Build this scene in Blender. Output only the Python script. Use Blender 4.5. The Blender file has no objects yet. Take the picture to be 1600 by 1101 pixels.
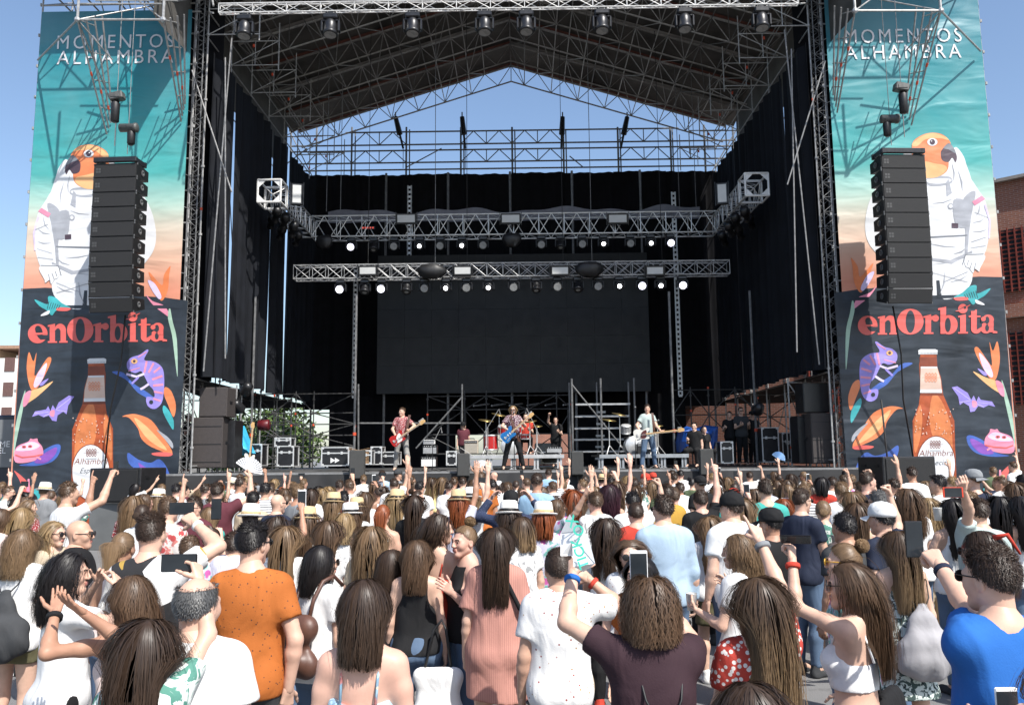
import bpy, math, random, time
import numpy as np
from mathutils import Vector, Matrix, Euler
T0 = time.time()
R_ = math.radians
sc = bpy.context.scene
C = sc.collection

# ------------------------------------------------------------------ camera, world, sun, exposure
FPX = 1280.0
cam_d = bpy.data.cameras.new('camera')
cam = bpy.data.objects.new('camera', cam_d)
C.objects.link(cam)
cam_d.sensor_width = 36.0
cam_d.lens = 36.0 * FPX / 1600.0
cam_d.clip_start = 0.05
cam_d.clip_end = 3000
CAM = Vector((0.3, 0.0, 2.15))
CROT = Matrix.Rotation(R_(0.63), 3, 'Z') @ Matrix.Rotation(R_(97.3), 3, 'X') @ Matrix.Rotation(R_(-0.55), 3, 'Z')
cam.location = CAM
cam.rotation_euler = CROT.to_euler()
sc.camera = cam

SUN_FROM = Vector((1.05, -1.45, 2.15)).normalized()
SUN_EL = math.asin(SUN_FROM.z)
SUN_AZ = math.atan2(SUN_FROM.x, SUN_FROM.y)
w = bpy.data.worlds.new('World')
sc.world = w
w.use_nodes = True
nt = w.node_tree
bg = nt.nodes['Background']
sky = nt.nodes.new('ShaderNodeTexSky')
sky.sky_type = 'NISHITA'
sky.sun_disc = False
sky.sun_elevation = SUN_EL
sky.sun_rotation = SUN_AZ
sky.air_density = 1.0
sky.dust_density = 1.3
sky.ozone_density = 1.6
nt.links.new(sky.outputs[0], bg.inputs[0])
bg.inputs[1].default_value = 0.13
sun_d = bpy.data.lights.new('sun', 'SUN')
sun_d.energy = 4.3
sun_d.angle = R_(0.55)
sun_d.color = (1.0, 0.965, 0.91)
sun = bpy.data.objects.new('sun', sun_d)
C.objects.link(sun)
sun.rotation_euler = SUN_FROM.to_track_quat('Z', 'Y').to_euler()
sc.view_settings.view_transform = 'Standard'
sc.view_settings.look = 'None'
sc.view_settings.gamma = 1.0
sc.view_settings.use_curve_mapping = False
sc.view_settings.exposure = 0.68
sc.cycles.max_bounces = 6
sc.cycles.diffuse_bounces = 3
sc.cycles.glossy_bounces = 2
sc.cycles.transmission_bounces = 3
sc.cycles.transparent_max_bounces = 6
sc.cycles.caustics_reflective = False
sc.cycles.caustics_refractive = False

def S(px, py, Y):
    """point at depth Y on the sight line of a photograph pixel"""
    d = CROT @ Vector(((px - 800) / FPX, -(py - 550.5) / FPX, -1.0))
    return CAM + d * ((Y - CAM.y) / d.y)

def SZ(px, py, z):
    d = CROT @ Vector(((px - 800) / FPX, -(py - 550.5) / FPX, -1.0))
    return CAM + d * ((z - CAM.z) / d.z)

# ------------------------------------------------------------------ materials
MATS = {}
def _base(name, col, rough=0.6, metal=0.0, spec=0.5):
    m = bpy.data.materials.new(name)
    m.use_nodes = True
    b = m.node_tree.nodes['Principled BSDF']
    b.inputs['Base Color'].default_value = (*col, 1)
    b.inputs['Roughness'].default_value = rough
    b.inputs['Metallic'].default_value = metal
    b.inputs['Specular IOR Level'].default_value = spec
    MATS[name] = m
    return m, m.node_tree, b

def ramp(nt, fac, stops, interp='LINEAR'):
    r = nt.nodes.new('ShaderNodeValToRGB')
    r.color_ramp.interpolation = interp
    e = r.color_ramp.elements
    while len(e) < len(stops): e.new(0.5)
    for i, (p, c) in enumerate(stops):
        e[i].position = p
        e[i].color = (*c, 1) if len(c) == 3 else c
    nt.links.new(fac, r.inputs[0])
    return r.outputs[0]

def mapped(nt, scale=(1, 1, 1), kind='Object', rot=(0, 0, 0)):
    tc = nt.nodes.new('ShaderNodeTexCoord')
    mp = nt.nodes.new('ShaderNodeMapping')
    mp.inputs['Scale'].default_value = scale
    mp.inputs['Rotation'].default_value = rot
    nt.links.new(tc.outputs[kind], mp.inputs[0])
    return mp.outputs[0]

def noise(nt, vec, scale, detail=3, rough=0.55, dist=0.0):
    n = nt.nodes.new('ShaderNodeTexNoise')
    n.inputs['Scale'].default_value = scale
    n.inputs['Detail'].default_value = detail
    n.inputs['Roughness'].default_value = rough
    n.inputs['Distortion'].default_value = dist
    if vec is not None: nt.links.new(vec, n.inputs['Vector'])
    return n.outputs[0]

def bump(nt, b, height, strength=0.3, dist=0.02):
    n = nt.nodes.new('ShaderNodeBump')
    n.inputs['Strength'].default_value = strength
    n.inputs['Distance'].default_value = dist
    nt.links.new(height, n.inputs['Height'])
    nt.links.new(n.outputs[0], b.inputs['Normal'])

def mix(nt, fac, a, bcol, mode='MIX'):
    n = nt.nodes.new('ShaderNodeMix')
    n.data_type = 'RGBA'
    n.blend_type = mode
    for sck, v in ((n.inputs[0], fac), (n.inputs[6], a), (n.inputs[7], bcol)):
        if hasattr(v, 'links') or hasattr(v, 'is_linked'):
            nt.links.new(v, sck)
        else:
            sck.default_value = v if isinstance(v, float) else (*v, 1)
    return n.outputs[2]

def plain(name, col, rough=0.6, metal=0.0, var=0.25, sc_=6.0, spec=0.5, bmp=0.0):
    """base colour with soft blotchy wear"""
    if name in MATS: return MATS[name]
    m, t, b = _base(name, col, rough, metal, spec)
    v = mapped(t)
    n = noise(t, v, sc_, 5, 0.6)
    lo = tuple(c * (1 - var) for c in col)
    hi = tuple(min(1, c * (1 + var)) for c in col)
    t.links.new(ramp(t, n, [(0.3, lo), (0.7, hi)]), b.inputs['Base Color'])
    r = t.nodes.new('ShaderNodeMapRange')
    r.inputs[3].default_value = max(0.05, rough - 0.12); r.inputs[4].default_value = min(1, rough + 0.15)
    t.links.new(n, r.inputs[0]); t.links.new(r.outputs[0], b.inputs['Roughness'])
    if bmp: bump(t, b, noise(t, v, sc_ * 6, 4), bmp, 0.01)
    return m

STEEL = plain('galvanised_steel', (0.36, 0.355, 0.345), 0.5, 0.35, 0.3, 9)
STEELD = plain('weathered_steel', (0.17, 0.17, 0.17), 0.55, 0.35, 0.35, 9)
ALU = plain('aluminium', (0.66, 0.66, 0.65), 0.38, 0.45, 0.15, 9)
ALUD = plain('dull_aluminium', (0.42, 0.42, 0.42), 0.45, 0.5, 0.25, 7)
BLACK = plain('black_paint', (0.010, 0.010, 0.011), 0.5, 0, 0.35, 8)
BLACKM = plain('black_moulded_plastic', (0.013, 0.013, 0.0145), 0.35, 0, 0.3, 12)
CABBR = plain('brown_black_speaker_paint', (0.048, 0.040, 0.038), 0.7, 0, 0.18, 18, bmp=0.3)
ORANGE = plain('orange_red_mark', (0.65, 0.08, 0.03), 0.5)
RUBBER = plain('rubber_cable', (0.012, 0.012, 0.012), 0.6)
CLOTHB = plain('black_stage_cloth', (0.006, 0.006, 0.0075), 0.9, 0, 0.35, 2.5, spec=0.15)
CLOTHN = plain('navy_black_curtain', (0.0085, 0.0098, 0.0135), 0.85, 0, 0.4, 1.4, spec=0.25)
DARKST = plain('shaded_steel', (0.055, 0.055, 0.055), 0.55, 0.3, 0.35, 9)  # darker copy of the steel, backstage shade put into its colour
MEMB = plain('dark_roof_membrane', (0.095, 0.089, 0.080), 0.75, 0, 0.55, 0.7)
MEMBR = plain('reddish_beam_cover', (0.20, 0.075, 0.055), 0.7, 0, 0.4, 3)
GREYCL = plain('grey_gauze', (0.15, 0.15, 0.17), 0.9, 0, 0.15, 4)
SCREENM = plain('matt_led_screen', (0.0042, 0.0055, 0.0068), 0.6, 0, 0.15, 3)
WHITEP = plain('white_paint', (0.78, 0.78, 0.77), 0.5, 0, 0.06, 5)
CREAM = plain('cream_tolex', (0.42, 0.36, 0.28), 0.7, 0, 0.15, 18)
CREAMG = plain('woven_amp_grille', (0.33, 0.30, 0.25), 0.85, 0, 0.25, 60)
TARPB = plain('blue_tarpaulin', (0.012, 0.07, 0.30), 0.4, 0, 0.3, 3)
TARPC = plain('light_blue_tarpaulin', (0.05, 0.42, 0.68), 0.4, 0, 0.2, 3)
CASE = plain('flight_case_laminate', (0.012, 0.012, 0.014), 0.4, 0, 0.4, 5)
REDL = plain('red_lacquer', (0.42, 0.02, 0.02), 0.25, 0, 0.12, 4)
BLUEL = plain('metallic_blue_lacquer', (0.02, 0.17, 0.45), 0.25, 0.2, 0.12, 5)
WHITEL = plain('white_lacquer', (0.72, 0.70, 0.64), 0.28, 0, 0.06, 5)
MAPLE = plain('maple_wood', (0.58, 0.36, 0.15), 0.4, 0, 0.18, 14)
CARDB = plain('cardboard', (0.32, 0.2, 0.11), 0.8, 0, 0.15, 8)
BRASS = plain('bronze_cymbal', (0.45, 0.33, 0.13), 0.3, 0.9, 0.2, 8)
GLASSD = plain('dark_window_glass', (0.03, 0.035, 0.04), 0.1, 0, 0.2, 3)
PINKG = plain('tortoise_guard', (0.10, 0.03, 0.03), 0.3)

def emissive(name, col, strength):
    m, t, b = _base(name, col, 0.3)
    b.inputs['Emission Color'].default_value = (*col, 1)
    b.inputs['Emission Strength'].default_value = strength
    return m
LENS_ON = emissive('lit_white_lens', (0.93, 0.95, 1.0), 6.0)
LENS_VI = emissive('lit_cool_lens', (0.86, 0.84, 1.0), 1.6)
LENS_OFF = plain('unlit_lens_glass', (0.27, 0.27, 0.26), 0.25, 0, 0.2, 8)
PANEL = plain('led_panel_diffuser', (0.55, 0.55, 0.53), 0.5, 0, 0.06, 6)
REDLED = emissive('red_digit_display', (0.6, 0.06, 0.03), 0.6)

# asphalt
def mk_asphalt():
    m, t, b = _base('asphalt_square', (0.16, 0.155, 0.15), 0.85)
    v = mapped(t)
    n1 = noise(t, v, 0.5, 6, 0.6); n2 = noise(t, v, 90, 3, 0.7); n3 = noise(t, v, 4, 5, 0.6)
    c = ramp(t, n1, [(0.3, (0.13, 0.128, 0.125)), (0.7, (0.20, 0.195, 0.19))])
    c = mix(t, 0.55, c, ramp(t, n2, [(0.3, (0.10, 0.10, 0.10)), (0.75, (0.27, 0.265, 0.26))]))
    c = mix(t, ramp(t, n3, [(0.56, (0, 0, 0)), (0.66, (0.5, 0.5, 0.5))]), c, (0.07, 0.068, 0.066))
    t.links.new(c, b.inputs['Base Color'])
    bump(t, b, n2, 0.4, 0.008)
    return m
ASPH = mk_asphalt()
def mk_brick():
    m, t, b = _base('red_brickwork', (0.2, 0.08, 0.05), 0.85)
    tc = t.nodes.new('ShaderNodeTexCoord')
    sx = t.nodes.new('ShaderNodeSeparateXYZ'); t.links.new(tc.outputs['Object'], sx.inputs[0])
    ad = t.nodes.new('ShaderNodeMath'); ad.operation = 'ADD'
    t.links.new(sx.outputs[0], ad.inputs[0]); t.links.new(sx.outputs[1], ad.inputs[1])
    cb = t.nodes.new('ShaderNodeCombineXYZ')
    t.links.new(ad.outputs[0], cb.inputs[0]); t.links.new(sx.outputs[2], cb.inputs[1])
    br = t.nodes.new('ShaderNodeTexBrick')
    br.inputs['Scale'].default_value = 1.0
    br.inputs['Brick Width'].default_value = 0.25; br.inputs['Row Height'].default_value = 0.075
    br.inputs['Mortar Size'].default_value = 0.009
    br.inputs['Color1'].default_value = (0.33, 0.12, 0.07, 1); br.inputs['Color2'].default_value = (0.23, 0.08, 0.05, 1)
    br.inputs['Mortar'].default_value = (0.36, 0.30, 0.26, 1)
    t.links.new(cb.outputs[0], br.inputs[0])
    n = noise(t, tc.outputs['Object'], 0.8, 5)
    c = mix(t, 0.3, br.outputs[0], ramp(t, n, [(0.35, (0.15, 0.06, 0.04)), (0.65, (0.36, 0.15, 0.095))]))
    t.links.new(c, b.inputs['Base Color'])
    bump(t, b, br.outputs['Fac'], -0.4, 0.01)
    return m
BRICK = mk_brick()

# ------------------------------------------------------------------ mesh helpers
class MB:
    def __init__(s): s.v = []; s.f = []; s.m = []; s.cur = 0
    def mat(s, i): s.cur = i; return s
    def add(s, vs, fs):
        o = len(s.v)
        s.v.extend([tuple(p) for p in vs])
        s.f.extend([tuple(i + o for i in f) for f in fs]); s.m.extend([s.cur] * len(fs))
        return s
    def box(s, c, size, rot=None, bev=0.0):
        hx, hy, hz = (x / 2 for x in size)
        c = Vector(c)
        if bev > 0:
            b = min(bev, hx * .9, hy * .9, hz * .9); vs = []
            for sx in (-1, 1):
                for sy in (-1, 1):
                    for sz in (-1, 1):
                        vs += [(sx * hx, sy * (hy - b), sz * (hz - b)), (sx * (hx - b), sy * hy, sz * (hz - b)), (sx * (hx - b), sy * (hy - b), sz * hz)]
            fs = []
            k = lambda a, b_, c_: (a * 4 + b_ * 2 + c_) * 3
            fs += [tuple(k(i, *q) for q in ((0, 0), (1, 0), (1, 1), (0, 1))) for i in (0, 1)]
            fs += [tuple(k(q[0], i, q[1]) + 1 for q in ((0, 0), (1, 0), (1, 1), (0, 1))) for i in (0, 1)]
            fs += [tuple(k(q[0], q[1], i) + 2 for q in ((0, 0), (1, 0), (1, 1), (0, 1))) for i in (0, 1)]
            for i in (0, 1):
                for j in (0, 1):
                    fs.append((k(i, j, 0), k(i, j, 1), k(i, j, 1) + 1, k(i, j, 0) + 1))
                    fs.append((k(i, 0, j), k(i, 1, j), k(i, 1, j) + 2, k(i, 0, j) + 2))
                    fs.append((k(0, i, j) + 1, k(1, i, j) + 1, k(1, i, j) + 2, k(0, i, j) + 2))
                    for l in (0, 1): fs.append((k(i, j, l), k(i, j, l) + 1, k(i, j, l) + 2))
        else:
            vs = [(x * hx, y * hy, z * hz) for x in (-1, 1) for y in (-1, 1) for z in (-1, 1)]
            fs = [(0, 1, 3, 2), (4, 6, 7, 5), (0, 4, 5, 1), (2, 3, 7, 6), (0, 2, 6, 4), (1, 5, 7, 3)]
        vs = [Vector(v) for v in vs]
        if rot is not None: vs = [rot @ v for v in vs]
        return s.add([v + c for v in vs], fs)
    def tube(s, p, q, r, n=6, r2=None, cap=True):
        p = Vector(p); q = Vector(q); d = q - p
        if d.length < 1e-6: return s
        d.normalize()
        a = d.orthogonal().normalized(); b = d.cross(a)
        r2 = r if r2 is None else r2
        vs = []
        for i in range(n):
            t = 2 * math.pi * i / n
            o = a * math.cos(t) + b * math.sin(t)
            vs += [p + o * r, q + o * r2]
        fs = [(2 * i, 2 * ((i + 1) % n), 2 * ((i + 1) % n) + 1, 2 * i + 1) for i in range(n)]
        if cap: fs += [tuple(2 * i for i in range(n))[::-1], tuple(2 * i + 1 for i in range(n))]
        return s.add(vs, fs)
    def path(s, pts, r, n=6, r_end=None):
        pts = [Vector(p) for p in pts]; N = len(pts); vs = []; fs = []
        up = None
        for k, p in enumerate(pts):
            d = (pts[min(k + 1, N - 1)] - pts[max(k - 1, 0)]).normalized()
            if up is None: up = d.orthogonal().normalized()
            a = (up - d * up.dot(d)).normalized(); b = d.cross(a); up = a
            rr = r if r_end is None else r + (r_end - r) * k / (N - 1)
            for i in range(n):
                t = 2 * math.pi * i / n
                vs.append(p + (a * math.cos(t) + b * math.sin(t)) * rr)
        for k in range(N - 1):
            for i in range(n):
                j = (i + 1) % n
                fs.append((k * n + i, k * n + j, (k + 1) * n + j, (k + 1) * n + i))
        fs += [tuple(range(n))[::-1], tuple((N - 1) * n + i for i in range(n))]
        return s.add(vs, fs)
    def lathe(s, prof, c=(0, 0, 0), rot=None, n=16, sx=1.0, sy=1.0):
        c = Vector(c); vs = []; fs = []
        for (r, z) in prof:
            for i in range(n):
                t = 2 * math.pi * i / n
                v = Vector((r * math.cos(t) * sx, r * math.sin(t) * sy, z))
                vs.append((rot @ v if rot is not None else v) + c)
        for k in range(len(prof) - 1):
            for i in range(n):
                j = (i + 1) % n
                fs.append((k * n + i, k * n + j, (k + 1) * n + j, (k + 1) * n + i))
        fs += [tuple(range(n))[::-1], tuple((len(prof) - 1) * n + i for i in range(n))]
        return s.add(vs, fs)
    def sheet(s, fn, nu, nv):
        vs = [fn(i / nu, j / nv) for j in range(nv + 1) for i in range(nu + 1)]
        fs = [(j * (nu + 1) + i, j * (nu + 1) + i + 1, (j + 1) * (nu + 1) + i + 1, (j + 1) * (nu + 1) + i) for j in range(nv) for i in range(nu)]
        return s.add(vs, fs)
    def prism(s, pts, d):
        """closed outline pts (3d) extruded by vector d"""
        n = len(pts); d = Vector(d)
        vs = [Vector(p) for p in pts] + [Vector(p) + d for p in pts]
        fs = [tuple(range(n)), tuple(range(2 * n - 1, n - 1, -1))] + [(i, i + n, (i + 1) % n + n, (i + 1) % n) for i in range(n)]
        return s.add(vs, fs)
    def mesh(s, name, mats, smooth=False, off=None):
        me = bpy.data.meshes.new(name)
        v = s.v if off is None else [(a - off[0], b - off[1], c - off[2]) for a, b, c in s.v]
        me.from_pydata(v, [], s.f)
        for m in (mats if isinstance(mats, (list, tuple)) else [mats]): me.materials.append(m)
        if any(s.m): me.polygons.foreach_set('material_index', s.m)
        if smooth: me.polygons.foreach_set('use_smooth', [True] * len(s.f))
        me.update()
        return me
    def build(s, name, mats, parent=None, smooth=False):
        off = root_loc(parent)
        return link(name, s.mesh(name, mats, smooth, off), parent)

def root_loc(p):
    if p is None: return None
    while p.parent is not None: p = p.parent
    return tuple(p.location)

def link(name, data, parent=None):
    o = bpy.data.objects.new(name, data)
    C.objects.link(o)
    if parent is not None: o.parent = parent
    return o

def tag(o, label=None, cat=None, group=None, kind=None):
    if label: o['label'] = label
    if cat: o['category'] = cat
    if group: o['group'] = group
    if kind: o['kind'] = kind
    return o

def thing(name, label, cat, loc=(0, 0, 0), group=None, rz=0.0):
    o = bpy.data.objects.new(name, None)
    o.empty_display_size = 0.2
    C.objects.link(o)
    o.location = loc; o.rotation_euler = (0, 0, rz)
    return tag(o, label, cat, group)

def copy_tree(o, parent=None, kids=None):
    c = o.copy(); C.objects.link(c)
    c.parent = parent
    for ch in list(o.children): copy_tree(ch, c)
    return c

def smooth_auto(o, ang=40):
    o.data.polygons.foreach_set('use_smooth', [True] * len(o.data.polygons))
    o.data.set_sharp_from_angle(angle=R_(ang))

def text_mesh(body, size, offset=0.0, spacing=1.0, shear=0.0, align='CENTER', ext=0.0):
    cu = bpy.data.curves.new('lettering', 'FONT')
    cu.body = body; cu.size = size; cu.offset = offset; cu.space_character = spacing; cu.shear = shear
    cu.align_x = align; cu.extrude = ext; cu.resolution_u = 3; cu.space_line = 0.85
    o = bpy.data.objects.new('lettering', cu); C.objects.link(o)
    bpy.context.view_layer.update()
    me = bpy.data.meshes.new_from_object(o.evaluated_get(bpy.context.evaluated_depsgraph_get()))
    bpy.data.objects.remove(o); bpy.data.curves.remove(cu)
    return me
# ================================================================== SETTING
g = MB(); g.sheet(lambda u, v: (-500 + 1000 * u, -300 + 1300 * v, 0.0), 4, 4)
tag(g.build('ground', ASPH), kind='structure')
rng = random.Random(7)
# pale repair strips and a yellow paint line on the square
LINEY = plain('worn_yellow_paint', (0.5, 0.36, 0.05), 0.7, 0, 0.5, 20)
SEAM = plain('tar_seam', (0.035, 0.035, 0.035), 0.8)
m = MB()
for (x0, y0, x1, y1, wd) in ((2.0, 3.6, 4.6, 3.75, 0.05), (-6, 5.2, -3.2, 5.0, 0.03), (2.4, 6.0, 6, 8.4, 0.035), (-8, 9, -2, 8.2, 0.03)):
    d = Vector((x1 - x0, y1 - y0, 0)).normalized(); nrm = Vector((-d.y, d.x, 0)) * wd / 2
    a = Vector((x0, y0, 0.004)); b_ = Vector((x1, y1, 0.004))
    m.add([a - nrm, b_ - nrm, b_ + nrm, a + nrm], [(0, 1, 2, 3)])
tag(m.build('pavement_seam', SEAM), kind='structure')
m = MB(); m.box((4.0, 4.3, 0.005), (0.9, 0.08, 0.002), Matrix.Rotation(0.1, 3, 'Z'))
tag(m.build('painted_line', LINEY), kind='structure')

# ---- brick building behind and right of the stage
bb = thing('brick_building', 'long red brick building with rust red window grilles rising behind the right banner', 'building', (18.3, 30, 0))
m = MB(); m.box((38.3, 35, 6.1), (40, 18, 12.2)); m.build('wall', BRICK, bb)
m = MB(); m.box((38.25, 35, 12.26), (40.3, 18.3, 0.12)); m.build('coping', plain('concrete_coping', (0.3, 0.27, 0.24), 0.8), bb)
RUST = plain('rust_red_grille', (0.22, 0.045, 0.03), 0.6, 0.2, 0.3, 5)
CONC = plain('stained_concrete', (0.34, 0.32, 0.30), 0.85, 0, 0.3, 1.5)
for yy in (26.6, 29.3, 32.2, 35.4):
    for zz, hh in ((9.2, 2.3), (5.2, 2.6)):
        f = MB(); f.box((18.26, yy + 1.1, zz), (0.12, 2.25, hh)); fo = f.build('window', GLASSD, bb)
        gm = MB()
        for k in range(10): gm.box((18.17, yy + 0.03 + k * 0.237, zz), (0.05, 0.045, hh + 0.1))
        for k in range(14): gm.box((18.185, yy + 1.1, zz - hh / 2 + 0.08 + k * hh / 14), (0.02, 2.25, 0.05))
        gm.build('window_grille', RUST, fo)
    c = MB(); c.box((18.2, yy - 0.25, 3.5), (0.35, 0.32, 7.0)); c.build('pilaster', CONC if yy < 30 else BRICK, bb)
c = MB(); c.box((18.2, 35, 7.3), (0.3, 18, 0.5)); c.build('string_course', BRICK, bb)
bb.rotation_euler = (0, 0, R_(48))

b2 = thing('brick_hall', 'low red brick hall seen under the right side of the stage', 'building', (14, 60, 0))
m = MB(); m.box((14, 62, 2.15), (30, 6, 4.3)); m.build('wall', BRICK, b2)
m = MB(); m.box((14, 62, 4.37), (30.6, 6.6, 0.14)); m.build('coping', CONC, b2)
for k in range(7):
    m = MB(); m.box((2 + k * 3.8, 58.98, 2.4), (1.5, 0.1, 1.5)); m.build('window', GLASSD, b2)

# ---- apartment block far left
ap = thing('apartment_building', 'cream and white apartment block with dark windows beyond the left banner', 'building', (-60, 88, 0))
CREAMW = plain('cream_render', (0.55, 0.38, 0.25), 0.85, 0, 0.08, 1)
WHITEW = plain('white_render', (0.72, 0.70, 0.66), 0.85, 0, 0.06, 1)
m = MB(); m.box((-68, 95, 7.2), (22, 14, 14.4)); m.build('wall', CREAMW, ap)
m = MB(); m.box((-55.4, 95, 6.7), (3, 14.2, 13.4)); m.build('stair_tower', WHITEW, ap)
m = MB(); m.box((-66, 95, 14.6), (26, 14.6, 0.35)); m.build('roof', plain('roof_tile', (0.33, 0.2, 0.13), 0.85), ap)
for fl in range(5):
    for k in range(7):
        m = MB(); m.box((-57.8 - k * 2.9, 87.97, 1.9 + fl * 2.7), (1.2, 0.12, 1.5)); w_ = m.build('window', GLASSD, ap)
        m = MB(); m.box((-57.8 - k * 2.9, 87.93, 1.05 + fl * 2.7), (1.4, 0.2, 0.1)); m.build('sill', WHITEW, w_)
    m = MB(); m.box((-55.3, 87.87, 1.9 + fl * 2.7), (1.1, 0.1, 1.5)); m.build('window', plain('red_brown_shutter', (0.13, 0.07, 0.06), 0.6), ap)

# ---- dark lorry box with lettering beside the left banner
lp = S(2, 690, 26)
lo = thing('lorry', 'dark navy lorry box with white lettering parked beside the left banner', 'lorry', (lp.x - 1.4, 26, 0))
NAVY = plain('navy_lorry_paint', (0.012, 0.016, 0.03), 0.35, 0, 0.2, 2)
GREYB = plain('grey_lorry_panel', (0.16, 0.165, 0.17), 0.45, 0, 0.12, 2)
m = MB(); m.box((lp.x - 1.75, 29, 2.2), (4.6, 6, 2.9), bev=.05); m.build('cargo_box', NAVY, lo)
m = MB(); m.box((lp.x - 1.75, 25.97, 2.75), (4.4, 0.05, 1.5)); m.build('side_panel', GREYB, lo)
for k, s_ in enumerate((-1.3, 1.3)):
    for yy in (27, 31):
        m = MB(); m.lathe([(0.25, -.14), (.48, -.14), (.5, -.1), (.5, .1), (.48, .14), (.25, .14)], (lp.x - 1.75 + s_ * 1.4, yy, .5), Matrix.Rotation(R_(90), 3, 'Y'), 20)
        m.build('wheel', RUBBER, lo, True)
for (tx, py_) in (('UME', 693), ('EL', 703)):
    p = S(2, py_, 25.9)
    me = text_mesh(tx, 0.27); me.transform(Matrix.Translation((p.x - lo.location.x + .0, 25.92 - 26, p.z - .1)) @ Matrix.Rotation(R_(90), 4, 'X')); me.materials.append(WHITEP)
    link('lettering', me, lo)

# ---- trees seen behind the left of the stage
LEAF = []
for i, c_ in enumerate(((0.06, 0.105, 0.018), (0.09, 0.14, 0.028), (0.04, 0.075, 0.018))):
    mm = plain('tree_leaf_%d' % i, c_, 0.55, 0, 0.3, 3); LEAF.append(mm)
BARK = plain('bark', (0.09, 0.065, 0.045), 0.9, 0, 0.3, 6)
def tree(loc, h, r, seed, label):
    rg = np.random.default_rng(seed)
    t = thing('tree', label, 'tree', loc, 'trees behind the stage')
    m = MB(); m.path([(0, 0, 0), (0.05, 0, h * .3), (-.05, .05, h * .55)], .16, 8, .08)
    for k in range(6):
        a = k * 1.05 + seed; m.path([(0, 0, h * (.3 + .04 * k)), (math.cos(a) * r * .4, math.sin(a) * r * .4, h * .62), (math.cos(a) * r * .75, math.sin(a) * r * .75, h * .8)], .06, 6, .02)
    o = m.build('trunk', BARK, None, True); o.parent = t
    n = 2600
    cl = rg.normal(size=(26, 3)); cl /= np.linalg.norm(cl, axis=1)[:, None]
    cl = cl * np.array([r, r, h * .3]) * rg.uniform(.45, .95, (26, 1)) + np.array([0, 0, h * .68])
    ctr = cl[rg.integers(0, 26, n)] + rg.normal(size=(n, 3)) * r * .2
    u = rg.normal(size=(n, 3)); u /= np.linalg.norm(u, axis=1)[:, None]
    v = np.cross(u, rg.normal(size=(n, 3))); v /= np.linalg.norm(v, axis=1)[:, None]
    sz = rg.uniform(.10, .24, (n, 1))
    V = np.stack([ctr - u * sz, ctr + v * sz * .5, ctr + u * sz, ctr - v * sz * .5], 1).reshape(-1, 3)
    me = bpy.data.meshes.new('crown')
    me.from_pydata(V.tolist(), [], np.arange(4 * n).reshape(-1, 4).tolist())
    for l in LEAF: me.materials.append(l)
    me.polygons.foreach_set('material_index', rg.integers(0, 3, n))
    link('crown', me, t)
for i, (px, py, Y, h, r, lb) in enumerate(((388, 660, 47, 4.6, 2.0, 'leafy tree seen under the stage wing, left of the red lamp'), (420, 672, 44, 4.2, 1.8, 'bright green tree between the guitar stand and the red lamp'),
        (452, 655, 50, 5.4, 2.2, 'taller tree in the gap behind the dark stair scaffold'), (368, 690, 52, 4.0, 1.8, 'low tree behind the light blue tarpaulin'))):
    p = S(px, py, Y); tree((p.x, Y, 0), h, r, 3 + i, lb)
wl = thing('boundary_wall', 'pale rendered wall behind the trees on the left of the stage', 'wall', (-19, 60, 0))
m = MB(); m.box((-20, 60, 2.2), (10, 0.4, 4.4)); m.build('wall', plain('grey_render', (0.20, 0.195, 0.185), .85), wl)
m = MB(); m.box((-20, 60, 4.45), (10.2, 0.6, 0.12)); m.build('coping', CONC, wl)

# ================================================================== STAGE
DZ = 1.80                       # deck height
SF = 22.1                       # stage front
st = thing('stage_platform', 'wide stage platform with a black cloth skirt across its front', 'stage', (0, SF, 0))
m = MB(); m.box((0, (SF + 36) / 2, DZ - .06), (18.8, 36 - SF, .12))
m.build('deck', plain('worn_black_deck', (0.07, 0.068, 0.066), 0.7, 0, 0.35, 1.2), st)
m = MB(); m.box((0, SF - .02, DZ - .025), (18.8, .05, .055)); m.build('edge_trim', plain('scuffed_grey_trim', (0.2, 0.2, 0.2), .6), st)
def skirt(u, v):
    x = -9.4 + 18.8 * u
    z = (DZ - .06) * v
    d = .035 * math.sin(x * 2.1 + 3 * v) * (1 - .5 * v) + .02 * math.sin(x * 7.3 + 5 * v * math.sin(x)) + .03 * math.sin(x * .9) * (1 - v)
    return (x, SF - .10 - d - .12 * (1 - v), z)
m = MB(); m.sheet(skirt, 260, 8); m.build('skirt', plain('faded_black_skirt', (0.026, 0.026, 0.027), .85, 0, .3, 2), st, True)
for k in range(6):
    m = MB(); m.box((-7.5 + 3 * k, SF + 1, .87), (.12, .12, 1.74)); m.build('leg', STEELD, st)
# cables on the front edge
for k, (a, b_) in enumerate(((535, 575), (640, 665), (660, 700), (1050, 1090), (845, 900), (1180, 1250))):
    m = MB(); p = S(a, 735, SF + .25); q = S(b_, 733, SF + .2); pts = []
    for i in range(13):
        t = i / 12; pts.append((p.x + (q.x - p.x) * t, SF + .25 + .1 * math.sin(t * 9 + k), DZ + .025 + .012 * math.sin(t * 17)))
    tag(m.path(pts, .014, 6).build('cable', RUBBER, None, True), ['black cable looping left of the small fill speaker', 'black cable under the left guitarist', 'short black cable right of the left guitarist', 'black cable by the right fill speaker', 'black cable at the middle of the stage lip', 'black cable by the right loudspeaker stack'][k], 'cable')

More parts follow.
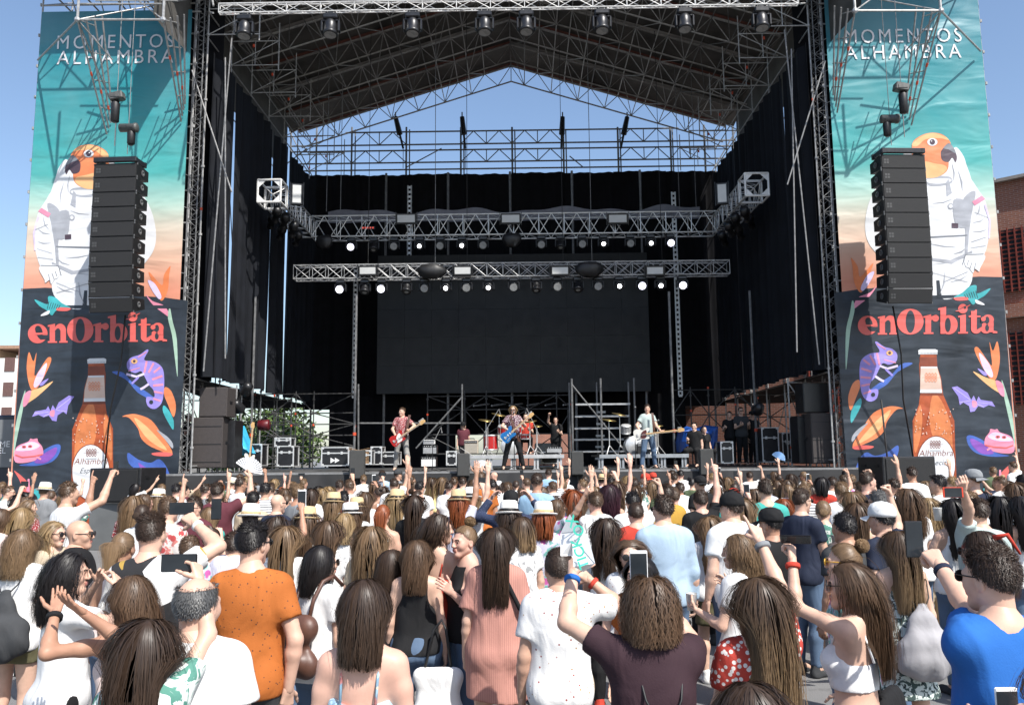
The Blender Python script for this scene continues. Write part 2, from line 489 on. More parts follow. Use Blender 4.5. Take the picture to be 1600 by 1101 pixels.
# ---- trusses
def box_truss(mb, p, q, w_, h_, n, rc=.025, rd=.013, x=False):
    p = Vector(p); q = Vector(q); d = (q - p).normalized()
    s = d.cross(Vector((0, 0, 1))).normalized() * (w_ / 2); u = Vector((0, 0, h_ / 2))
    if abs(d.z) > .9: s = Vector((w_ / 2, 0, 0)); u = Vector((0, h_ / 2, 0))
    cs = [s + u, s - u, -s - u, -s + u]
    for c_ in cs: mb.tube(p + c_, q + c_, rc, 6)
    for i in range(n):
        a = p + (q - p) * (i / n); b_ = p + (q - p) * ((i + 1) / n); mid = (a + b_) / 2
        for k in range(4):
            c0, c1 = cs[k], cs[(k + 1) % 4]
            mb.tube(a + c0, a + c1, rd, 5, cap=False)
            if x:
                mb.tube(a + c0, b_ + c1, rd, 5, cap=False); mb.tube(a + c1, b_ + c0, rd, 5, cap=False)
            else:
                mb.tube(a + c1, mid + c0, rd, 5, cap=False); mb.tube(mid + c0, b_ + c1, rd, 5, cap=False)
    for k in range(4): mb.tube(q + cs[k], q + cs[(k + 1) % 4], rd, 5, cap=False)

# ---- roof
ROOF_Y = [20.6, 22.5, 24.4, 26.35, 28.3, 30.2, 32.1, 34.0]
EX, EZ, AZ = 9.25, 16.25, 19.15
def rz_(x): return AZ - (AZ - EZ) * abs(x) / EX
rf = thing('stage_roof', 'pitched steel lattice stage roof under a dark membrane', 'roof', (0, 27, 0))
NX = 8
for iy, Y in enumerate(ROOF_Y):
    m = MB()
    for sgn in (-1, 1):
        m.tube((0, Y, AZ), (sgn * EX, Y, EZ), .045, 6)
        m.tube((0, Y, AZ - .72), (sgn * EX * .985, Y, EZ - .70), .032, 6)
        for k in range(NX):
            x0 = sgn * EX * k / NX; x1 = sgn * EX * (k + 1) / NX; xm = (x0 + x1) / 2
            m.tube((x0, Y, rz_(x0)), (xm, Y, rz_(xm) - .72), .018, 5, cap=False)
            m.tube((xm, Y, rz_(xm) - .72), (x1, Y, rz_(x1)), .018, 5, cap=False)
    m.tube((0, Y, AZ), (0, Y, AZ - .72), .02, 5)
    m.build('roof_truss', STEEL if iy % 2 else plain('rafter_steel', (0.28, 0.27, 0.255), .55, .35, .3, 6), rf)
    for sgn in (-1, 1):                       # flat beam cover on top of each truss
        m = MB(); m.sheet(lambda u, v: (sgn * EX * u, Y - .17 + .34 * v, rz_(sgn * EX * u) + .055), 8, 1)
        m.build('beam_cover', MEMBR if (iy >= 3 and (sgn < 0) != (iy % 2 == 1)) or iy == 7 else plain('grey_beam_cover', (0.33, 0.31, 0.285), .7, 0, .4, 2), rf)
for i in range(len(ROOF_Y) - 1):
    y0, y1 = ROOF_Y[i], ROOF_Y[i + 1]
    for sgn in (-1, 1):
        def fn(u, v, y0=y0, y1=y1, sgn=sgn):
            x = sgn * (EX + .35) * u
            return (x, y0 + (y1 - y0) * v, rz_(x) + .10 + .22 * math.sin(math.pi * v) * (1 - .4 * math.cos(u * 9)) * (.3 + .7 * math.sin(math.pi * min(1, u + .12))))
        m = MB(); m.sheet(fn, 20, 8); m.build('roof_panel', MEMB, rf, True)
    for k in range(-NX + 1, NX):              # ties between the trusses
        x = EX * k / NX
        m = MB()
        m.tube((x, y0, rz_(x) - .03), (x, y1, rz_(x) - .03), .022, 5, cap=False)
        xm = x + EX / NX / 2 * (1 if k >= 0 else -1)
        zz = rz_(xm) - .72
        m.tube((xm, y0, zz), (xm, y1, zz), .02, 5, cap=False)
        if (k + i) % 2: m.tube((xm, y0, zz), (x, y1, rz_(x)), .016, 5, cap=False)
        else: m.tube((x, y0, rz_(x)), (xm, y1, zz), .016, 5, cap=False)
        m.build('purlin', STEEL if k % 3 else STEELD, rf)
for sgn in (-1, 1):                           # unseen roof wings over the banner towers, put in for their shade
    m = MB(); m.sheet(lambda u, v: (sgn * (8.9 + 4.5 * u), 20.35 + 3.4 * v, 16.75 + .12 * math.sin(u * 3.1)), 6, 3); m.build('unseen_wing_panel', MEMB, rf, True)
    for k in range(6):
        x = sgn * (9 + .85 * k); m = MB(); m.tube((x, 20.35, 16.6), (x, 23.6, 16.6), .03, 6); m.tube((x, 20.4, 15.7), (x, 23.6, 15.7), .025, 6)
        for j in range(4): m.tube((x, 20.4 + .8 * j, 16.6 if j % 2 else 15.7), (x, 21.2 + .8 * j, 15.7 if j % 2 else 16.6), .02, 5)
        m.build('unseen_wing_rafter', STEEL, rf)
    for y in (20.4, 21.2, 22.0):
        m = MB(); m.tube((sgn * 8.9, y, 15.7), (sgn * 13.3, y, 15.7), .025, 6)
        for j in range(5): m.tube((sgn * (9 + .85 * j), y, 16.6 if j % 2 else 15.7), (sgn * (9.85 + .85 * j), y, 15.7 if j % 2 else 16.6), .02, 5)
        m.build('unseen_wing_rafter', STEEL, rf)
for sgn in (-1, 1):                           # hanging side walls below the eaves
    m = MB(); m.sheet(lambda u, v: (sgn * (9.35 + .05 * math.sin(u * 30)), 20.3 + 12.2 * u, 13.9 + 2.45 * v), 40, 3); m.build('eaves_valance', MEMB, rf, True)
# hanging chains from the roof
for k, (px, py, Y) in enumerate(((510, 330, 28.9), (532, 330, 28.9), (680, 410, 27), (925, 410, 27), (1062, 330, 28.9), (1088, 330, 28.9))):
    p = S(px, py, Y); m = MB(); m.tube(p, (p.x, Y, rz_(p.x) - .7), .012, 5)
    m.build('lifting_chain', STEELD, rf)

# ---- scaffold
def scaffold(name, label, posts, levels, grp, base=(0, 0), diag=True, z0=0.0, r=.024, mat=STEEL):
    t = thing(name, label, 'scaffolding', (posts[0][0], posts[0][1], 0), grp)
    zt = max(levels)
    for (x, y, top) in posts:
        m = MB(); m.tube((x, y, z0), (x, y, top), r, 6)
        m.build('post', mat, t)
        m = MB()
        z = z0 + .5
        while z < top: m.tube((x, y, z - .03), (x, y, z + .03), r * 2.1, 6); z += 2.0
        if len(m.v): m.build('rosette', mat, t)
        if rng.random() < .8:
            zz = z0 + rng.uniform(.5, 1) * (top - z0); m = MB(); m.tube((x, y, zz), (x, y, zz + .07), r * 1.5, 6); m.build('colour_mark', ORANGE, t)
    for z in levels:
        for i in range(len(posts) - 1):
            a, b_ = posts[i], posts[i + 1]
            if z <= min(a[2], b_[2]) + .01:
                m = MB(); m.tube((a[0], a[1], z), (b_[0], b_[1], z), r * .9, 6); m.build('ledger', mat, t)
    if diag:
        for i in range(len(posts) - 1):
            a, b_ = posts[i], posts[i + 1]
            for j in range(len(levels) - 1):
                if levels[j + 1] <= min(a[2], b_[2]) + .01:
                    m = MB()
                    if (i + j) % 2: m.tube((a[0], a[1], levels[j]), (b_[0], b_[1], levels[j + 1]), r * .8, 6)
                    else: m.tube((b_[0], b_[1], levels[j]), (a[0], a[1], levels[j + 1]), r * .8, 6)
                    m.build('brace', mat, t)
    return t
side = {-1: 'left', 1: 'right'}
for sgn in (-1, 1):
    X = 8.75 * sgn
    # inner posts carrying the curtains, one per roof truss
    posts = [(X, y, 16.0) for y in (22.5, 24.4, 26.35, 28.3, 30.2, 32.1, 34.0)]
    scaffold('side_scaffold', 'row of scaffold posts holding up the %s side of the roof behind the curtains' % side[sgn], posts, [2.0, 4.4, 14.4, 15.2, 16.0], 'side scaffolding', diag=False)
    posts = [(X + 1.3 * sgn, y, 16.0) for y in (22.6, 25, 27.5, 30, 32.4, 34.8)]
    scaffold('side_scaffold', 'outer scaffold wall with cross braces on the %s of the stage' % side[sgn], posts, [.3, 2.2, 4.4, 14.4, 16.0], 'side scaffolding')
    # lacing from the posts up to the roof
    t = thing('eaves_frame', 'stepped tube frames between the %s curtains and the roof eaves' % side[sgn], 'scaffolding', (X, 22.5, 14))
    for y in (22.5, 24.4, 26.35, 28.3, 30.2, 32.1, 34.0):
        for z in (15.2, 16.0):
            m = MB(); m.tube((X, y, z - .7), (X - sgn * 1.5, y, z - .7), .02, 6); m.build('ledger', STEEL, t)
        m = MB(); m.tube((X - sgn * 1.5, y, 14.3), (X - sgn * 1.5, y, 15.9), .02, 6); m.tube((X, y, 14.5), (X - sgn * 1.5, y, 15.3), .016, 6); m.tube((X - sgn * .75, y, 14.5), (X - sgn * .75, y, 15.3), .016, 6)
        m.build('brace', STEEL, t)
        m = MB(); m.tube((X - sgn * .7, y, 15.1), (X - sgn * .7, y, 15.19), .035, 6); m.build('colour_mark', ORANGE, t)
    # lattice tower between banner and curtain
    t = thing('lattice_tower', 'slim aluminium lattice tower between the %s banner and the curtain' % side[sgn], 'scaffolding', (sgn * 9.1, 22.4, 0), 'lattice towers')
    m = MB(); box_truss(m, (sgn * 9.0, 22.6, 0), (sgn * 9.0, 22.6, 17), .27, .27, 40, .018, .009); m.build('mast', STEELD, t)
    m = MB(); m.box((sgn * 9.0, 22.6, .03), (.6, .6, .05)); m.build('base_plate', STEELD, t)
    # diagonal black drape and brace in front
    # side curtains
    ys = [22.3, 24.35, 26.3, 28.25, 30.15, 32.05, 33.95]
    lab = ['nearest the audience', 'second from the front', 'third from the front', 'fourth from the front', 'fifth from the front', 'deepest, next to the back curtain']
    for i in range(6):
        y0, y1 = ys[i] + .035, ys[i + 1] - .045
        ph = rng.uniform(0, 6)
        def fn(u, v, y0=y0, y1=y1, ph=ph):
            y = y0 + (y1 - y0) * u
            pl = .11 * math.sin(y * 7.5 + ph + .5 * math.sin(v * 3)) + .04 * math.sin(y * 16 + ph * 2)
            return (sgn * (8.55 + pl * (1 - .35 * v)), y, 4.5 + 9.45 * v + .03 * math.sin(y * 3))
        m = MB(); m.sheet(fn, 44, 8)
        o = m.build('side_curtain', CLOTHN, None, True)
        tag(o, 'pleated navy black curtain on the %s stage wall, %s' % (side[sgn], lab[i]), 'curtain', 'side curtains')
    # front leg: flat black cloth facing the audience
    def fn(u, v): return (sgn * (8.62 + .85 * u), 23.4 - .9 * u + .05 * math.sin(u * 14), 4.4 + 11.4 * v)
    m = MB(); m.sheet(fn, 24, 6); o = m.build('front_drape', CLOTHB, None, True)
    tag(o, 'narrow black drape closing the gap next to the %s banner' % side[sgn], 'curtain')
    t = thing('raking_strut', 'long steel strut leaning across the black drape by the %s banner' % side[sgn], 'scaffolding', (sgn * 8.6, 22.2, 0))
    for (a, b_) in (((318, 580), (362, 60)), ((300, 110), (362, 300)), ((352, 560), (352, 90))):
        p = S(a[0], a[1], 22.25); q = S(b_[0], b_[1], 22.25)
        m = MB(); m.tube((sgn * abs(p.x), 22.25, p.z), (sgn * abs(q.x), 22.25, q.z), .021, 6); m.build('strut', plain('strut_steel', (0.24, 0.235, 0.23), .5, .35, .3, 8), t)
    # wing ceilings and wing scaffold below the curtains
    m = MB(); m.sheet(lambda u, v: (sgn * (8.5 + 3.6 * u), 22.6 + 12 * v, 4.35 + .9 * u * (1 - v) - .12 * math.sin(math.pi * u) * math.sin(v * 9)), 10, 24)
    tag(m.build('wing_canopy', CLOTHB, None, True), 'sagging black canopy over the %s stage wing' % side[sgn], 'canopy')
    m = MB(); m.sheet(lambda u, v: (sgn * (8.3 + 2.6 * u), 27.3, 4.0 + .6 * v), 4, 2)
    posts = [(sgn * x, 29.5, 4.3) for x in (8.0, 9.2, 10.4, 11.6)]
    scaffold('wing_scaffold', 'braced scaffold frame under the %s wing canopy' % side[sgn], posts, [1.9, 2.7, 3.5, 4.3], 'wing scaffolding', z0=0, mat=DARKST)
    posts = [(sgn * x, 24.6, 4.4) for x in (8.3, 9.4, 10.5)]
    scaffold('wing_scaffold', 'bright scaffold bay standing behind the %s loudspeaker stack' % side[sgn], posts, [2.6, 4.3], 'wing scaffolding', z0=0, mat=ALUD)

# ---- back wall: curtain, screen, scaffold
t = thing('back_scaffold', 'lattice scaffold rising above the back curtain against the sky', 'scaffolding', (0, 34.6, 0))
cols = [455, 495, 550, 635, 720, 800, 880, 965, 1047, 1100, 1145]
rows = [204, 224, 233, 252, 263]
for px in cols:
    a = S(px, 204, 34.6); hi = a.z if 540 < px < 1060 else a.z + .1
    m = MB(); m.tube((a.x, 34.6, 0), (a.x, 34.6, hi + .15), .045, 6); m.build('post', STEELD, t)
    if 540 < px < 1060:
        m = MB(); m.tube((a.x + .18, 34.75, 0), (a.x + .12, 34.75, hi + .1), .03, 6); m.build('post', STEELD, t)
for py in rows:
    a = S(455 if py > 210 else 540, py, 34.6); b_ = S(1150 if py > 210 else 1060, py, 34.6); z = (a.z + b_.z) / 2
    m = MB(); m.tube((a.x, 34.6, z), (b_.x, 34.6, z), .035, 6); m.build('ledger', STEELD, t)
for (a, b_) in ((550, 635), (720, 800), (800, 880), (965, 1047), (480, 550), (1047, 1110)):
    for (r0, r1) in ((204, 224), (233, 252)):
        if a in (480, 1047) and r0 == 204: continue
        m = MB(); za = S(800, r0, 34.6).z; zb = S(800, r1, 34.6).z; xa = S(a, 230, 34.6).x; xb = S(b_, 230, 34.6).x
        for k in range(4):
            x0 = xa + (xb - xa) * k / 4; x1 = xa + (xb - xa) * (k + 1) / 4
            m.tube((x0, 34.6, za if k % 2 else zb), (x1, 34.6, zb if k % 2 else za), .022, 5)
        m.tube(((xa + xb) / 2, 34.6, za), ((xa + xb) / 2, 34.6, zb), .022, 5)
        m.build('lattice_brace', STEELD, t)
for (a, b_) in (((634, 262), (690, 232)), ((912, 262), (890, 244)), ((452, 204), (500, 300)), ((1150, 204), (1100, 290)), ((480, 232), (440, 262))):
    p = S(*a, 34.5); q = S(*b_, 34.5); m = MB(); m.tube(p, q, .025, 6); m.build('brace', STEELD, t)
for k, (px, lean) in enumerate(((618, 12), (722, 5), (879, -2), (980, -10))):
    p = S(px, 183, 34.2); q = S(px + lean, 232, 34.2)
    t = thing('chain_motor', 'black chain motor and arm %s' % ['leaning above the back curtain, far left one', 'over the back curtain, just left of the middle', 'over the back curtain, just right of the middle', 'leaning above the back curtain, far right one'][k], 'hoist', p)
    m = MB(); m.tube(p, p + (q - p) * .55, .10, 8, .13); m.build('motor', BLACK, t)
    m = MB(); m.tube(p + (q - p) * .5, q, .05, 6); m.tube(q, q + Vector((0, 0, -.9)), .015, 5); m.build('chain', BLACK, t)
    m = MB(); m.tube(p, p + Vector((0, 0, .22)), .03, 6); m.build('hook', STEELD, t)
# back curtain
bz = S(800, 270, 34.1).z
for k in range(8):
    x0 = -8.8 + k * 2.2 - .03; x1 = -8.8 + (k + 1) * 2.2 + .03
    ph = rng.uniform(0, 6)
    def fn(u, v):
        x = x0 + (x1 - x0) * u
        return (x, 34.1 + .1 * (k % 2) + .05 * math.sin(x * 6 + ph) + .03 * math.sin(x * 15 + ph), 4.2 + (bz - 4.2) * v)
    m = MB(); m.sheet(fn, 40, 6)
    o = m.build('back_curtain', CLOTHB, None, True)
    tag(o, 'black back curtain panel, %s of eight across the rear of the stage' % ['leftmost', 'second from the left', 'third from the left', 'left middle one', 'right middle one', 'third from the right', 'second from the right', 'rightmost'][k], 'curtain', 'back curtain panels')
# lower black masking under the screen
m = MB()
m.sheet(lambda u, v: (-7.6 + 5.2 * u, 33.6 + .05 * math.sin(u * 60), 1.8 + 2.9 * v), 60, 2)
tag(m.build('masking_drape', CLOTHB, None, True), 'black masking drape below the left of the screen', 'curtain')
m = MB()
m.sheet(lambda u, v: (2.4 + 4.6 * u, 33.6 + .05 * math.sin(u * 60), 1.8 + 2.9 * v), 60, 2)
tag(m.build('masking_drape', CLOTHB, None, True), 'black masking drape below the right of the screen', 'curtain')
# screen of panels
a = S(591, 400, 32); b_ = S(1017, 611, 32)
t = thing('screen', 'large switched off black video screen in the middle of the stage', 'screen', (0, 32, b_.z))
nx, nz = 10, 5
for i in range(nx):
    for j in range(nz):
        ww = (b_.x - a.x) / nx; hh = (a.z - b_.z) / nz
        m = MB(); m.box((a.x + ww * (i + .5), 32, b_.z + hh * (j + .5)), (ww - .005, .10, hh - .005)); m.build('led_panel', SCREENM, t)
m = MB(); m.box(((a.x + b_.x) / 2, 32.12, (a.z + b_.z) / 2), (b_.x - a.x - .1, .06, a.z - b_.z - .1)); m.build('frame', BLACK, t)
for px in (600, 700, 800, 900, 1010):
    p = S(px, 612, 32.2); m = MB(); m.tube((p.x, 32.2, DZ), (p.x, 32.2, a.z + 3.5), .05, 6); m.build('support', STEELD, t)
# bright slotted uprights left and right of the screen
for k, (px, y0, y1) in enumerate(((556, 420, 620), (1052, 300, 618), (640, 290, 410), (470, 280, 600), (1130, 300, 600))):
    p = S(px, y0, 33.0); q = S(px, y1, 33.0)
    t = thing('slotted_upright', 'pale slotted aluminium upright %s' % ['left of the screen', 'right of the screen', 'behind the upper lights, left', 'by the left end of the back curtain', 'by the right end of the back curtain'][k], 'upright', (p.x, 33, q.z))
    m = MB(); m.tube((p.x - .07, 33, q.z), (p.x - .07, 33, p.z), .03, 6); m.tube((p.x + .07, 33, q.z), (p.x + .07, 33, p.z), .03, 6); m.build('rail', ALU, t)
    z = q.z; m = MB(); m.box((0, 0, 0), (.14, .03, .10)); rme = m.mesh('rung', ALU)
    while z < p.z: link('rung', rme, t).location = (0, 0, z - q.z); z += .2

# ---- lighting trusses
yU = 29.0; pa = S(490, 355, yU); pb = S(1117, 352, yU); zU = (pa.z + pb.z) / 2
t = thing('lighting_truss', 'upper aluminium lighting truss with two arms reaching forward', 'truss', (0, yU, zU))
m = MB(); box_truss(m, (pa.x, yU, zU), (pb.x, yU, zU), .62, .76, 16, .028, .016); m.build('main_span', ALU, t)
for sgn, px in ((-1, pa.x), (1, pb.x)):
    m = MB(); box_truss(m, (px + sgn * .3, yU, zU), (px + sgn * .3, 25.4, zU), .62, .66, 6, .028, .016); m.build('arm', ALU, t)
    c = Vector((px + sgn * .3, 25.05, zU)); m = MB(); h = .36
    for ax in (0, 1, 2):
        for s1 in (-1, 1):
            for s2 in (-1, 1):
                a_ = [0, 0, 0]; b2_ = [0, 0, 0]; a_[ax] = -h; b2_[ax] = h
                o1, o2 = [q for q in (0, 1, 2) if q != ax]
                a_[o1] = b2_[o1] = s1 * h; a_[o2] = b2_[o2] = s2 * h
                m.tube(c + Vector(a_), c + Vector(b2_), .035, 6)
    for s1 in (-1, 1):
        for s2 in (-1, 1):                    # gusset plates on the front face
            m.prism([c + Vector((s1 * h, -h, s2 * h)), c + Vector((s1 * h * .25, -h, s2 * h)), c + Vector((s1 * h, -h, s2 * h * .25))], (0, .012, 0))
            m.tube(c + Vector((s1 * h, h, s2 * h)), c + Vector((0, 0, 0)), .014, 5)
    m.build('corner_block', plain('bright_corner_aluminium', (0.72, 0.71, 0.69), .45, .15, .1, 8), t)
GT = m = MB()
m.sheet(lambda u, v: (pa.x + .4 + (pb.x - pa.x - .8) * u, yU + .5 + .06 * math.sin(u * 40), zU + .36 + v * (.42 + .08 * math.sin(u * 22) + .05 * math.sin(u * 51))), 120, 3)
tag(m.build('grey_gauze', GREYCL, None, True), 'rolled grey gauze lying along the top of the upper lighting truss', 'cloth')
yL = 27.0; pa2 = S(461, 425, yL); pb2 = S(1138, 421, yL); zL = (pa2.z + pb2.z) / 2
t = thing('lighting_truss', 'lower aluminium lighting truss with crossed bracing in front of the screen', 'truss', (0, yL, zL))
m = MB(); box_truss(m, (pa2.x, yL, zL), (pb2.x, yL, zL), .40, .46, 27, .022, .010, x=True); m.build('main_span', ALUD, t)
for px in (575, 730, 880, 1035):
    p = S(px, 420, yL); m = MB(); m.tube((p.x, yL, zL + .2), (p.x, yL, rz_(p.x) - .7), .010, 5); m.build('suspension_cable', RUBBER, t)
# sunlit front truss
yF = 19.9; pf = S(343, 7.5, yF); pg = S(1247, 7.5, yF); zF = (pf.z + pg.z) / 2
t = thing('lighting_truss', 'sunlit aluminium truss across the front edge of the roof carrying eight lamps', 'truss', (0, yF, zF))
m = MB(); box_truss(m, (pf.x, yF, zF), (pg.x, yF, zF), .10, .25, 17, .018, .011); m.build('main_span', plain('sunlit_aluminium', (0.60, 0.59, 0.57), .5, .2, .12, 9), t)
for k in range(5):
    p = pf.lerp(pg, (k + .5) / 5); m = MB(); m.tube((p.x, yF, zF + .15), (p.x, 20.6, rz_(p.x) - .7), .012, 5); m.build('suspension_cable', STEELD, t)
for sgn in (-1, 1):
    m = MB(); m.tube((sgn * 7.6, yF, zF - .1), (sgn * 8.75, 22.5, 15.2), .025, 6); m.tube((sgn * 7.6, yF, zF + .1), (sgn * 8.75, 22.5, 16), .025, 6); m.build('stay', STEEL, t)

# ---- moving heads
def mhead(label, p, tilt, lens, big, proto={}):
    """hanging moving head lamp: base, yoke, head, lens (meshes shared)"""
    if not proto:
        m = MB(); m.box((0, 0, -.07), (.30, .22, .12), bev=.025); m.box((0, 0, .02), (.10, .08, .08)); m.box((-.09, 0, .03), (.03, .06, .06)); m.box((.09, 0, .03), (.03, .06, .06)); proto['base'] = m.mesh('base', BLACKM)
        m = MB(); m.box((0, 0, -.155), (.34, .12, .045), bev=.015)
        for s_ in (-1, 1): m.box((s_ * .175, 0, -.27), (.045, .13, .25), bev=.015)
        proto['yoke'] = m.mesh('yoke', BLACKM)
        m = MB(); m.lathe([(.02, .17), (.09, .165), (.125, .13), (.135, .05), (.135, -.10), (.150, -.12), (.150, -.17), (.128, -.175)], n=18)
        proto['head'] = m.mesh('head', BLACKM, True)
        m = MB(); m.lathe([(.0, -.180), (.07, -.181), (.124, -.178)], n=18); proto['big'] = m.mesh('lens', LENS_OFF)
        m = MB(); m.lathe([(.0, -.178), (.05, -.18), (.07, -.177)], n=14); proto['small'] = m.mesh('lens', LENS_OFF)
    t = thing('moving_head_lamp', label, 'stage lamp', p, 'moving head lamps')
    link('base', proto['base'], t); y = link('yoke', proto['yoke'], t)
    h = link('head', proto['head'], t); h.location = (0, 0, -.29); h.rotation_euler = (R_(-tilt), 0, 0)
    l = link('lens', proto['big' if big else 'small'], h)
    if lens is not LENS_OFF:
        l.material_slots[0].link = 'OBJECT'; l.material_slots[0].material = lens
    return t
upx = [(549, 'v', 1), (584, 'o', 0), (616, 'o', 1), (656, 'w', 0), (688, 'o', 1), (722, 'w', 0), (755, 'o', 1), (846, 'o', 1), (876, 'o', 0), (910, 'o', 1), (943, 'w', 0), (985, 'o', 1), (1017, 'w', 0), (1048, 'v', 1)]
lpx = [(533, 'v', 1), (571, 'o', 0), (597, 'v', 1), (636, 'o', 0), (664, 'o', 1), (697, 'w', 0), (729, 'o', 1), (763, 'w', 0), (802, 'o', 1), (837, 'o', 0), (870, 'o', 1), (902, 'o', 0), (933, 'o', 1), (966, 'w', 0), (1001, 'v', 1), (1030, 'w', 0), (1064, 'v', 1)]
ordn = ['first', 'second', 'third', 'fourth', 'fifth', 'sixth', 'seventh', 'eighth', 'ninth', 'tenth', 'eleventh', 'twelfth', 'thirteenth', 'fourteenth', 'fifteenth', 'sixteenth', 'seventeenth']
sdesc = {'v': 'cool white glowing', 'w': 'bright small beam', 'o': 'unlit'}
for row, lst, Y, zz in (('upper', upx, yU - .25, zU - .45), ('lower', lpx, yL - .1, zL - .27)):
    for i, (px, s_, big) in enumerate(lst):
        p = S(px, 400, Y)
        mhead('%s moving head lamp, %s from the left under the %s truss' % (sdesc[s_], ordn[i], row), (p.x, Y, zz), 70 if s_ != 'o' or big else 25, {'v': LENS_VI, 'w': LENS_ON, 'o': LENS_OFF}[s_], big).scale = (1.02, 1.02, 1.02)
for i, px in enumerate((383, 517, 645, 757, 822, 940, 1069, 1189)):
    p = S(px, 20, yF)
    o = mhead('black moving head lamp, %s from the left under the sunlit front truss' % ordn[i], (p.x, yF, zF - .20), 8, LENS_OFF, True)
    o.scale = (1.25, 1.25, 1.25)
# LED flood panels
def flood(label, p, w_, h_, rx=0.0, ry=0.0):
    t = thing('flood_lamp', label, 'stage lamp', p, 'flat flood lamps'); t.rotation_euler = (rx, 0, ry)
    m = MB(); m.box((0, 0, 0), (w_ + .1, .14, h_ + .12), bev=.015); t2 = m.build('housing', BLACKM, None); t2.parent = t
    m = MB(); m.box((0, -.073, 0), (w_, .012, h_)); o = m.build('panel', PANEL, None); o.parent = t
    m = MB()
    for s_ in (-1, 1): m.box((s_ * (w_ / 2 + .075), .02, .02), (.02, .06, h_ + .2))
    o = m.build('bracket', BLACKM, None); o.parent = t
fl = ['leftmost', 'middle', 'rightmost']
for i, px in enumerate((635, 798, 965)):
    p = S(px, 342, yU - .5); flood('white flat flood lamp, %s of three on the upper truss' % fl[i], p, .62, .26, R_(8))
fl = ['far left', 'inner left', 'inner right', 'far right']
for i, px in enumerate((575, 723, 875, 1023)):
    p = S(px, 423, yL - .35); flood('white flat flood lamp, %s one of four on the lower truss' % fl[i], p, .52, .22, R_(8))
for sgn, (px, py), lb in ((-1, (464, 304), 'tall white flood lamp beside the left corner block'), (1, (1128, 303), 'tall white flood lamp beside the right corner block')):
    p = S(px, py, 25.3); flood(lb, p, .26, .58, 0, R_(-12 * sgn))
# hanging black bags (motor sacks)
for k, (px, py, Y, r) in enumerate(((675, 424, 26.6, .48), (921, 421, 26.6, .48), (507, 378, 28.6, .30), (800, 375, 28.6, .36))):
    p = S(px, py, Y); m = MB(); prof = []
    m.lathe([(r * .3, .24), (r * .8, .20), (r, .05), (r * .9, -.1), (r * .55, -.22), (r * .2, -.25)], p, None, 18, 1, .5)
    vs = [Vector(v) for v in m.v]; rg = random.Random(k)
    m.v = [tuple(v + Vector((rg.uniform(-.03, .03), rg.uniform(-.03, .03), rg.uniform(-.03, .03)))) for v in vs]
    tag(m.build('chain_bag', BLACK, None, True), ['limp black chain bag left of centre on the lower truss', 'limp black chain bag right of centre on the lower truss', 'small black chain bag under the left end of the upper truss', 'black chain bag under the middle of the upper truss'][k], 'bag', 'black chain bags')
# side profile lamps under the arms
for sgn in (-1, 1):
    for k in range(6):
        px = (432, 445, 458, 440, 425, 465)[k] if sgn < 0 else (1165, 1150, 1140, 1155, 1172, 1130)[k]; py = (335, 345, 358, 362, 345, 372)[k]
        p = S(px, py, 25.6 + .35 * k)
        m = MB(); rr = Euler((R_(70), R_(15 * sgn), R_(-30 * sgn))).to_matrix()
        t = thing('profile_lamp', 'black profile lamp clamped under the %s truss arm, %s from the front' % (side[sgn], ordn[k]), 'stage lamp', p, 'profile lamps on the %s arm' % side[sgn])
        m.lathe([(.05, .34), (.14, .3), (.15, .05), (.10, .02), (.10, -.3), (.13, -.33), (.125, -.35)], (0, 0, 0), rr, 12); o = m.build('barrel', BLACKM, None, True); o.parent = t
        m = MB(); m.box((0, 0, .17), (.28, .05, .03)); m.box((-.14, 0, .08), (.02, .04, .2)); m.box((.14, 0, .08), (.02, .04, .2)); m.tube((0, 0, .17), (0, 0, .32), .025, 6); o = m.build('yoke', BLACKM, None); o.parent = t
m = MB(); p = S(575, 356, yU - .3); m.box(p, (.5, .02, .10)); o = m.build('digit_display', BLACK); tag(o, 'small black box with red glowing digits on the upper truss', 'display')
m = MB()
for k in range(5): m.box((p.x - .18 + .09 * k, p.y - .013, p.z), (.05, .006, .06))
m.build('red_digit', REDLED, o)
# ================================================================== BANNERS (printed cloth on scaffold towers)
from mathutils.geometry import tessellate_polygon
YB = 22.35
def bz_(py): return S(1440, py, YB).z
def mk_banner_mat():
    m, t, b = _base('banner_print', (0.1, 0.4, 0.4), 0.38, 0, 0.4)
    tc = t.nodes.new('ShaderNodeTexCoord'); sx = t.nodes.new('ShaderNodeSeparateXYZ'); t.links.new(tc.outputs['Object'], sx.inputs[0])
    zt = bz_(0); mr = t.nodes.new('ShaderNodeMapRange'); mr.inputs[1].default_value = 0; mr.inputs[2].default_value = zt + 1.5; t.links.new(sx.outputs[2], mr.inputs[0])
    f = lambda py: bz_(py) / (zt + 1.5)
    stops = [(f(440), (0.62, 0.22, 0.13)), (f(415), (0.66, 0.30, 0.19)), (f(380), (0.66, 0.42, 0.30)), (f(335), (0.60, 0.53, 0.43)), (f(300), (0.38, 0.55, 0.47)), (f(255), (0.045, 0.34, 0.32)), (f(170), (0.018, 0.25, 0.27)), (f(0), (0.010, 0.15, 0.21))]
    n = noise(t, tc.outputs['Object'], 0.5, 4)
    c = ramp(t, mr.outputs[0], stops)
    c = mix(t, 0.12, c, ramp(t, n, [(0.3, (0.02, 0.2, 0.24)), (0.7, (0.55, 0.55, 0.5))]))
    t.links.new(c, b.inputs['Base Color'])
    return m, t, b
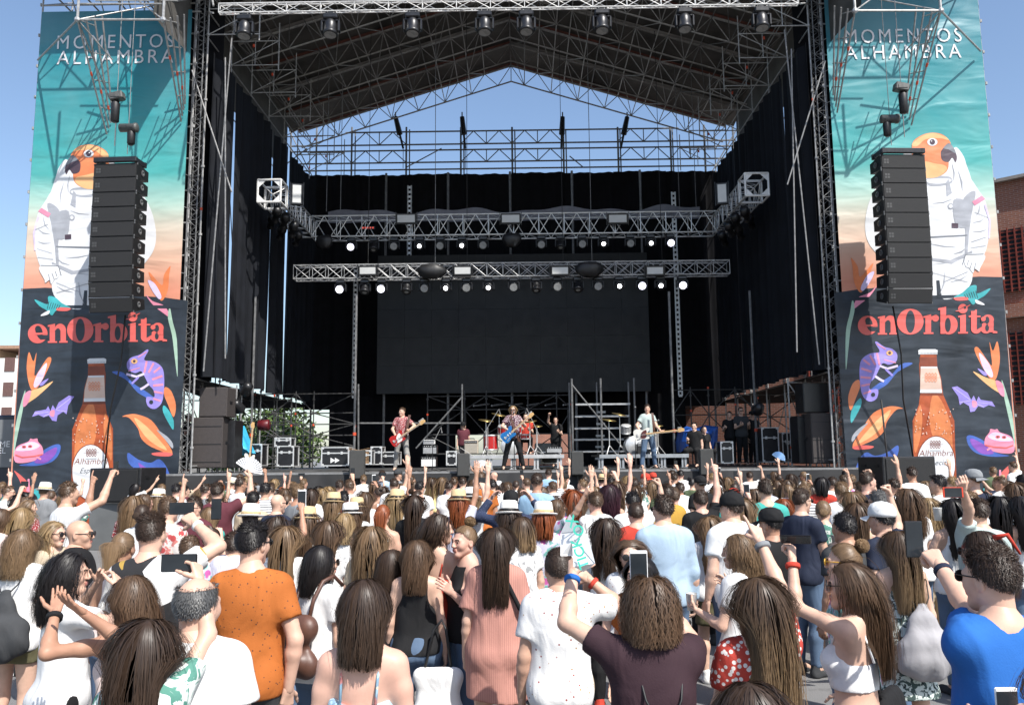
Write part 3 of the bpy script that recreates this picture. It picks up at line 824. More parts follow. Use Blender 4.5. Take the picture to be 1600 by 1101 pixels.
def wrinkle(t, b, strength=.26):
    v = mapped(t, (.45, 1, 1.3), rot=(0, R_(12), 0)); v2 = mapped(t, (.35, 1, 1.1), rot=(0, R_(-38), 0))
    a = t.nodes.new('ShaderNodeMath'); a.operation = 'ADD'
    t.links.new(noise(t, v, .7, 2, .4, 1.2), a.inputs[0]); t.links.new(noise(t, v2, 1.5, 2, .4, .8), a.inputs[1])
    bump(t, b, a.outputs[0], strength, .22)
BANM, t_, b_ = mk_banner_mat(); wrinkle(t_, b_)
def bprint(name, col, var=.18, sc=2.0, rough=.4):
    if name in MATS: return MATS[name]
    m, t, b = _base(name, col, rough, 0, .4)
    n = noise(t, mapped(t), sc, 5, .6)
    t.links.new(ramp(t, n, [(.3, tuple(c * (1 - var) for c in col)), (.7, tuple(min(.85, c * (1 + var)) for c in col))]), b.inputs['Base Color'])
    wrinkle(t, b); return m
PSL = bprint('print_slate', (0.024, 0.031, 0.041), .5, .9)
PCOR = bprint('print_coral', (0.62, 0.115, 0.10), .06)
PW = bprint('print_white', (0.64, 0.645, 0.655), .07, 1.5); PG = bprint('print_pale_grey', (0.33, 0.34, 0.37), .14); PG2 = bprint('print_mid_grey', (0.17, 0.18, 0.20), .12)
POR = bprint('print_orange', (0.66, 0.20, 0.08), .15); PYE = bprint('print_apricot', (0.72, 0.40, 0.18), .12); PBK = bprint('print_dark_plum', (0.07, 0.045, 0.06), .3)
PAM = bprint('print_amber', (0.36, 0.075, 0.025), .25, 3); PAML = bprint('print_light_amber', (0.56, 0.18, 0.065), .2, 3); PAMD = bprint('print_dark_amber', (0.20, 0.045, 0.02), .25)
PLAB = bprint('print_rose_beige', (0.60, 0.44, 0.36), .08); PPK = bprint('print_pink', (0.66, 0.24, 0.34), .15); PVI = bprint('print_violet', (0.27, 0.22, 0.58), .2); PBL = bprint('print_blue', (0.06, 0.12, 0.40), .3); PTE = bprint('print_turquoise', (0.05, 0.34, 0.36), .25)
PPU = bprint('print_purple', (0.22, 0.08, 0.38), .25); PGN = bprint('print_sage', (0.32, 0.46, 0.36), .15); PLI = bprint('print_lilac', (0.58, 0.50, 0.72), .1)
def smooth_poly(pts, k=4):
    n = len(pts); out = []
    for i in range(n):
        p0, p1, p2, p3 = (np.array(pts[(i + j) % n], float) for j in (-1, 0, 1, 2))
        for s in range(k):
            u = s / k
            out.append(tuple(.5 * ((2 * p1) + (-p0 + p2) * u + (2 * p0 - 5 * p1 + 4 * p2 - p3) * u * u + (-p0 + 3 * p1 - 3 * p2 + p3) * u ** 3)))
    return out
r5 = lambda *a: [(1250 + x / 3.669, 250 + y / 3.669) for x, y in a]
r4 = lambda *a: [(1250 + x / 3.669, y / 3.669) for x, y in a]
r6 = lambda *a: [(1250 + x / 3.669, 480 + y / 3.669) for x, y in a]
def ell(cx, cy, rx, ry, n=20, rot=0.0):
    c, s = math.cos(rot), math.sin(rot)
    return [(cx + rx * math.cos(2 * math.pi * i / n) * c - ry * math.sin(2 * math.pi * i / n) * s, cy + rx * math.cos(2 * math.pi * i / n) * s + ry * math.sin(2 * math.pi * i / n) * c) for i in range(n)]
class Art:
    """flat print: polygons on the banner plane in thin layers"""
    def __init__(s, flip): s.flip = flip; s.v = []; s.f = []; s.m = []; s.mats = []; s.k = 0
    def poly(s, px, mat, lvl, sm=False, raw=False):
        if sm: px = smooth_poly(px)
        pts = []
        for x, y in px:
            p = S(x, y, YB); pts.append(Vector((p.x * s.flip, 0, p.z)))
        tris = tessellate_polygon([pts])
        if mat not in s.mats: s.mats.append(mat)
        o = len(s.v); s.k += 1; yy = YB - .006 - .0025 * lvl - .00022 * s.k
        s.v += [(p.x, yy, p.z) for p in pts]
        for a, b2, c in tris:
            n = (pts[b2] - pts[a]).cross(pts[c] - pts[a])
            s.f.append((o + a, o + b2, o + c) if n.y < 0 else (o + a, o + c, o + b2)); s.m.append(s.mats.index(mat))
    def build(s, name, parent):
        off = root_loc(parent); me = bpy.data.meshes.new(name)
        me.from_pydata([(a - off[0], b2 - off[1], c - off[2]) for a, b2, c in s.v], [], s.f)
        for m in s.mats: me.materials.append(m)
        me.polygons.foreach_set('material_index', s.m); me.update()
        return link(name, me, parent)
def stroke(pts, w_):
    """ribbon outline around a polyline"""
    P = [np.array(p, float) for p in pts]; L = []; Rr = []
    for i, p in enumerate(P):
        d = P[min(i + 1, len(P) - 1)] - P[max(i - 1, 0)]; d /= np.linalg.norm(d) + 1e-9; n = np.array([-d[1], d[0]])
        ww = w_[i] if isinstance(w_, (list, tuple)) else w_
        L.append(tuple(p + n * ww / 2)); Rr.append(tuple(p - n * ww / 2))
    return L + Rr[::-1]
def glyphs(art, ox, oy, k, slope, C1, BG):
    """fat face lettering: en Orbita, built from bowls and stems"""
    def q(pts, mat, lvl): art.poly([(ox + x * k, oy - y * k - slope * x * k) for x, y in pts], mat, lvl)
    def rect(x0, y0, x1, y1, mat, lvl): q([(x0, y0), (x1, y0), (x1, y1), (x0, y1)], mat, lvl)
    E = lambda cx, cy, rx, ry, rot=0: ell(cx, cy, rx, ry, 28, rot)
    # e
    q(E(58, 55, 58, 57), C1, 3); q(E(66, 66, 20, 36, .25), BG, 4); q([(56, 46), (124, 46), (124, 26), (100, 20), (74, 20), (60, 34)], BG, 4); q([(40, 46), (112, 52), (114, 60), (42, 60)], C1, 5); q(E(60, 82, 17, 19), BG, 6)
    # n
    rect(128, 8, 160, 104, C1, 3); rect(117, 0, 172, 10, C1, 3); q([(117, 104), (160, 112), (160, 98), (117, 94)], C1, 3); q(E(190, 72, 34, 40), C1, 3); rect(192, 8, 224, 72, C1, 3); rect(184, 0, 234, 10, C1, 3); q([(160, 10), (192, 10), (192, 70), (184, 84), (172, 84), (160, 72)], BG, 4)
    # O
    q(E(308, 74, 78, 76), C1, 3); q(E(308, 74, 27, 66), BG, 4)
    # r
    rect(396, 8, 430, 104, C1, 3); rect(386, 0, 444, 10, C1, 3); q([(384, 104), (430, 116), (430, 100), (384, 95)], C1, 3); q(E(456, 92, 20, 20), C1, 3); q([(430, 80), (430, 104), (462, 113), (460, 96)], C1, 3)
    # b
    rect(484, 4, 518, 150, C1, 3); q([(470, 150), (518, 160), (518, 140), (470, 140)], C1, 3); q(E(534, 53, 52, 57), C1, 3); q(E(528, 52, 17, 42), BG, 4); rect(484, 0, 510, 60, C1, 5)
    # i with ringed planet for a dot
    rect(600, 8, 634, 104, C1, 3); rect(588, 0, 646, 10, C1, 3); q([(588, 104), (634, 114), (634, 98), (588, 95)], C1, 3)
    q(E(616, 146, 28, 28), C1, 3); q(stroke([(572, 132), (590, 134), (616, 146), (644, 160), (660, 168)], [2, 7, 3, 7, 2]), C1, 4); q(stroke([(584, 138), (606, 147), (630, 160), (650, 170)], 3), BG, 5); q(E(628, 152, 7, 7), BG, 5)
    # t
    rect(664, 22, 698, 132, C1, 3); q([(650, 104), (664, 108), (690, 140), (698, 140), (698, 104), (720, 104), (720, 95), (650, 95)], C1, 3); q(E(694, 26, 30, 27), C1, 3); q([(698, 22), (728, 40), (728, 60), (698, 60)], BG, 4)
    # a
    q(E(752, 32, 34, 33), C1, 3); rect(762, 6, 796, 80, C1, 3); q(E(764, 80, 34, 30), C1, 3); q(E(758, 76, 13, 22), BG, 4); q([(722, 62), (748, 62), (748, 78), (722, 78)], BG, 4); q(E(736, 84, 14, 14), C1, 5); q(E(758, 32, 11, 20), BG, 4); q([(790, 0), (818, 0), (818, 10), (796, 16)], C1, 3); rect(764, 40, 796, 62, C1, 5)
for sgn in (-1, 1):
    sd = side[sgn]
    Xi = S(1306, 300, YB).x; Xo = S(1567, 450, YB).x
    xi, xo = sgn * Xi, sgn * Xo
    zt = bz_(0) + (.05 if sgn < 0 else .9)
    root = thing('banner', 'tall printed festival banner hung on the %s tower, parrot astronaut looking %s' % (sd, sd), 'banner', ((xi + xo) / 2, YB, 0), 'stage banners')
    m = MB(); m.sheet(lambda u, v: (xi + (xo - xi) * u if sgn > 0 else xo + (xi - xo) * u, YB, .25 + (zt - .25) * v), 6, 20)
    m.build('banner_cloth', BANM, root)
    A = Art(sgn)
    A.poly([(1303, 458), (1340, 452), (1400, 447), (1450, 440), (1500, 434), (1530, 432), (1566, 433), (1606, 960), (1340, 960)], PSL, 0)
    A.poly([(1313, 470), (1567, 464), (1567, 459), (1313, 465)], PSL, 2)
    A.build('printed_ground', root)
    # astronaut with a parrot head
    A = Art(sgn)
    A.poly(r5((520, 30), (640, -60), (800, -90), (900, 0), (960, 80), (1020, 170), (1062, 240), (1086, 350), (1082, 440), (1060, 530), (1035, 560), (960, 540), (958, 600), (985, 690), (930, 770), (880, 792), (812, 792), (790, 700), (770, 790), (560, 795), (520, 640), (440, 540), (390, 470), (372, 380), (390, 260), (440, 150)), PW, 1, True)
    A.poly(r4((880, 850), (930, 885), (955, 950), (985, 1050), (960, 1100), (880, 1000), (830, 1010)), PW, 1, True)
    A.poly(r5((700, 560), (962, 560), (990, 640), (985, 690), (940, 760), (880, 792), (812, 792), (790, 700), (770, 792), (520, 795)), PW, 1)
    A.poly(r5((940, 215), (1005, 180), (985, 300), (968, 420), (958, 545), (945, 540), (946, 420), (930, 300)), PG, 2, True)
    A.poly(r5((735, 100), (850, 95), (870, 130), (800, 150), (735, 145)), PG, 2, True); A.poly(r5((735, 112), (850, 108), (862, 124), (800, 138), (735, 132)), PW, 3, True)
    for (a, b2, c) in (((1030, 260), (1000, 330), 2), ((1060, 330), (990, 360), 1.5), ((1066, 400), (985, 410), 1.5), ((880, 540), (955, 500), 2.2), ((760, 600), (940, 560), 1.6), ((800, 770), (830, 640), 2.5), ((860, 700), (960, 660), 2.0), ((740, 480), (900, 500), 1.5), ((905, 60), (930, 180), 2.5), ((870, 20), (880, 120), 2.0), ((760, 250), (870, 225), 1.2)): A.poly(stroke(r5(a, ((a[0] + b2[0]) / 2 + 8, (a[1] + b2[1]) / 2 + 6), b2), [.3, c, .3]), PG, 3)
    A.poly(r5((955, 300), (962, 420), (958, 520), (950, 560), (944, 520), (948, 400)), PG, 2, True)
    A.poly(r5((745, 438), (958, 428), (958, 436), (745, 448)), PG2, 2)
    A.poly(r5((740, 560), (860, 575), (985, 520), (985, 535), (870, 595), (740, 575)), PG, 2)
    A.poly(r5((780, 690), (798, 690), (812, 790), (785, 790)), PSL, 2)
    A.poly(r5((835, 130), (850, 110), (870, 190), (840, 210)), PG, 2)
    A.poly(r5((880, 230), (960, 250), (955, 380), (890, 370)), PG, 2, True)
    A.poly(r5((868, 362), (905, 365), (905, 392), (868, 390)), PBK, 3)
    A.poly(ell(*r5((862, 266))[0], 4.6, 4.6), PG, 3); A.poly(ell(*r5((862, 266))[0], 2.8, 2.8), PW, 4)
    A.poly(r5((985, 240), (1040, 205), (1060, 225), (1000, 262)), PPK, 2)
    A.poly(r5((1062, 250), (1092, 350), (1086, 450), (1078, 450), (1082, 350), (1054, 262)), PLI, 2)
    A.poly(r5((1040, 540), (1060, 560), (1030, 620), (1025, 640), (1000, 625), (990, 648), (968, 620), (950, 612), (940, 580), (960, 540)), PW, 3, True)
    for (a, b2) in (((1005, 590), (995, 640)), ((985, 585), (972, 622)), ((965, 575), (955, 605))): A.poly(stroke(r5(a, b2), 1.0), PG2, 4)
    A.poly(stroke(r5((930, 600), (945, 545), (1050, 540)), 1.1), PG2, 4)
    for (a, b2) in (((980, 470), (1070, 440)), ((975, 505), (1066, 490)), ((1000, 300), (1078, 330)), ((740, 640), (960, 700)), ((820, 700), (960, 640))): A.poly(stroke(r5(a, b2), .8), PG, 3)
    A.build('printed_astronaut', root)
    A = Art(sgn)
    A.poly(r4((640, 860), (650, 810), (700, 775), (760, 762), (820, 775), (862, 820), (850, 880), (850, 960), (820, 1000), (760, 1022), (700, 1015), (650, 960)), POR, 2, True)
    A.poly(r4((640, 830), (690, 785), (760, 764), (830, 785), (850, 805), (800, 795), (720, 800), (670, 840)), PYE, 3, True)
    A.poly(r4((700, 930), (780, 940), (830, 950), (840, 975), (800, 1010), (750, 1022), (700, 1010)), PYE, 3, True)
    A.poly(r4((812, 860), (850, 822), (880, 850), (898, 900), (890, 932), (872, 905), (850, 930), (815, 920), (806, 885)), PBK, 3, True)
    A.poly(r4((820, 850), (852, 824), (880, 850), (890, 880), (850, 860)), PG2, 4, True)
    A.poly(ell(*r4((757, 816))[0], 8, 6), PW, 4); A.poly(ell(*r4((757, 816))[0], 4.2, 4.4), PBK, 5); A.poly(ell(*r4((752, 811))[0], 1, 1), PW, 6)
    A.build('printed_parrot_head', root)
    # small hummingbird
    A = Art(sgn)
    A.poly(r5((930, 760), (970, 725), (1010, 720), (1015, 765), (1090, 735), (1060, 775), (1020, 800), (990, 830), (960, 800), (880, 790)), PTE, 3, True)
    A.poly(r5((880, 790), (950, 785), (960, 802), (900, 806)), PCOR, 4, True); A.poly(r5((1005, 800), (1050, 822), (1052, 832), (1010, 822)), PW, 4, True)
    for k in range(6): A.poly(stroke(r5((940 + k * 13, 770 - k * 4), (952 + k * 13, 792)), .9), PSL, 4)
    A.build('printed_bird', root)
    # bottle
    A = Art(sgn)
    body = r6((690, 270), (782, 270), (786, 340), (806, 400), (820, 500), (850, 570), (884, 650), (888, 800), (898, 1010), (900, 1300), (640, 1300), (648, 1010), (648, 800), (645, 650), (680, 560), (690, 480), (686, 400), (682, 330))
    A.poly(body, PAM, 1); A.poly(r6((760, 500), (800, 520), (840, 600), (868, 700), (872, 900), (820, 780), (760, 740), (740, 620)), PAML, 2, True); A.poly(r6((655, 660), (672, 600), (690, 560), (700, 640), (690, 740), (664, 830), (652, 800)), PAML, 2, True)
    A.poly(r6((684, 285), (782, 285), (784, 338), (686, 338)), PAMD, 2)
    A.poly(r6((690, 480), (812, 480), (820, 505), (688, 505)), PAMD, 2)
    A.poly(r6((676, 246), (690, 240), (774, 240), (788, 246), (786, 270), (678, 270)), PW, 3)
    for k in range(12): A.poly(ell(*r6((686 + k * 8.4, 264))[0], .7, .7, 6), PG2, 4)
    A.poly(r6((690, 340), (784, 340), (806, 420), (812, 490), (686, 490), (688, 420)), PLAB, 3); A.poly(r6((687, 470), (811, 470), (812, 490), (686, 490)), PW, 4); A.poly(r6((690, 340), (784, 340), (786, 350), (690, 350)), PW, 4)
    cx, cy = r6((778, 900))[0]
    A.poly(ell(cx, cy, 31, 45, 32), PAMD, 2); A.poly(ell(cx, cy, 29.5, 43.5, 32), PW, 3)
    for (ex, ey, s_, mm) in ((773, 785, 46, PAMD), (748, 402, 52, POR)):     # lattice emblem
        for i in range(4):
            for j in range(2):
                x, y = r6((ex - s_ / 2 + i * s_ / 3, ey))[0]; h = s_ / 2 / 3.669; d = s_ / 6 / 3.669 * (1 if (i + j) % 2 else -1)
                A.poly(stroke([(x, y - h), (x + d, y - h * .5), (x - d, y), (x + d, y + h * .5), (x, y + h)], .9), mm, 5)
                A.poly(stroke([(x - h, y), (x + h, y)], .3), mm, 4)
    A.poly(stroke(r6((742, 820), (806, 820)), .6), PG2, 4)
    rg = random.Random(5)
    for k in range(40):
        x, y = rg.uniform(660, 880), rg.uniform(580, 730); A.poly(ell(*r6((x, y))[0], .8, 1.1, 7), PLAB, 4)
    A.build('printed_bottle', root)
    # chameleon on a leaf
    A = Art(sgn)
    A.poly(r6((380, 500), (430, 450), (520, 390), (580, 325), (645, 322), (560, 370), (500, 440), (440, 480), (395, 540)), PBL, 1, True)
    A.poly(r6((340, 360), (352, 300), (400, 265), (455, 255), (430, 205), (440, 197), (480, 225), (530, 240), (556, 270), (550, 310), (510, 330), (475, 320), (455, 350), (430, 400), (405, 430), (400, 470), (445, 470), (440, 520), (400, 540), (360, 510), (345, 450)), PVI, 2, True)
    for (a, b2, c) in (((362, 300), (400, 330), 8), ((350, 350), (410, 370), 9), ((346, 400), (405, 405), 9), ((350, 450), (400, 440), 8), ((362, 495), (405, 480), 7), ((400, 275), (430, 330), 8), ((440, 262), (455, 330), 8), ((480, 300), (548, 318), 4), ((440, 210), (490, 240), 4)): A.poly(stroke(r6(a, b2), c / 2.6), PPK, 3)
    A.poly(stroke(r6((455, 335), (500, 352), (560, 335)), 3.6), PLI, 3); A.poly(stroke(r6((430, 395), (460, 415), (480, 425)), 3.6), PLI, 3); A.poly(stroke(r6((490, 355), (530, 392)), 3.4), PVI, 3)
    A.poly(ell(*r6((512, 262))[0], 5.2, 4), PYE, 4); A.poly(ell(*r6((512, 262))[0], 2.2, 2.2), PBK, 5); A.poly(ell(*r6((418, 500))[0], 3.2, 3.2), PSL, 4)
    A.build('printed_chameleon', root)
    A = Art(sgn)                                # flowers, leaves
    A.poly(r6((275, 520), (300, 440), (335, 415), (345, 450), (320, 520), (290, 590)), POR, 1, True); A.poly(r6((290, 610), (310, 560), (345, 520), (350, 560), (310, 640), (292, 660)), PTE, 1, True)
    A.poly(r6((300, 800), (360, 690), (420, 605), (500, 570), (550, 568), (590, 580), (550, 588), (500, 650), (480, 710), (420, 760)), POR, 1, True); A.poly(r6((330, 780), (400, 690), (470, 620), (520, 590), (470, 680), (410, 740)), PYE, 2, True); A.poly(r6((300, 800), (350, 790), (420, 795), (400, 810), (320, 815)), PCOR, 2, True); A.poly(r6((298, 740), (330, 700), (390, 660), (340, 720), (300, 770)), PG, 1, True)
    A.poly(r6((315, 950), (340, 870), (380, 830), (430, 850), (500, 830), (560, 790), (556, 850), (500, 900), (440, 960), (360, 1000)), PBL, 1, True); A.poly(r6((330, 940), (380, 890), (450, 880), (500, 850), (460, 930), (380, 980)), PPU, 2, True)
    A.poly(r6((430, 1000), (450, 960), (470, 1010), (440, 1040)), PTE, 1, True)
    A.build('printed_leaf', root); A = Art(sgn)
    A.poly(r6((955, 740), (990, 735), (1060, 770), (1120, 830), (1200, 850), (1100, 855), (1010, 835), (965, 790)), PBL, 1, True); A.poly(r6((980, 750), (1060, 790), (1110, 835), (1040, 838), (985, 790)), PPU, 2, True)
    # bird of paradise flowers
    A.poly(r6((1100, 330), (1085, 200), (1105, 250), (1130, 195), (1145, 290), (1130, 390), (1105, 420), (1060, 370), (1000, 250), (1020, 230), (1070, 300)), POR, 1, True); A.poly(r6((1025, 260), (1080, 320), (1105, 385), (1090, 400), (1050, 350)), PLI, 2, True); A.poly(r6((1016, 350), (1060, 372), (1070, 390), (1050, 388)), PVI, 2, True)
    A.poly(r6((990, 368), (1060, 400), (1120, 420), (1160, 450), (1165, 510), (1140, 490), (1080, 450)), PYE, 1, True); A.poly(r6((1155, 415), (1185, 500), (1220, 640), (1232, 800), (1215, 720), (1170, 520)), PGN, 1, True); A.poly(r6((1120, 420), (1160, 440), (1170, 510), (1140, 490)), PPK, 2, True)
    A.build('printed_flower', root); A = Art(sgn)
    A.poly(r5((300, 610), (292, 560), (330, 610), (345, 670), (418, 590), (400, 650), (375, 720), (345, 760), (310, 700)), POR, 1, True); A.poly(r5((348, 730), (385, 660), (425, 640), (400, 700), (362, 750)), PLI, 2, True); A.poly(r5((300, 850), (330, 790), (400, 760), (440, 720), (400, 780), (340, 830), (300, 860)), PPK, 1, True); A.poly(r5((262, 990), (285, 880), (300, 800), (312, 860), (290, 960), (275, 1100), (262, 1200)), PGN, 1, True)
    A.build('printed_flower', root); A = Art(sgn)
    A.poly(r6((1130, 1010), (1150, 950), (1230, 880), (1190, 960), (1180, 1100), (1130, 1120)), PCOR, 1, True); A.poly(r6((1050, 1040), (1100, 990), (1140, 1000), (1100, 1030), (1080, 1100)), PTE, 1, True); A.poly(r6((1140, 930), (1150, 930), (1160, 1000), (1140, 1010)), PPK, 2)
    A.build('printed_leaf', root)
    A = Art(sgn)                                # bat
    A.poly(r6((868, 458), (900, 452), (960, 490), (980, 530), (995, 505), (1010, 540), (1022, 510), (1035, 530), (1100, 540), (1118, 570), (1080, 560), (1050, 575), (1020, 565), (1000, 595), (975, 600), (968, 565), (935, 545), (915, 560), (905, 510)), PVI, 2)
    A.poly(r6((985, 535), (1010, 540), (1012, 565), (990, 572)), PPK, 3, True)
    for (a, b2) in (((975, 530), (880, 462)), ((975, 535), (912, 545)), ((1020, 545), (1105, 552)), ((1015, 555), (1050, 570))): A.poly(stroke(r6(a, b2), .7), PLI, 3)
    A.build('printed_bat', root)
    A = Art(sgn)                                # frog
    A.poly(r6((1055, 800), (1060, 750), (1085, 715), (1090, 697), (1115, 700), (1130, 697), (1145, 715), (1200, 735), (1225, 770), (1222, 830), (1150, 835), (1060, 810)), PPK, 2, True)
    A.poly(r6((1075, 740), (1120, 715), (1190, 740), (1215, 765), (1130, 765)), PLI, 3, True)
    for x, y in ((1132, 742), (1168, 744)): A.poly(ell(*r6((x, y))[0], 3.6, 2.4), PCOR, 4); A.poly(ell(*r6((x, y))[0], 1.4, 1.2), PBK, 5)
    A.poly(stroke(r6((1060, 790), (1110, 800), (1180, 805), (1220, 790)), 2), PCOR, 4); A.poly(stroke(r6((1100, 800), (1070, 818)), 3), PPK, 3)
    A.build('printed_frog', root)
    # lettering (never mirrored)
    L = Art(1)
    if sgn > 0: glyphs(L, 1340, 523.2, .2660, .012, PCOR, PSL)
    else: glyphs(L, 44, 536.0, .2660, .012, PCOR, PSL)
    L.build('festival_title', root)
    for (tx, cxp, cyp, sz, sp) in (('MOMENTOS', 1411 if sgn > 0 else 180, 67 if sgn > 0 else 76, .60, 1.30), ('ALHAMBRA', 1411 if sgn > 0 else 180, 92 if sgn > 0 else 100, .60, 1.30)):
        p = S(cxp, cyp, YB)
        me = text_mesh(tx, sz, 0.0, sp); wdt = max(v.co.x for v in me.vertices) - min(v.co.x for v in me.vertices)
        p2 = (S(cxp + 91, cyp, YB).x - S(cxp - 91, cyp, YB).x) / wdt
        me.transform(Matrix.Translation((p.x - root.location.x, -.02, p.z)) @ Matrix.Rotation(R_(90), 4, 'X') @ Matrix.Diagonal((p2, 1, 1, 1)))
        me.materials.append(PW); link('banner_lettering', me, root)
    lx, ly = cx, cy - 10
    for (tx, py, sz, shr, mm) in (('Alhambra', 712, .235, .2, PAMD), ('Especial', 726, .20, .35, PSL)):
        p = S(lx, py, YB); me = text_mesh(tx, sz, -.002, 1.0, shr)
        me.transform(Matrix.Translation((p.x * sgn - root.location.x, -.024, p.z)) @ Matrix.Rotation(R_(90), 4, 'X')); me.materials.append(mm); link('label_lettering', me, root)
    # tower tubes behind and edge rope pegs
    tw = thing('banner_tower', 'scaffold tower carrying the %s banner' % sd, 'scaffolding', ((xi + xo) / 2, 23.2, 0), 'banner towers')
    for x in (xi + sgn * -.08, xo + sgn * .07, (xi + xo) / 2):
        for y in (22.5, 24.0):
            m = MB(); m.tube((x, y, 0), (x, y, 17), .026, 6); m.build('post', STEEL, tw)
    for k in range(18):
        z = .3 + k * .95
        m = MB(); m.tube((xi - sgn * .1, 22.52, z), (xo + sgn * .1, 22.52, z), .024, 6); m.build('ledger', STEEL, tw)
        if k % 2 == 0:
            m = MB(); m.tube((xo + sgn * .05, 22.5, z), (xo + sgn * .05, 24, z + .95), .02, 6); m.tube((xi, 22.5, z), (xi, 24, z + .95), .02, 6); m.build('brace', STEEL, tw)
        for e, x in enumerate((xi, xo)):
            m = MB(); m.tube((x - sgn * (.1 if not e else -.09), 22.5, z + .4), (x, YB, z + .42), .008, 5); m.tube((x - sgn * (.12 if not e else -.12), 22.5, z - .03), (x - sgn * (.12 if not e else -.12), 22.5, z + .05), .035, 6); m.build('lashing', STEEL, tw)
    # ---------------- cantilever frame and line array
    cf = thing('cantilever_frame', 'steel tube outrigger frame above the %s loudspeaker array' % sd, 'scaffolding', (sgn * 10, 20, 12), 'outrigger frames')
    fx = lambda px, py, Y: (lambda p: Vector((sgn * abs(p.x), Y, p.z)))(S(px if sgn > 0 else 1591 - px, py if sgn > 0 else py + 14, Y))
    Aa, Bb = fx(1336, 17, 20.0), fx(1470, 17, 20.0)
    tubes = [(Aa, Bb, .03), (Aa, Aa + Vector((0, 0, 2)), .035), (Bb, Bb + Vector((0, 0, 2)), .035), (Aa + Vector((0, 2.4, 1.6)), Bb + Vector((0, 2.4, 1.6)), .025)]
    for k in range(4):
        o = Vector((sgn * -.05 * k, .3 * k, .22 * k))
        tubes.append((Aa + o, fx(1308 - 2 * k, 176 - 9 * k, 22.3), .024))
        tubes.append((Bb + o, fx(1424 - 3 * k, 196 - 9 * k, 22.3), .024))
    tubes += [(Aa + Vector((0, .1 + .7 * k, .5 + .5 * k)), Bb + Vector((0, .1 + .7 * k, .5 + .5 * k)), .02) for k in range(3)] + [(Aa.lerp(fx(1306, 172, 22.3), .25 * k), Aa.lerp(fx(1306, 172, 22.3), .25 * k + .2) + Vector((0, .5, .8)), .016) for k in range(4)] + [(Bb.lerp(fx(1424, 196, 22.3), .25 * k), Bb.lerp(fx(1424, 196, 22.3), .25 * k + .2) + Vector((0, .5, .8)), .016) for k in range(4)]
    tubes += [(Bb, fx(1532, 80, 22.2), .028), (Bb, fx(1420, 140, 22.2), .02), (Aa, Bb + Vector((-sgn * .6, 1.6, 1.6)), .02), (Bb, Aa + Vector((0, 2.0, 1.8)), .02), (fx(1415, 80, 21), fx(1470, 17, 20), .018)]
    for a, b2, r in tubes:
        m = MB(); m.tube(a, b2, r, 7); m.build('tube', STEEL, cf)
    for p in (Aa, Bb): m = MB(); m.box(p, (.14, .14, .14), bev=.04); m.build('coupler', ALUD, cf)
    for k in range(6):
        a, b2, r = tubes[4 + k]; p = a.lerp(b2, .35 + .1 * k); d = (b2 - a).normalized() * .05
        m = MB(); m.tube(p - d, p + d, r * 1.4, 6); m.build('colour_mark', ORANGE, cf)
    YA = 20.5; pt = fx(1410, 238, YA); pb_ = fx(1410, 474, YA)
    dirx = -sgn
    la = thing('line_array', 'hanging column of ten black line array loudspeakers in front of the %s banner' % sd, 'loudspeaker', (pt.x, YA, pt.z), 'line arrays', R_(3 * -sgn * -1))
    Hc = (pt.z - pb_.z) / 10.0 * .985
    m = MB(); m.box((0, -.02, .03), (1.16, .10, .14), bev=.02); m.box((0, .45, .03), (1.16, .08, .14)); m.box((-.52, .2, .03), (.08, .55, .12)); m.box((.52, .2, .03), (.08, .55, .12))
    o = m.build('flying_frame', BLACKM, None); o.parent = la
    ang = [0, 0, 0, 0, .4, .9, 1.8, 3.4, 5.5, 8.0]; pos = Vector((0, 0, -.05)); tot = 0
    if sgn < 0:
        m = MB(); W, D = 1.16, .62
        v = [(-W / 2, 0, -.006), (W / 2, 0, -.006), (W / 2, 0, -Hc + .006), (-W / 2, 0, -Hc + .006), (-W / 2 + .01, D, -.06), (W / 2 - .01, D, -.06), (W / 2 - .01, D, -Hc + .06), (-W / 2 + .01, D, -Hc + .06)]
        m.add(v, [(0, 1, 2, 3), (5, 4, 7, 6), (1, 5, 6, 2), (4, 0, 3, 7), (4, 5, 1, 0), (3, 2, 6, 7)])
        CAB_M = m.mesh('cabinet', plain('array_black', (0.006, 0.006, 0.0065), .6, 0, .3, 8))
        m = MB(); m.box((0, -.008, -Hc / 2), (W - .03, .02, Hc - .035), bev=.006); GRI_M = m.mesh('grille', plain('perforated_black_grille', (0.011, 0.011, 0.0115), .75, 0, .3, 25, bmp=.5))
        m = MB()
        for s_ in (-1, 1):
            m.lathe([(.075, 0), (.085, .012), (.05, .02), (.045, -.01), (.0, -.012)], (s_ * (W / 2 - .002), .3, -Hc / 2), Matrix.Rotation(R_(90 * s_), 3, 'Y'), 14)
            m.box((s_ * (W / 2 + .006), .02, -.03), (.015, .03, .05)); m.box((s_ * (W / 2 + .006), .02, -Hc + .03), (.015, .03, .05))
        HAN_M = m.mesh('side_handle', plain('worn_handle_metal', (0.16, 0.16, 0.16), .4, .4))
        m = MB()
        for i in (-1, 1):
            for j in (-1, 1): m.box((-W / 2 + .13 + i * .035, -.02, -Hc / 2 + j * .035), (.055, .004, .055))
        LOG_M = m.mesh('maker_mark', plain('faint_grey_mark', (0.05, 0.05, 0.05), .6))
    for k in range(10):
        tot += ang[k] * .55
        o = link('cabinet', CAB_M, la); o.location = pos; o.rotation_euler = (R_(tot), 0, 0)
        gch = link('grille', GRI_M, o); link('side_handle', HAN_M, o); link('maker_mark', LOG_M, o)
        pos = pos + Matrix.Rotation(R_(tot), 3, 'X') @ Vector((0, 0, -Hc))
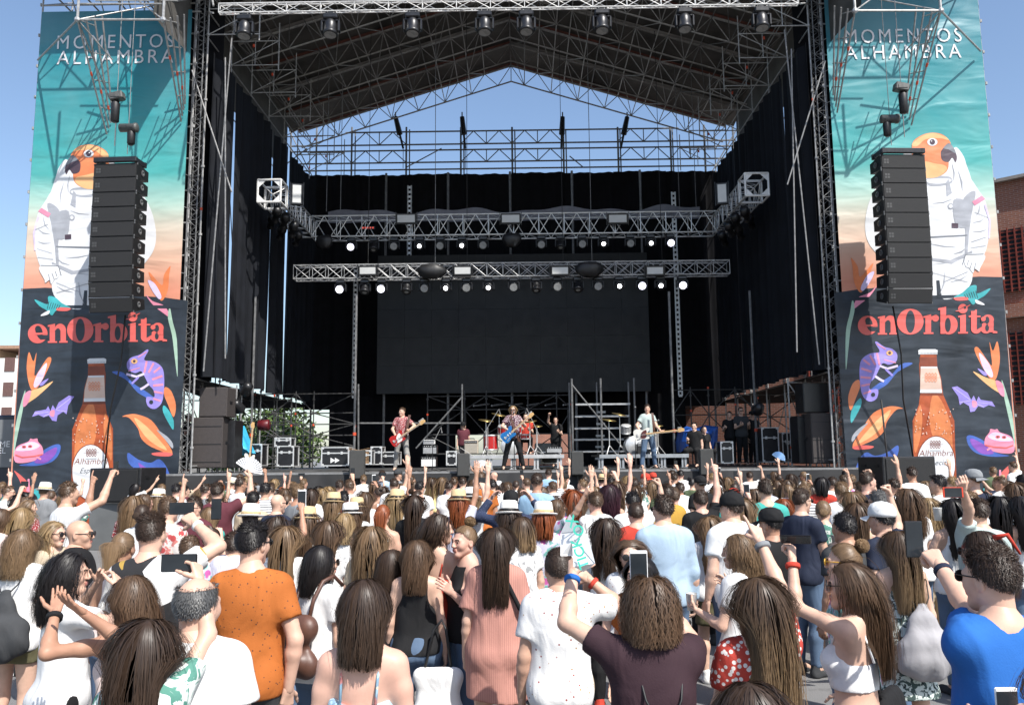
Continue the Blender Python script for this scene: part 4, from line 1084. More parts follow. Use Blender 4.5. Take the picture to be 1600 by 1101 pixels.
    # hoists above the array
    for q, (px, py, lab, ln) in enumerate(((1408, 140, 'box shaped chain hoist with a long canvas bag', 1), (1390, 186, 'drum shaped chain hoist with a short canvas bag', 0))):
        p = fx(px, py, YA - .1 + .35 * q)
        h = thing('chain_hoist', lab + ' above the %s array' % sd, 'hoist', p)
        m = MB()
        if ln: m.box((0, 0, .06), (.44, .30, .26), Matrix.Rotation(R_(12 * sgn), 3, 'Y'), bev=.03); m.box((0, -.155, .06), (.3, .02, .12))
        else: m.lathe([(.08, -.33), (.15, -.30), (.15, .2), (.17, .21), (.17, .3), (.1, .33)], (0, 0, 0), Matrix.Rotation(R_(90), 3, 'Y'), 14)
        o = m.build('motor', plain('scuffed_hoist_paint', (0.09, 0.09, 0.085), .5, .2, .4, 8), None, not ln); o.parent = h
        m = MB(); m.lathe([(.10, 0), (.14, -.1), (.13, -.7 if ln else -.5), (.07, -.74 if ln else -.56)], (sgn * .0 + (.05 if ln else -.1) * sgn, .02, -.08), None, 12); o = m.build('chain_bag', BLACK, None, True); o.parent = h
        m = MB(); zt2 = (16.5 - p.z); m.tube((0, 0, 0), (0, 0, zt2), .013, 5); m.tube((0, 0, 0), (0, 0, pt.z - p.z + .05), .016, 5); o = m.build('chain', STEELD, None); o.parent = h
        if not ln:
            m = MB(); m.box((-.14 * sgn, -.05, -.25), (.06, .06, .22), bev=.01); o = m.build('hook_block', ORANGE, None); o.parent = h
        h.scale = (.8, .8, .8) if ln else (.75, .75, .75)
    m = MB(); a = fx(1395, 478, YA + .6); b2 = fx(1428, 720, 22.15)
    m.path([a, a.lerp(b2, .3) + Vector((.05, 0, 0)), a.lerp(b2, .6) + Vector((-.06, 0, 0)), b2], .022, 6)
    if sgn > 0: m.path([a + Vector((-.2, .6, -2.4)), a + Vector((0.0, .9, -4.2)), a + Vector((.1, .9, -5.0))], .022, 6)
    tag(m.build('signal_cable', RUBBER, None, True), 'black cable hanging below the %s line array' % sd, 'cable')
    # ---------------- ground stacked subs
    q0, q1 = (fx(1372, 713, 20.2), fx(1475, 713, 20.2)) if sgn > 0 else (None, None)
    xc = S(1420, 713, 20.2).x if sgn > 0 else S(180, 731, 20.2).x
    zc = S(1420, 713, 20.2).z if sgn > 0 else S(180, 731, 20.2).z
    sb = thing('subwoofer', 'black subwoofer box on grey plinth boxes in front of the %s banner' % sd, 'loudspeaker', (xc, 20.2, zc), 'ground subwoofers', R_(12 * sgn))
    m = MB(); m.box((0, .5, -.42), (1.45, 1.0, .84), bev=.02); o = m.build('cabinet', BLACKM, None); o.parent = sb
    m = MB(); m.box((0, -.012, -.42), (1.30, .025, .76), bev=.01); o = m.build('grille', GRI_M.materials[0], None); o.parent = sb
    for k in range(4):
        m = MB(); m.box((sgn * -.735, .25 + .5 * (k % 2), -.22 - .4 * (k // 2)), (.02, .16, .07)); o = m.build('handle', BLACK, None); o.parent = sb
    for k in range(2):
        pl = thing('plinth_box', 'grey painted plinth box, %s one under the %s subwoofer' % (('outer', 'inner')[k], sd), 'box', (xc + sgn * (.30 - .76 * k) , 20.45, 0), 'plinth boxes', R_(4 * sgn))
        m = MB(); hz = zc - .86; m.box((0, .3, hz / 2), (.74, .8, hz), bev=.012); o = m.build('box', plain('grey_plinth_paint', (0.115, 0.12, 0.12), .6, 0, .15, 2), None); o.parent = pl
        m = MB(); m.box((0, .3, hz + .012), (.76, .82, .03), bev=.008); o = m.build('lid_edge', ALUD, None); o.parent = pl

# ================================================================== GEAR ON THE DECK
def pa_cab(label, x0, y0, x1, y1, Y, dep, mat, grp=None, rz=0.0, cat='loudspeaker', handles=0):
    a = S(x0, y0, Y); b2 = S(x1, y1, Y); w_, h_ = b2.x - a.x, a.z - b2.z
    t = thing('loudspeaker', label, cat, ((a.x + b2.x) / 2, Y, b2.z), grp, rz)
    m = MB(); m.box((0, dep / 2, h_ / 2), (w_, dep, h_), bev=.015); o = m.build('cabinet', mat, None); o.parent = t
    m = MB(); m.box((0, -.006, h_ / 2), (w_ - .04, .012, h_ - .05), bev=.004); o = m.build('grille', mat, None); o.parent = t
    for k in range(handles):
        m = MB(); m.box((0, -.014, h_ * (.12 + .7 * k / max(1, handles - 1))), (w_ - .06, .012, .02)); o = m.build('seam', BLACK, None); o.parent = t
    for s_ in (-1, 1):
        m = MB(); m.box((s_ * (w_ / 2 + .004), dep * .45, h_ * .5), (.01, .2, .08), bev=.003); o = m.build('handle', BLACKM, None); o.parent = t
    return t
pa_cab('upper dark brown loudspeaker of the left side fill stack', 312, 605, 354, 651, 22.9, .7, CABBR, 'side fill loudspeakers')
pa_cab('large lower loudspeaker of the left side fill stack', 299, 652, 346, 731, 22.9, .75, CABBR, 'side fill loudspeakers', handles=3)
pa_cab('slim black loudspeaker behind the left side fill stack', 347, 656, 365, 731, 23.3, .7, BLACKM, 'side fill loudspeakers')
pa_cab('upper black loudspeaker of the right side fill stack', 1254, 598, 1297, 644, 23.2, .7, BLACKM, 'side fill loudspeakers')
pa_cab('large grey brown loudspeaker of the right side fill stack', 1266, 645, 1309, 724, 22.9, .75, CABBR, 'side fill loudspeakers', handles=3)
pa_cab('black loudspeaker left of the grey brown right stack', 1246, 650, 1265, 724, 23.4, .7, BLACKM, 'side fill loudspeakers')
FILL = plain('grey_black_fill_speaker', (0.045, 0.045, 0.043), .7, 0, .15, 12)
for k, (x0, y0, x1, y1) in enumerate(((546, 703, 569, 748), (714, 708, 734, 744), (892, 705, 912, 742), (1093, 701, 1116, 742))):
    t = pa_cab('small grey front fill loudspeaker at the stage lip, %s' % ['below the forward arrow case', 'left of the singer', 'right of the singer', 'below the blue tarpaulin'][k], x0, y0, x1, y1, 21.75, .34, FILL, 'front fill loudspeakers', R_((6, 4, -4, -6)[k]))
    m = MB(); z0 = t.location.z; m.tube((0, .17, -z0), (0, .17, 0), .025, 6); m.box((0, .17, -z0 + .02), (.45, .4, .04)); o = m.build('stand', BLACK, None); o.parent = t

def flight_case(label, x0, y0, x1, y1, Y, dep, grp='flight cases', logo=False, lid=.72):
    a = S(x0, y0, Y); b2 = S(x1, y1, Y); w_, h_ = b2.x - a.x, a.z - b2.z
    t = thing('flight_case', label, 'flight case', ((a.x + b2.x) / 2, Y, b2.z), grp)
    h0 = .06 if b2.z - DZ < .15 else 0
    m = MB(); m.box((0, dep / 2, h_ / 2 + h0 / 2), (w_ - .02, dep, h_ - h0)); o = m.build('body', CASE, None); o.parent = t
    m = MB()
    for sx in (-1, 1):
        for z in (h0, h_): m.box((0, 0 if sx < 0 else dep, z), (w_, .03, .03))
        for s2 in (0, dep): m.box((sx * w_ / 2, s2, h_ / 2 + h0 / 2), (.035, .035, h_ - h0 + .03))
        for z in (h0, h_): m.box((sx * w_ / 2, dep / 2, z), (.03, dep, .03))
    m.box((0, -.004, h_ * lid), (w_, .012, .035))
    o = m.build('aluminium_edging', ALU, None); o.parent = t
    for sx in (-1, 1):
        for z in (h0 + .02, h_ - .02):
            m = MB(); m.box((sx * (w_ / 2 - .03), -.012, z), (.07, .02, .07), bev=.01); o = m.build('corner', ALU, None); o.parent = t
    for k in (-1, 1):
        m = MB(); m.box((k * w_ * .25, -.016, h_ * lid), (.07, .02, .09), bev=.006); o = m.build('latch', ALU, None); o.parent = t
    if h0:
        for sx in (-1, 1):
            m = MB(); m.lathe([(.03, -.02), (.035, -.015), (.035, .015), (.03, .02)], (sx * w_ * .38, .08, .034), Matrix.Rotation(R_(90), 3, 'Y'), 10); o = m.build('castor', RUBBER, None, True); o.parent = t
    if logo:
        m = MB()
        for k in (0, 1):
            x = -.13 + k * .13; m.prism([(x, -.008, h_ * .36 - .08), (x, -.008, h_ * .36 + .08), (x + .14, -.008, h_ * .36)], (0, -.004, 0))
        o = m.build('forward_arrows', WHITEP, None); o.parent = t
    return t
flight_case('silver edged flight case with two white forward arrows', 503, 699, 544, 730, 24.6, .6, logo=True)
flight_case('dark flight case with open lattice sides, left of the arrow case', 434, 697, 458, 731, 25.2, .6)
flight_case('flight case stacked on the dark case at left', 430, 684, 454, 697, 25.4, .5)
flight_case('flight case behind the light blue tarpaulin', 384, 694, 408, 730, 25.0, .6)
flight_case('tall rack case left of the left guitarist', 580, 698, 596, 728, 25.5, .6)
flight_case('low case behind the left guitarist', 596, 706, 622, 728, 25.8, .6)
flight_case('upright silver edged case beside the left front fill speaker', 698, 705, 713, 729, 25.0, .5)
flight_case('dark case under the blue tarpaulin on the right', 1126, 690, 1146, 726, 25.4, .6)
flight_case('tall equipment rack beside the right side fill stack', 1190, 668, 1218, 724, 26.0, .7)
flight_case('black rack case right of the seated technicians', 1222, 676, 1246, 724, 26.5, .7)
flight_case('low black case at the rear centre of the stage', 846, 706, 876, 726, 27.5, .6)
t = thing('cardboard_box', 'brown cardboard box on the deck behind the left fill speaker', 'box', S(560, 703, 24.2)); bw = MB(); bw.box((0, .25, -.2), (.62, .5, .42)); bw.box((-.15, .1, .025), (.32, .24, .008), Matrix.Rotation(.2, 3, 'Y')); bw.box((.15, .1, .025), (.32, .24, .008), Matrix.Rotation(-.2, 3, 'Y')); o = bw.build('carton', CARDB, None); o.parent = t
flight_case('case with a pale front under the cardboard box', 545, 704, 580, 728, 24.2, .5)

def amp(label, x0, y0, x1, y1, Y, mat, gm, grp='guitar amplifiers'):
    a = S(x0, y0, Y); b2 = S(x1, y1, Y); w_, h_ = b2.x - a.x, a.z - b2.z
    t = thing('guitar_amplifier', label, 'amplifier', ((a.x + b2.x) / 2, Y, b2.z), grp)
    m = MB(); m.box((0, .13, h_ / 2), (w_, .26, h_), bev=.02); o = m.build('cabinet', mat, None); o.parent = t
    m = MB(); m.box((0, -.006, h_ * .40), (w_ * .88, .014, h_ * .66)); o = m.build('grille', gm, None); o.parent = t
    m = MB(); m.box((0, -.006, h_ * .86), (w_ * .88, .014, h_ * .16)); o = m.build('control_panel', BLACKM, None); o.parent = t
    for k in range(6):
        m = MB(); m.lathe([(.014, 0), (.012, .02)], (-w_ * .35 + k * w_ * .14, -.014, h_ * .86), Matrix.Rotation(R_(90), 3, 'X'), 8); o = m.build('knob', ALU, None); o.parent = t
    m = MB(); m.path([(-.1, .13, h_), (-.08, .13, h_ + .04), (.08, .13, h_ + .04), (.1, .13, h_)], .014, 6); o = m.build('handle', BLACK, None); o.parent = t
amp('cream guitar amplifier standing on the centre riser left of the singer', 725, 687, 747, 709, 24.7, CREAM, CREAMG)
amp('pale amplifier head on the case behind the left guitarist', 661, 687, 679, 694, 25.2, WHITEP, ALUD)
amp('black amplifier with silver face behind the left guitarist', 660, 695, 683, 709, 25.2, BLACKM, ALUD)
amp('pale fronted bass cabinet on the deck behind the left guitarist', 657, 713, 682, 729, 25.2, BLACKM, WHITEP)
amp('low silver amplifier on the right end of the centre riser', 853, 698, 879, 707, 24.9, BLACKM, ALUD)
amp('small black combo behind the bassist', 995, 693, 1010, 712, 25.3, BLACKM, BLACK)

def riser(label, x0, x1, y0, y1, Y, dep, mat):
    a = S(x0, y0, Y); b2 = S(x1, y1, Y); w_ = b2.x - a.x
    t = thing('riser', label, 'platform', ((a.x + b2.x) / 2, Y, DZ), 'stage risers')
    zt = a.z - DZ
    m = MB(); m.box((0, dep / 2, zt - .03), (w_, dep, .06)); o = m.build('deck_board', plain('riser_board', (0.05, 0.045, 0.04), .7), None); o.parent = t
    m = MB(); m.box((0, -.012, zt - .055), (w_ + .03, .03, .11), bev=.006); o = m.build('edge_beam', mat, None); o.parent = t
    n = 5
    for k in range(n):
        x = -w_ / 2 + .08 + k * (w_ - .16) / (n - 1)
        m = MB(); m.box((x, .05, (zt - .11) / 2), (.06, .06, zt - .11)); m.box((x - .09, .05, (zt - .11) / 2), (.05, .05, zt - .11)); m.box((x - .045, .05, .01), (.2, .1, .02)); o = m.build('leg', mat, None); o.parent = t
    return t
riser('long aluminium riser behind the singer carrying the drum kit', 727, 881, 711, 729, 24.4, 3.4, plain('riser_aluminium', (0.5, 0.5, 0.5), .4, .4, .12, 6))
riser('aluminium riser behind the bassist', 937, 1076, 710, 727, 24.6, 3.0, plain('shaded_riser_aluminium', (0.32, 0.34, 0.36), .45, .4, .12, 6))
zr = S(800, 711, 24.4).z

def drumkit(label, x, Y, z, red=True):
    t = thing('drum_kit', label, 'drum kit', (x, Y, z), 'drum kits')
    sh = REDL if red else plain('silver_drum_wrap', (0.36, 0.36, 0.36), .35, .3, .2, 9)
    head = WHITEP
    def drum(n_, cx, cy, cz, r, h, rot):
        m = MB(); m.lathe([(r, -h / 2), (r, h / 2)], (cx, cy, cz), rot, 20); d = m.build(n_, sh, None, False); d.parent = t; smooth_auto(d, 60)
        m = MB(); m.lathe([(r * 1.03, h / 2 - .03), (r * 1.05, h / 2), (r * 1.0, h / 2 + .015)], (cx, cy, cz), rot, 20); m.lathe([(r * 1.03, -h / 2 + .03), (r * 1.05, -h / 2), (r, -h / 2 - .015)], (cx, cy, cz), rot, 20); o = m.build('hoop', ALU, None, True); o.parent = d
        m = MB(); m.lathe([(.0, h / 2 + .004), (r * .98, h / 2 + .003)], (cx, cy, cz), rot, 20); o = m.build('drum_head', head, None); o.parent = d
        for k in range(6):
            a = k * math.pi / 3; v = Vector((math.cos(a) * r * 1.03, math.sin(a) * r * 1.03, 0)); m = MB()
            p = Vector((cx, cy, cz)); u = Vector((0, 0, h / 2)); m.tube(p + rot @ (v - u), p + rot @ (v + u), .007, 5); o = m.build('lug', ALU, None); o.parent = d
    I3 = Matrix.Identity(3); F = Matrix.Rotation(R_(90), 3, 'X')
    drum('bass_drum', 0, 0, .29, .28, .4, F); drum('floor_tom', -.62 if red else .55, .3, .40, .22, .46, I3); drum('snare_drum', .42, .5, .58, .18, .15, I3)
    drum('tom', -.22, .1, .80, .15, .24, Matrix.Rotation(R_(20), 3, 'X')); drum('tom', .2, .1, .80, .15, .24, Matrix.Rotation(R_(20), 3, 'X'))
    for (cx, cy, cz, r, tx) in ((-.75, .1, 1.10, .24, 8), (.62, .15, 1.05, .22, -8), (-.35, .6, 1.3, .25, 12), (.85, .5, .92, .18, 0)):
        m = MB(); m.lathe([(.0, .03), (.04, .028), (.06, .012), (r, -.006), (r, -.01)], (cx, cy, cz), Euler((R_(10), R_(tx), 0)).to_matrix(), 22); o = m.build('cymbal', BRASS, None, True); o.parent = t
        m = MB(); m.tube((cx, cy, 0.25), (cx, cy, cz), .014, 6)
        for k in range(3): m.tube((cx, cy, .3), (cx + .22 * math.cos(k * 2.1), cy + .22 * math.sin(k * 2.1), 0.01), .012, 5)
        o = m.build('cymbal_stand', ALU, None); o.parent = t
    m = MB(); m.lathe([(.16, .48), (.18, .50), (.18, .55), (.15, .58)], (.0, 1.0, 0), None, 14); m.tube((0, 1, 0), (0, 1, .5), .03, 6); o = m.build('stool', BLACK, None); o.parent = t
p = S(800, 711, 26); drumkit('red drum kit on the centre riser behind the singer', p.x - .05, 25.6, zr, True)
p = S(985, 711, 26); drumkit('silver grey drum kit behind the bassist', p.x + .1, 25.9, S(985, 710, 24.6).z, False)

def mic_stand(label, px, py_top, Y, z0, boom=None, straight=True):
    p = S(px, py_top, Y); t = thing('microphone_stand', label, 'microphone', (p.x, Y, z0), 'microphone stands')
    h = p.z - z0
    m = MB(); m.tube((0, 0, .03), (0, 0, h if boom is None else h * .72), .012, 6)
    for k in range(3): m.tube((0, 0, .12), (.28 * math.cos(k * 2.09 + .5), .28 * math.sin(k * 2.09 + .5), .01), .010, 5)
    o = m.build('stand', BLACKM if straight else STEEL, None); o.parent = t
    tip = Vector((0, -.03, h))
    if boom is not None:
        a = Vector((-boom[0] * .3, 0, h * .72 - boom[1] * .3)); tip = Vector((boom[0], 0, h * .72 + boom[1])); m = MB(); m.tube(a, tip, .009, 6); o = m.build('boom', STEEL, None); o.parent = t
    d = Vector((0, -.8, .3)).normalized() if boom is None else Vector((boom[0] * .3, -.2, -.6)).normalized()
    m = MB(); m.tube(tip, tip + d * .15, .012, 8, .018); o = m.build('microphone', BLACKM, None); o.parent = t
    m = MB(); m.lathe([(.005, -.03), (.024, -.018), (.028, 0), (.024, .018), (.006, .028)], tip + d * .17, d.to_track_quat('Z', 'Y').to_matrix(), 10); o = m.build('mic_grille', STEELD, None, True); o.parent = t
mic_stand('microphone stand in front of the singer', 803, 648, 23.0, DZ)
mic_stand('microphone stand left of the bassist', 991, 640, 23.0, DZ)
mic_stand('tilted microphone stand right of the left guitarist', 676, 678, 24.0, DZ, (.25, .5))
mic_stand('boom microphone over the drums, left one', 762, 650, 25.0, zr, (.35, .55), False)
mic_stand('boom microphone over the drums, right one', 838, 655, 25.0, zr, (-.3, .65), False)
mic_stand('short boom microphone by the cream amplifier', 735, 700, 23.9, DZ, (-.3, .2), False)
mic_stand('bare light stand right of the bassist', 1027, 660, 24.2, DZ, None, False)

# stair scaffold right of the drums
t = thing('access_stair', 'dark scaffold stair with pale horizontal treads right of the drums', 'stairs', (S(940, 700, 28).x, 28, DZ))
for k, py in enumerate((632, 650, 668.5, 686, 705)):
    a = S(899, py, 28.0); b2 = S(984, py - .5, 28.0); m = MB(); m.box(((a.x + b2.x) / 2, 28.0 + .25 * k, a.z), (b2.x - a.x, .24, .06)); m.build('tread', ALUD, t)
    m = MB(); m.box((S(940, 640, 28).x, 28.2 + .25 * k, a.z - .25), (.30, .03, .07)); m.build('tread_label', PANEL, t)
for px in (893, 990, 938):
    for y in (27.9, 29.4):
        a = S(px, 600, 28); m = MB(); m.tube((a.x, y, DZ), (a.x, y, 4.8), .035, 6); m.build('post', STEELD, t)
a = S(893, 600, 27.9); b2 = S(990, 720, 27.9); m = MB(); m.tube(a, b2, .025, 6); m.build('brace', STEELD, t)
# rear frames behind the drums
posts = [(S(px, 650, 30).x, 30, 4.6) for px in (668, 726, 760, 825, 870, 893)]
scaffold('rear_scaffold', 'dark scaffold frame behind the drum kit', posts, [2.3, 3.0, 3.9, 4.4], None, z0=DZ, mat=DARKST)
posts = [(S(px, 650, 29.5).x, 29.5, 4.6) for px in (1052, 1080, 1108, 1150, 1185)]
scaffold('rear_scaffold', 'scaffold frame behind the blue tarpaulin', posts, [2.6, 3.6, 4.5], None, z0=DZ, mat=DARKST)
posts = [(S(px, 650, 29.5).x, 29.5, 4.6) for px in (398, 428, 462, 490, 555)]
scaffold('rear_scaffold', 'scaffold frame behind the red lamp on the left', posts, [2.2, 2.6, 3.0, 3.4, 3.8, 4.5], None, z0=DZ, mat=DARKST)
for px in (395, 555, 1050, 1178):
    p = S(px, 600, 26.5); t = thing('stage_post', 'tall steel post on the deck %s' % {395: 'near the light blue tarpaulin', 555: 'behind the cardboard box', 1050: 'right of the bassist', 1178: 'beside the equipment rack'}[px], 'post', (p.x, 26.5, DZ))
    m = MB(); m.tube((p.x, 26.5, DZ), (p.x, 26.5, 7.5), .04, 7); m.build('tube', STEELD, t)  # darker steel on these posts stands in for backstage shade
    m = MB(); m.tube((p.x, 26.5, 2.9), (p.x, 26.5, 3.0), .06, 7); m.build('colour_mark', ORANGE, t)
p = S(600, 661, 28.5); q = S(725, 661, 28.5); t = thing('rail_frame', 'thin horizontal rail with a slanting tube behind the left guitarist', 'rail', (p.x, 28.5, DZ))
for a, b2 in (((560, 661), (722, 661)), ((650, 700), (722, 620)), ((722, 600), (722, 700)), ((560, 600), (560, 720))):
    m = MB(); m.tube(S(*a, 28.5), S(*b2, 28.5), .03, 6); m.build('rail', STEELD, t)
t = thing('rear_canopy', 'dark canopy roof low behind the drums', 'canopy', (0, 36, 4)); m = MB(); m.box((0, 38, 4.45), (17, 5, .12)); m.build('roof_sheet', BLACK, t)
m = MB(); m.sheet(lambda u, v: (-5.2 + 9.2 * u, 36.3 + .06 * math.sin(u * 50), 3.15 + 1.3 * v), 50, 2); m.build('valance', CLOTHB, t)
for k in range(6):
    a = S(740 + k * 28, 625, 31); m = MB(); m.tube((a.x, 31, 4.1), (a.x + .5, 33, 4.3), .03, 6); m.build('rafter', ALUD, t)
# tarpaulins, lamps and odds
def tarp(label, pts, mat, Y, seed, dep=.7):
    P = [S(x, y, Y) for x, y in pts]; rg = np.random.default_rng(seed)
    c = sum(P, Vector()) / len(P); n = len(P); vs = []; fs = []
    rings = 6
    for r in range(rings + 1):
        f = 1 - r / rings
        for i, p_ in enumerate(P):
            v = c + (p_ - c) * (f if r else 1.0); bul = dep * math.sqrt(max(0, 1 - f * f))
            vs.append((v.x + rg.normal() * .02, Y + dep * .5 - bul * .5 + rg.normal() * .045, v.z + rg.normal() * .02))
    for r in range(rings):
        for i in range(n): j = (i + 1) % n; fs.append((r * n + i, r * n + j, (r + 1) * n + j, (r + 1) * n + i))
    b0 = len(vs)
    for p_ in P: vs.append((p_.x, Y + dep, p_.z))
    for i in range(n): j = (i + 1) % n; fs.append((i, b0 + i, b0 + j, j))
    fs.append(tuple(b0 + i for i in range(n)))
    m = MB(); m.add(vs, fs); o = m.build('tarpaulin', mat, None, False); tag(o, label, 'tarpaulin'); return o
tarp('crumpled dark blue tarpaulin over equipment on the right of the stage', [(1066, 672), (1078, 665), (1090, 669), (1105, 664), (1127, 665), (1125, 684), (1120, 706), (1098, 702), (1082, 690), (1074, 698), (1064, 706), (1062, 690)], TARPB, 25.8, 1)
tarp('light blue tarpaulin draped by the left side fill stack', [(363, 663), (370, 664), (376, 680), (384, 700), (388, 708), (376, 711), (364, 710), (360, 690)], TARPC, 24.2, 2)
t = thing('red_lamp', 'red parcan lamp on the scaffold beside the trees at left', 'stage lamp', S(412, 664, 25.5)); m = MB(); m.lathe([(.1, -.18), (.16, -.15), (.17, .16), (.15, .18)], (0, 0, 0), Matrix.Rotation(R_(90), 3, 'Y'), 14); o = m.build('can', plain('dark_maroon_paint', (.10, .008, .012), .4), None, True); o.parent = t; m = MB(); m.tube((0, 0, .16), (0, 0, .5), .015, 5); m.tube((-.18, 0, 0), (-.18, 0, .18), .01, 5); m.tube((.18, 0, 0), (.18, 0, .18), .01, 5); m.tube((-.18, 0, .18), (.18, 0, .18), .01, 5); o = m.build('yoke', BLACK, None); o.parent = t
t = thing('profile_lamp', 'round black lamp clamped to the scaffold above the seated technicians', 'stage lamp', S(1184, 640, 25.5)); m = MB(); m.lathe([(.06, .3), (.14, .25), (.17, .05), (.19, -.05), (.18, -.08), (.0, -.07)], (0, 0, 0), Matrix.Rotation(R_(70), 3, 'X'), 16); o = m.build('barrel', BLACKM, None, True); o.parent = t; m = MB(); m.tube((0, .05, .1), (0, .05, .5), .02, 6); o = m.build('yoke', BLACK, None); o.parent = t
for k, (px, py) in enumerate(((385, 608), (372, 635), (364, 632))):
    t = thing('profile_lamp', 'black lamp hanging under the left wing canopy, %s' % ['high one', 'lower right one', 'lower left one'][k], 'stage lamp', S(px, py, 24.4)); m = MB(); m.lathe([(.06, .26), (.14, .2), (.16, -.1), (.18, -.13), (.17, -.15), (.0, -.13)], (0, 0, 0), Euler((R_(60), 0, R_(40 - 50 * k))).to_matrix(), 14); o = m.build('barrel', BLACKM, None, True); o.parent = t; m = MB(); m.tube((0, .05, .1), (0, .05, .45), .02, 6); o = m.build('yoke', BLACK, None); o.parent = t

def guitar(name, label, body_m, guard_m, bass=False):
    """solid body electric guitar in the XZ plane, neck along +X, face towards -Y"""
    t = thing(name, label, 'guitar')
    o2 = [(-.20, .02), (-.19, .12), (-.10, .16), (0.0, .13), (.08, .12), (.17, .17), (.235, .15), (.21, .085), (.155, .04), (.155, -.03), (.20, -.075), (.19, -.12), (.12, -.125), (.03, -.115), (-.06, -.14), (-.14, -.15), (-.195, -.09)]
    pts = smooth_poly(o2, 4); m = MB(); m.prism([(x, -.022, z) for x, z in pts], (0, .045, 0)); o = m.build('guitar_body', body_m, None); o.parent = t
    gp = smooth_poly([(-.05, -.09), (-.02, -.02), (.02, .07), (.13, .12), (.15, .06), (.14, -.03), (.10, -.095), (.0, -.10)], 3); m = MB(); m.prism([(x, -.026, z) for x, z in gp], (0, .003, 0)); o = m.build('pickguard', guard_m, None); o.parent = t
    L = .82 if bass else .62
    m = MB(); m.box((.12 + L / 2, -.036, .005), (L, .024, .048), bev=.006); o = m.build('neck', MAPLE, None); o.parent = t
    m = MB(); m.prism([(.12 + L, -.04, -.025), (.12 + L + .05, -.04, -.045), (.12 + L + .19, -.04, -.03), (.12 + L + .2, -.04, .035), (.12 + L + .12, -.04, .07), (.12 + L + .03, -.04, .045)], (0, .016, 0)); o = m.build('headstock', MAPLE, None); o.parent = t
    for k in range(4 if bass else 6):
        m = MB(); m.tube((.12 + L + .04 + k * .027, -.03, .05), (.12 + L + .04 + k * .027, -.03, .095), .008, 6); o = m.build('tuning_peg', ALU, None); o.parent = t
    for k in range(2 if not bass else 1):
        m = MB(); m.box((.0 + .075 * k, -.032, 0), (.022, .014, .075), bev=.004); o = m.build('pickup', WHITEP if not bass else BLACK, None); o.parent = t
    m = MB(); m.box((-.11, -.03, 0), (.05, .014, .075), bev=.004); o = m.build('bridge', ALU, None); o.parent = t
    for k in range(4 if bass else 6):
        m = MB(); z = -.018 + .036 * k / (3 if bass else 5); m.tube((-.11, -.05, z), (.12 + L + .06, -.051, z), .0014, 4); o = m.build('string', ALU, None); o.parent = t
    for k in range(3):
        m = MB(); m.lathe([(.014, 0), (.012, .02)], (-.08 - .035 * k + .05, -.026, -.08 - .012 * k), Matrix.Rotation(R_(90), 3, 'X'), 8); o = m.build('knob', ALU, None); o.parent = t
    return t
gs = guitar('bass_guitar', 'pale bass guitar resting upright on a stand by the light blue tarpaulin', WHITEL, WHITEL, True)
p = S(391, 702, 23.6); gs.location = (p.x, 23.6, DZ + .30); gs.rotation_euler = (0, R_(-86), 0)
t = thing('guitar_stand', 'black tubular stand holding the upright bass guitar', 'stand', (p.x, 23.7, DZ)); m = MB(); m.tube((0, .05, .0), (0, .03, .8), .012, 6); m.tube((0, .05, .2), (-.25, -.15, 0), .010, 5); m.tube((0, .05, .2), (.25, -.15, 0), .010, 5); m.tube((0, .05, .2), (0, .3, 0), .010, 5); o = m.build('tubes', BLACK, None); o.parent = t
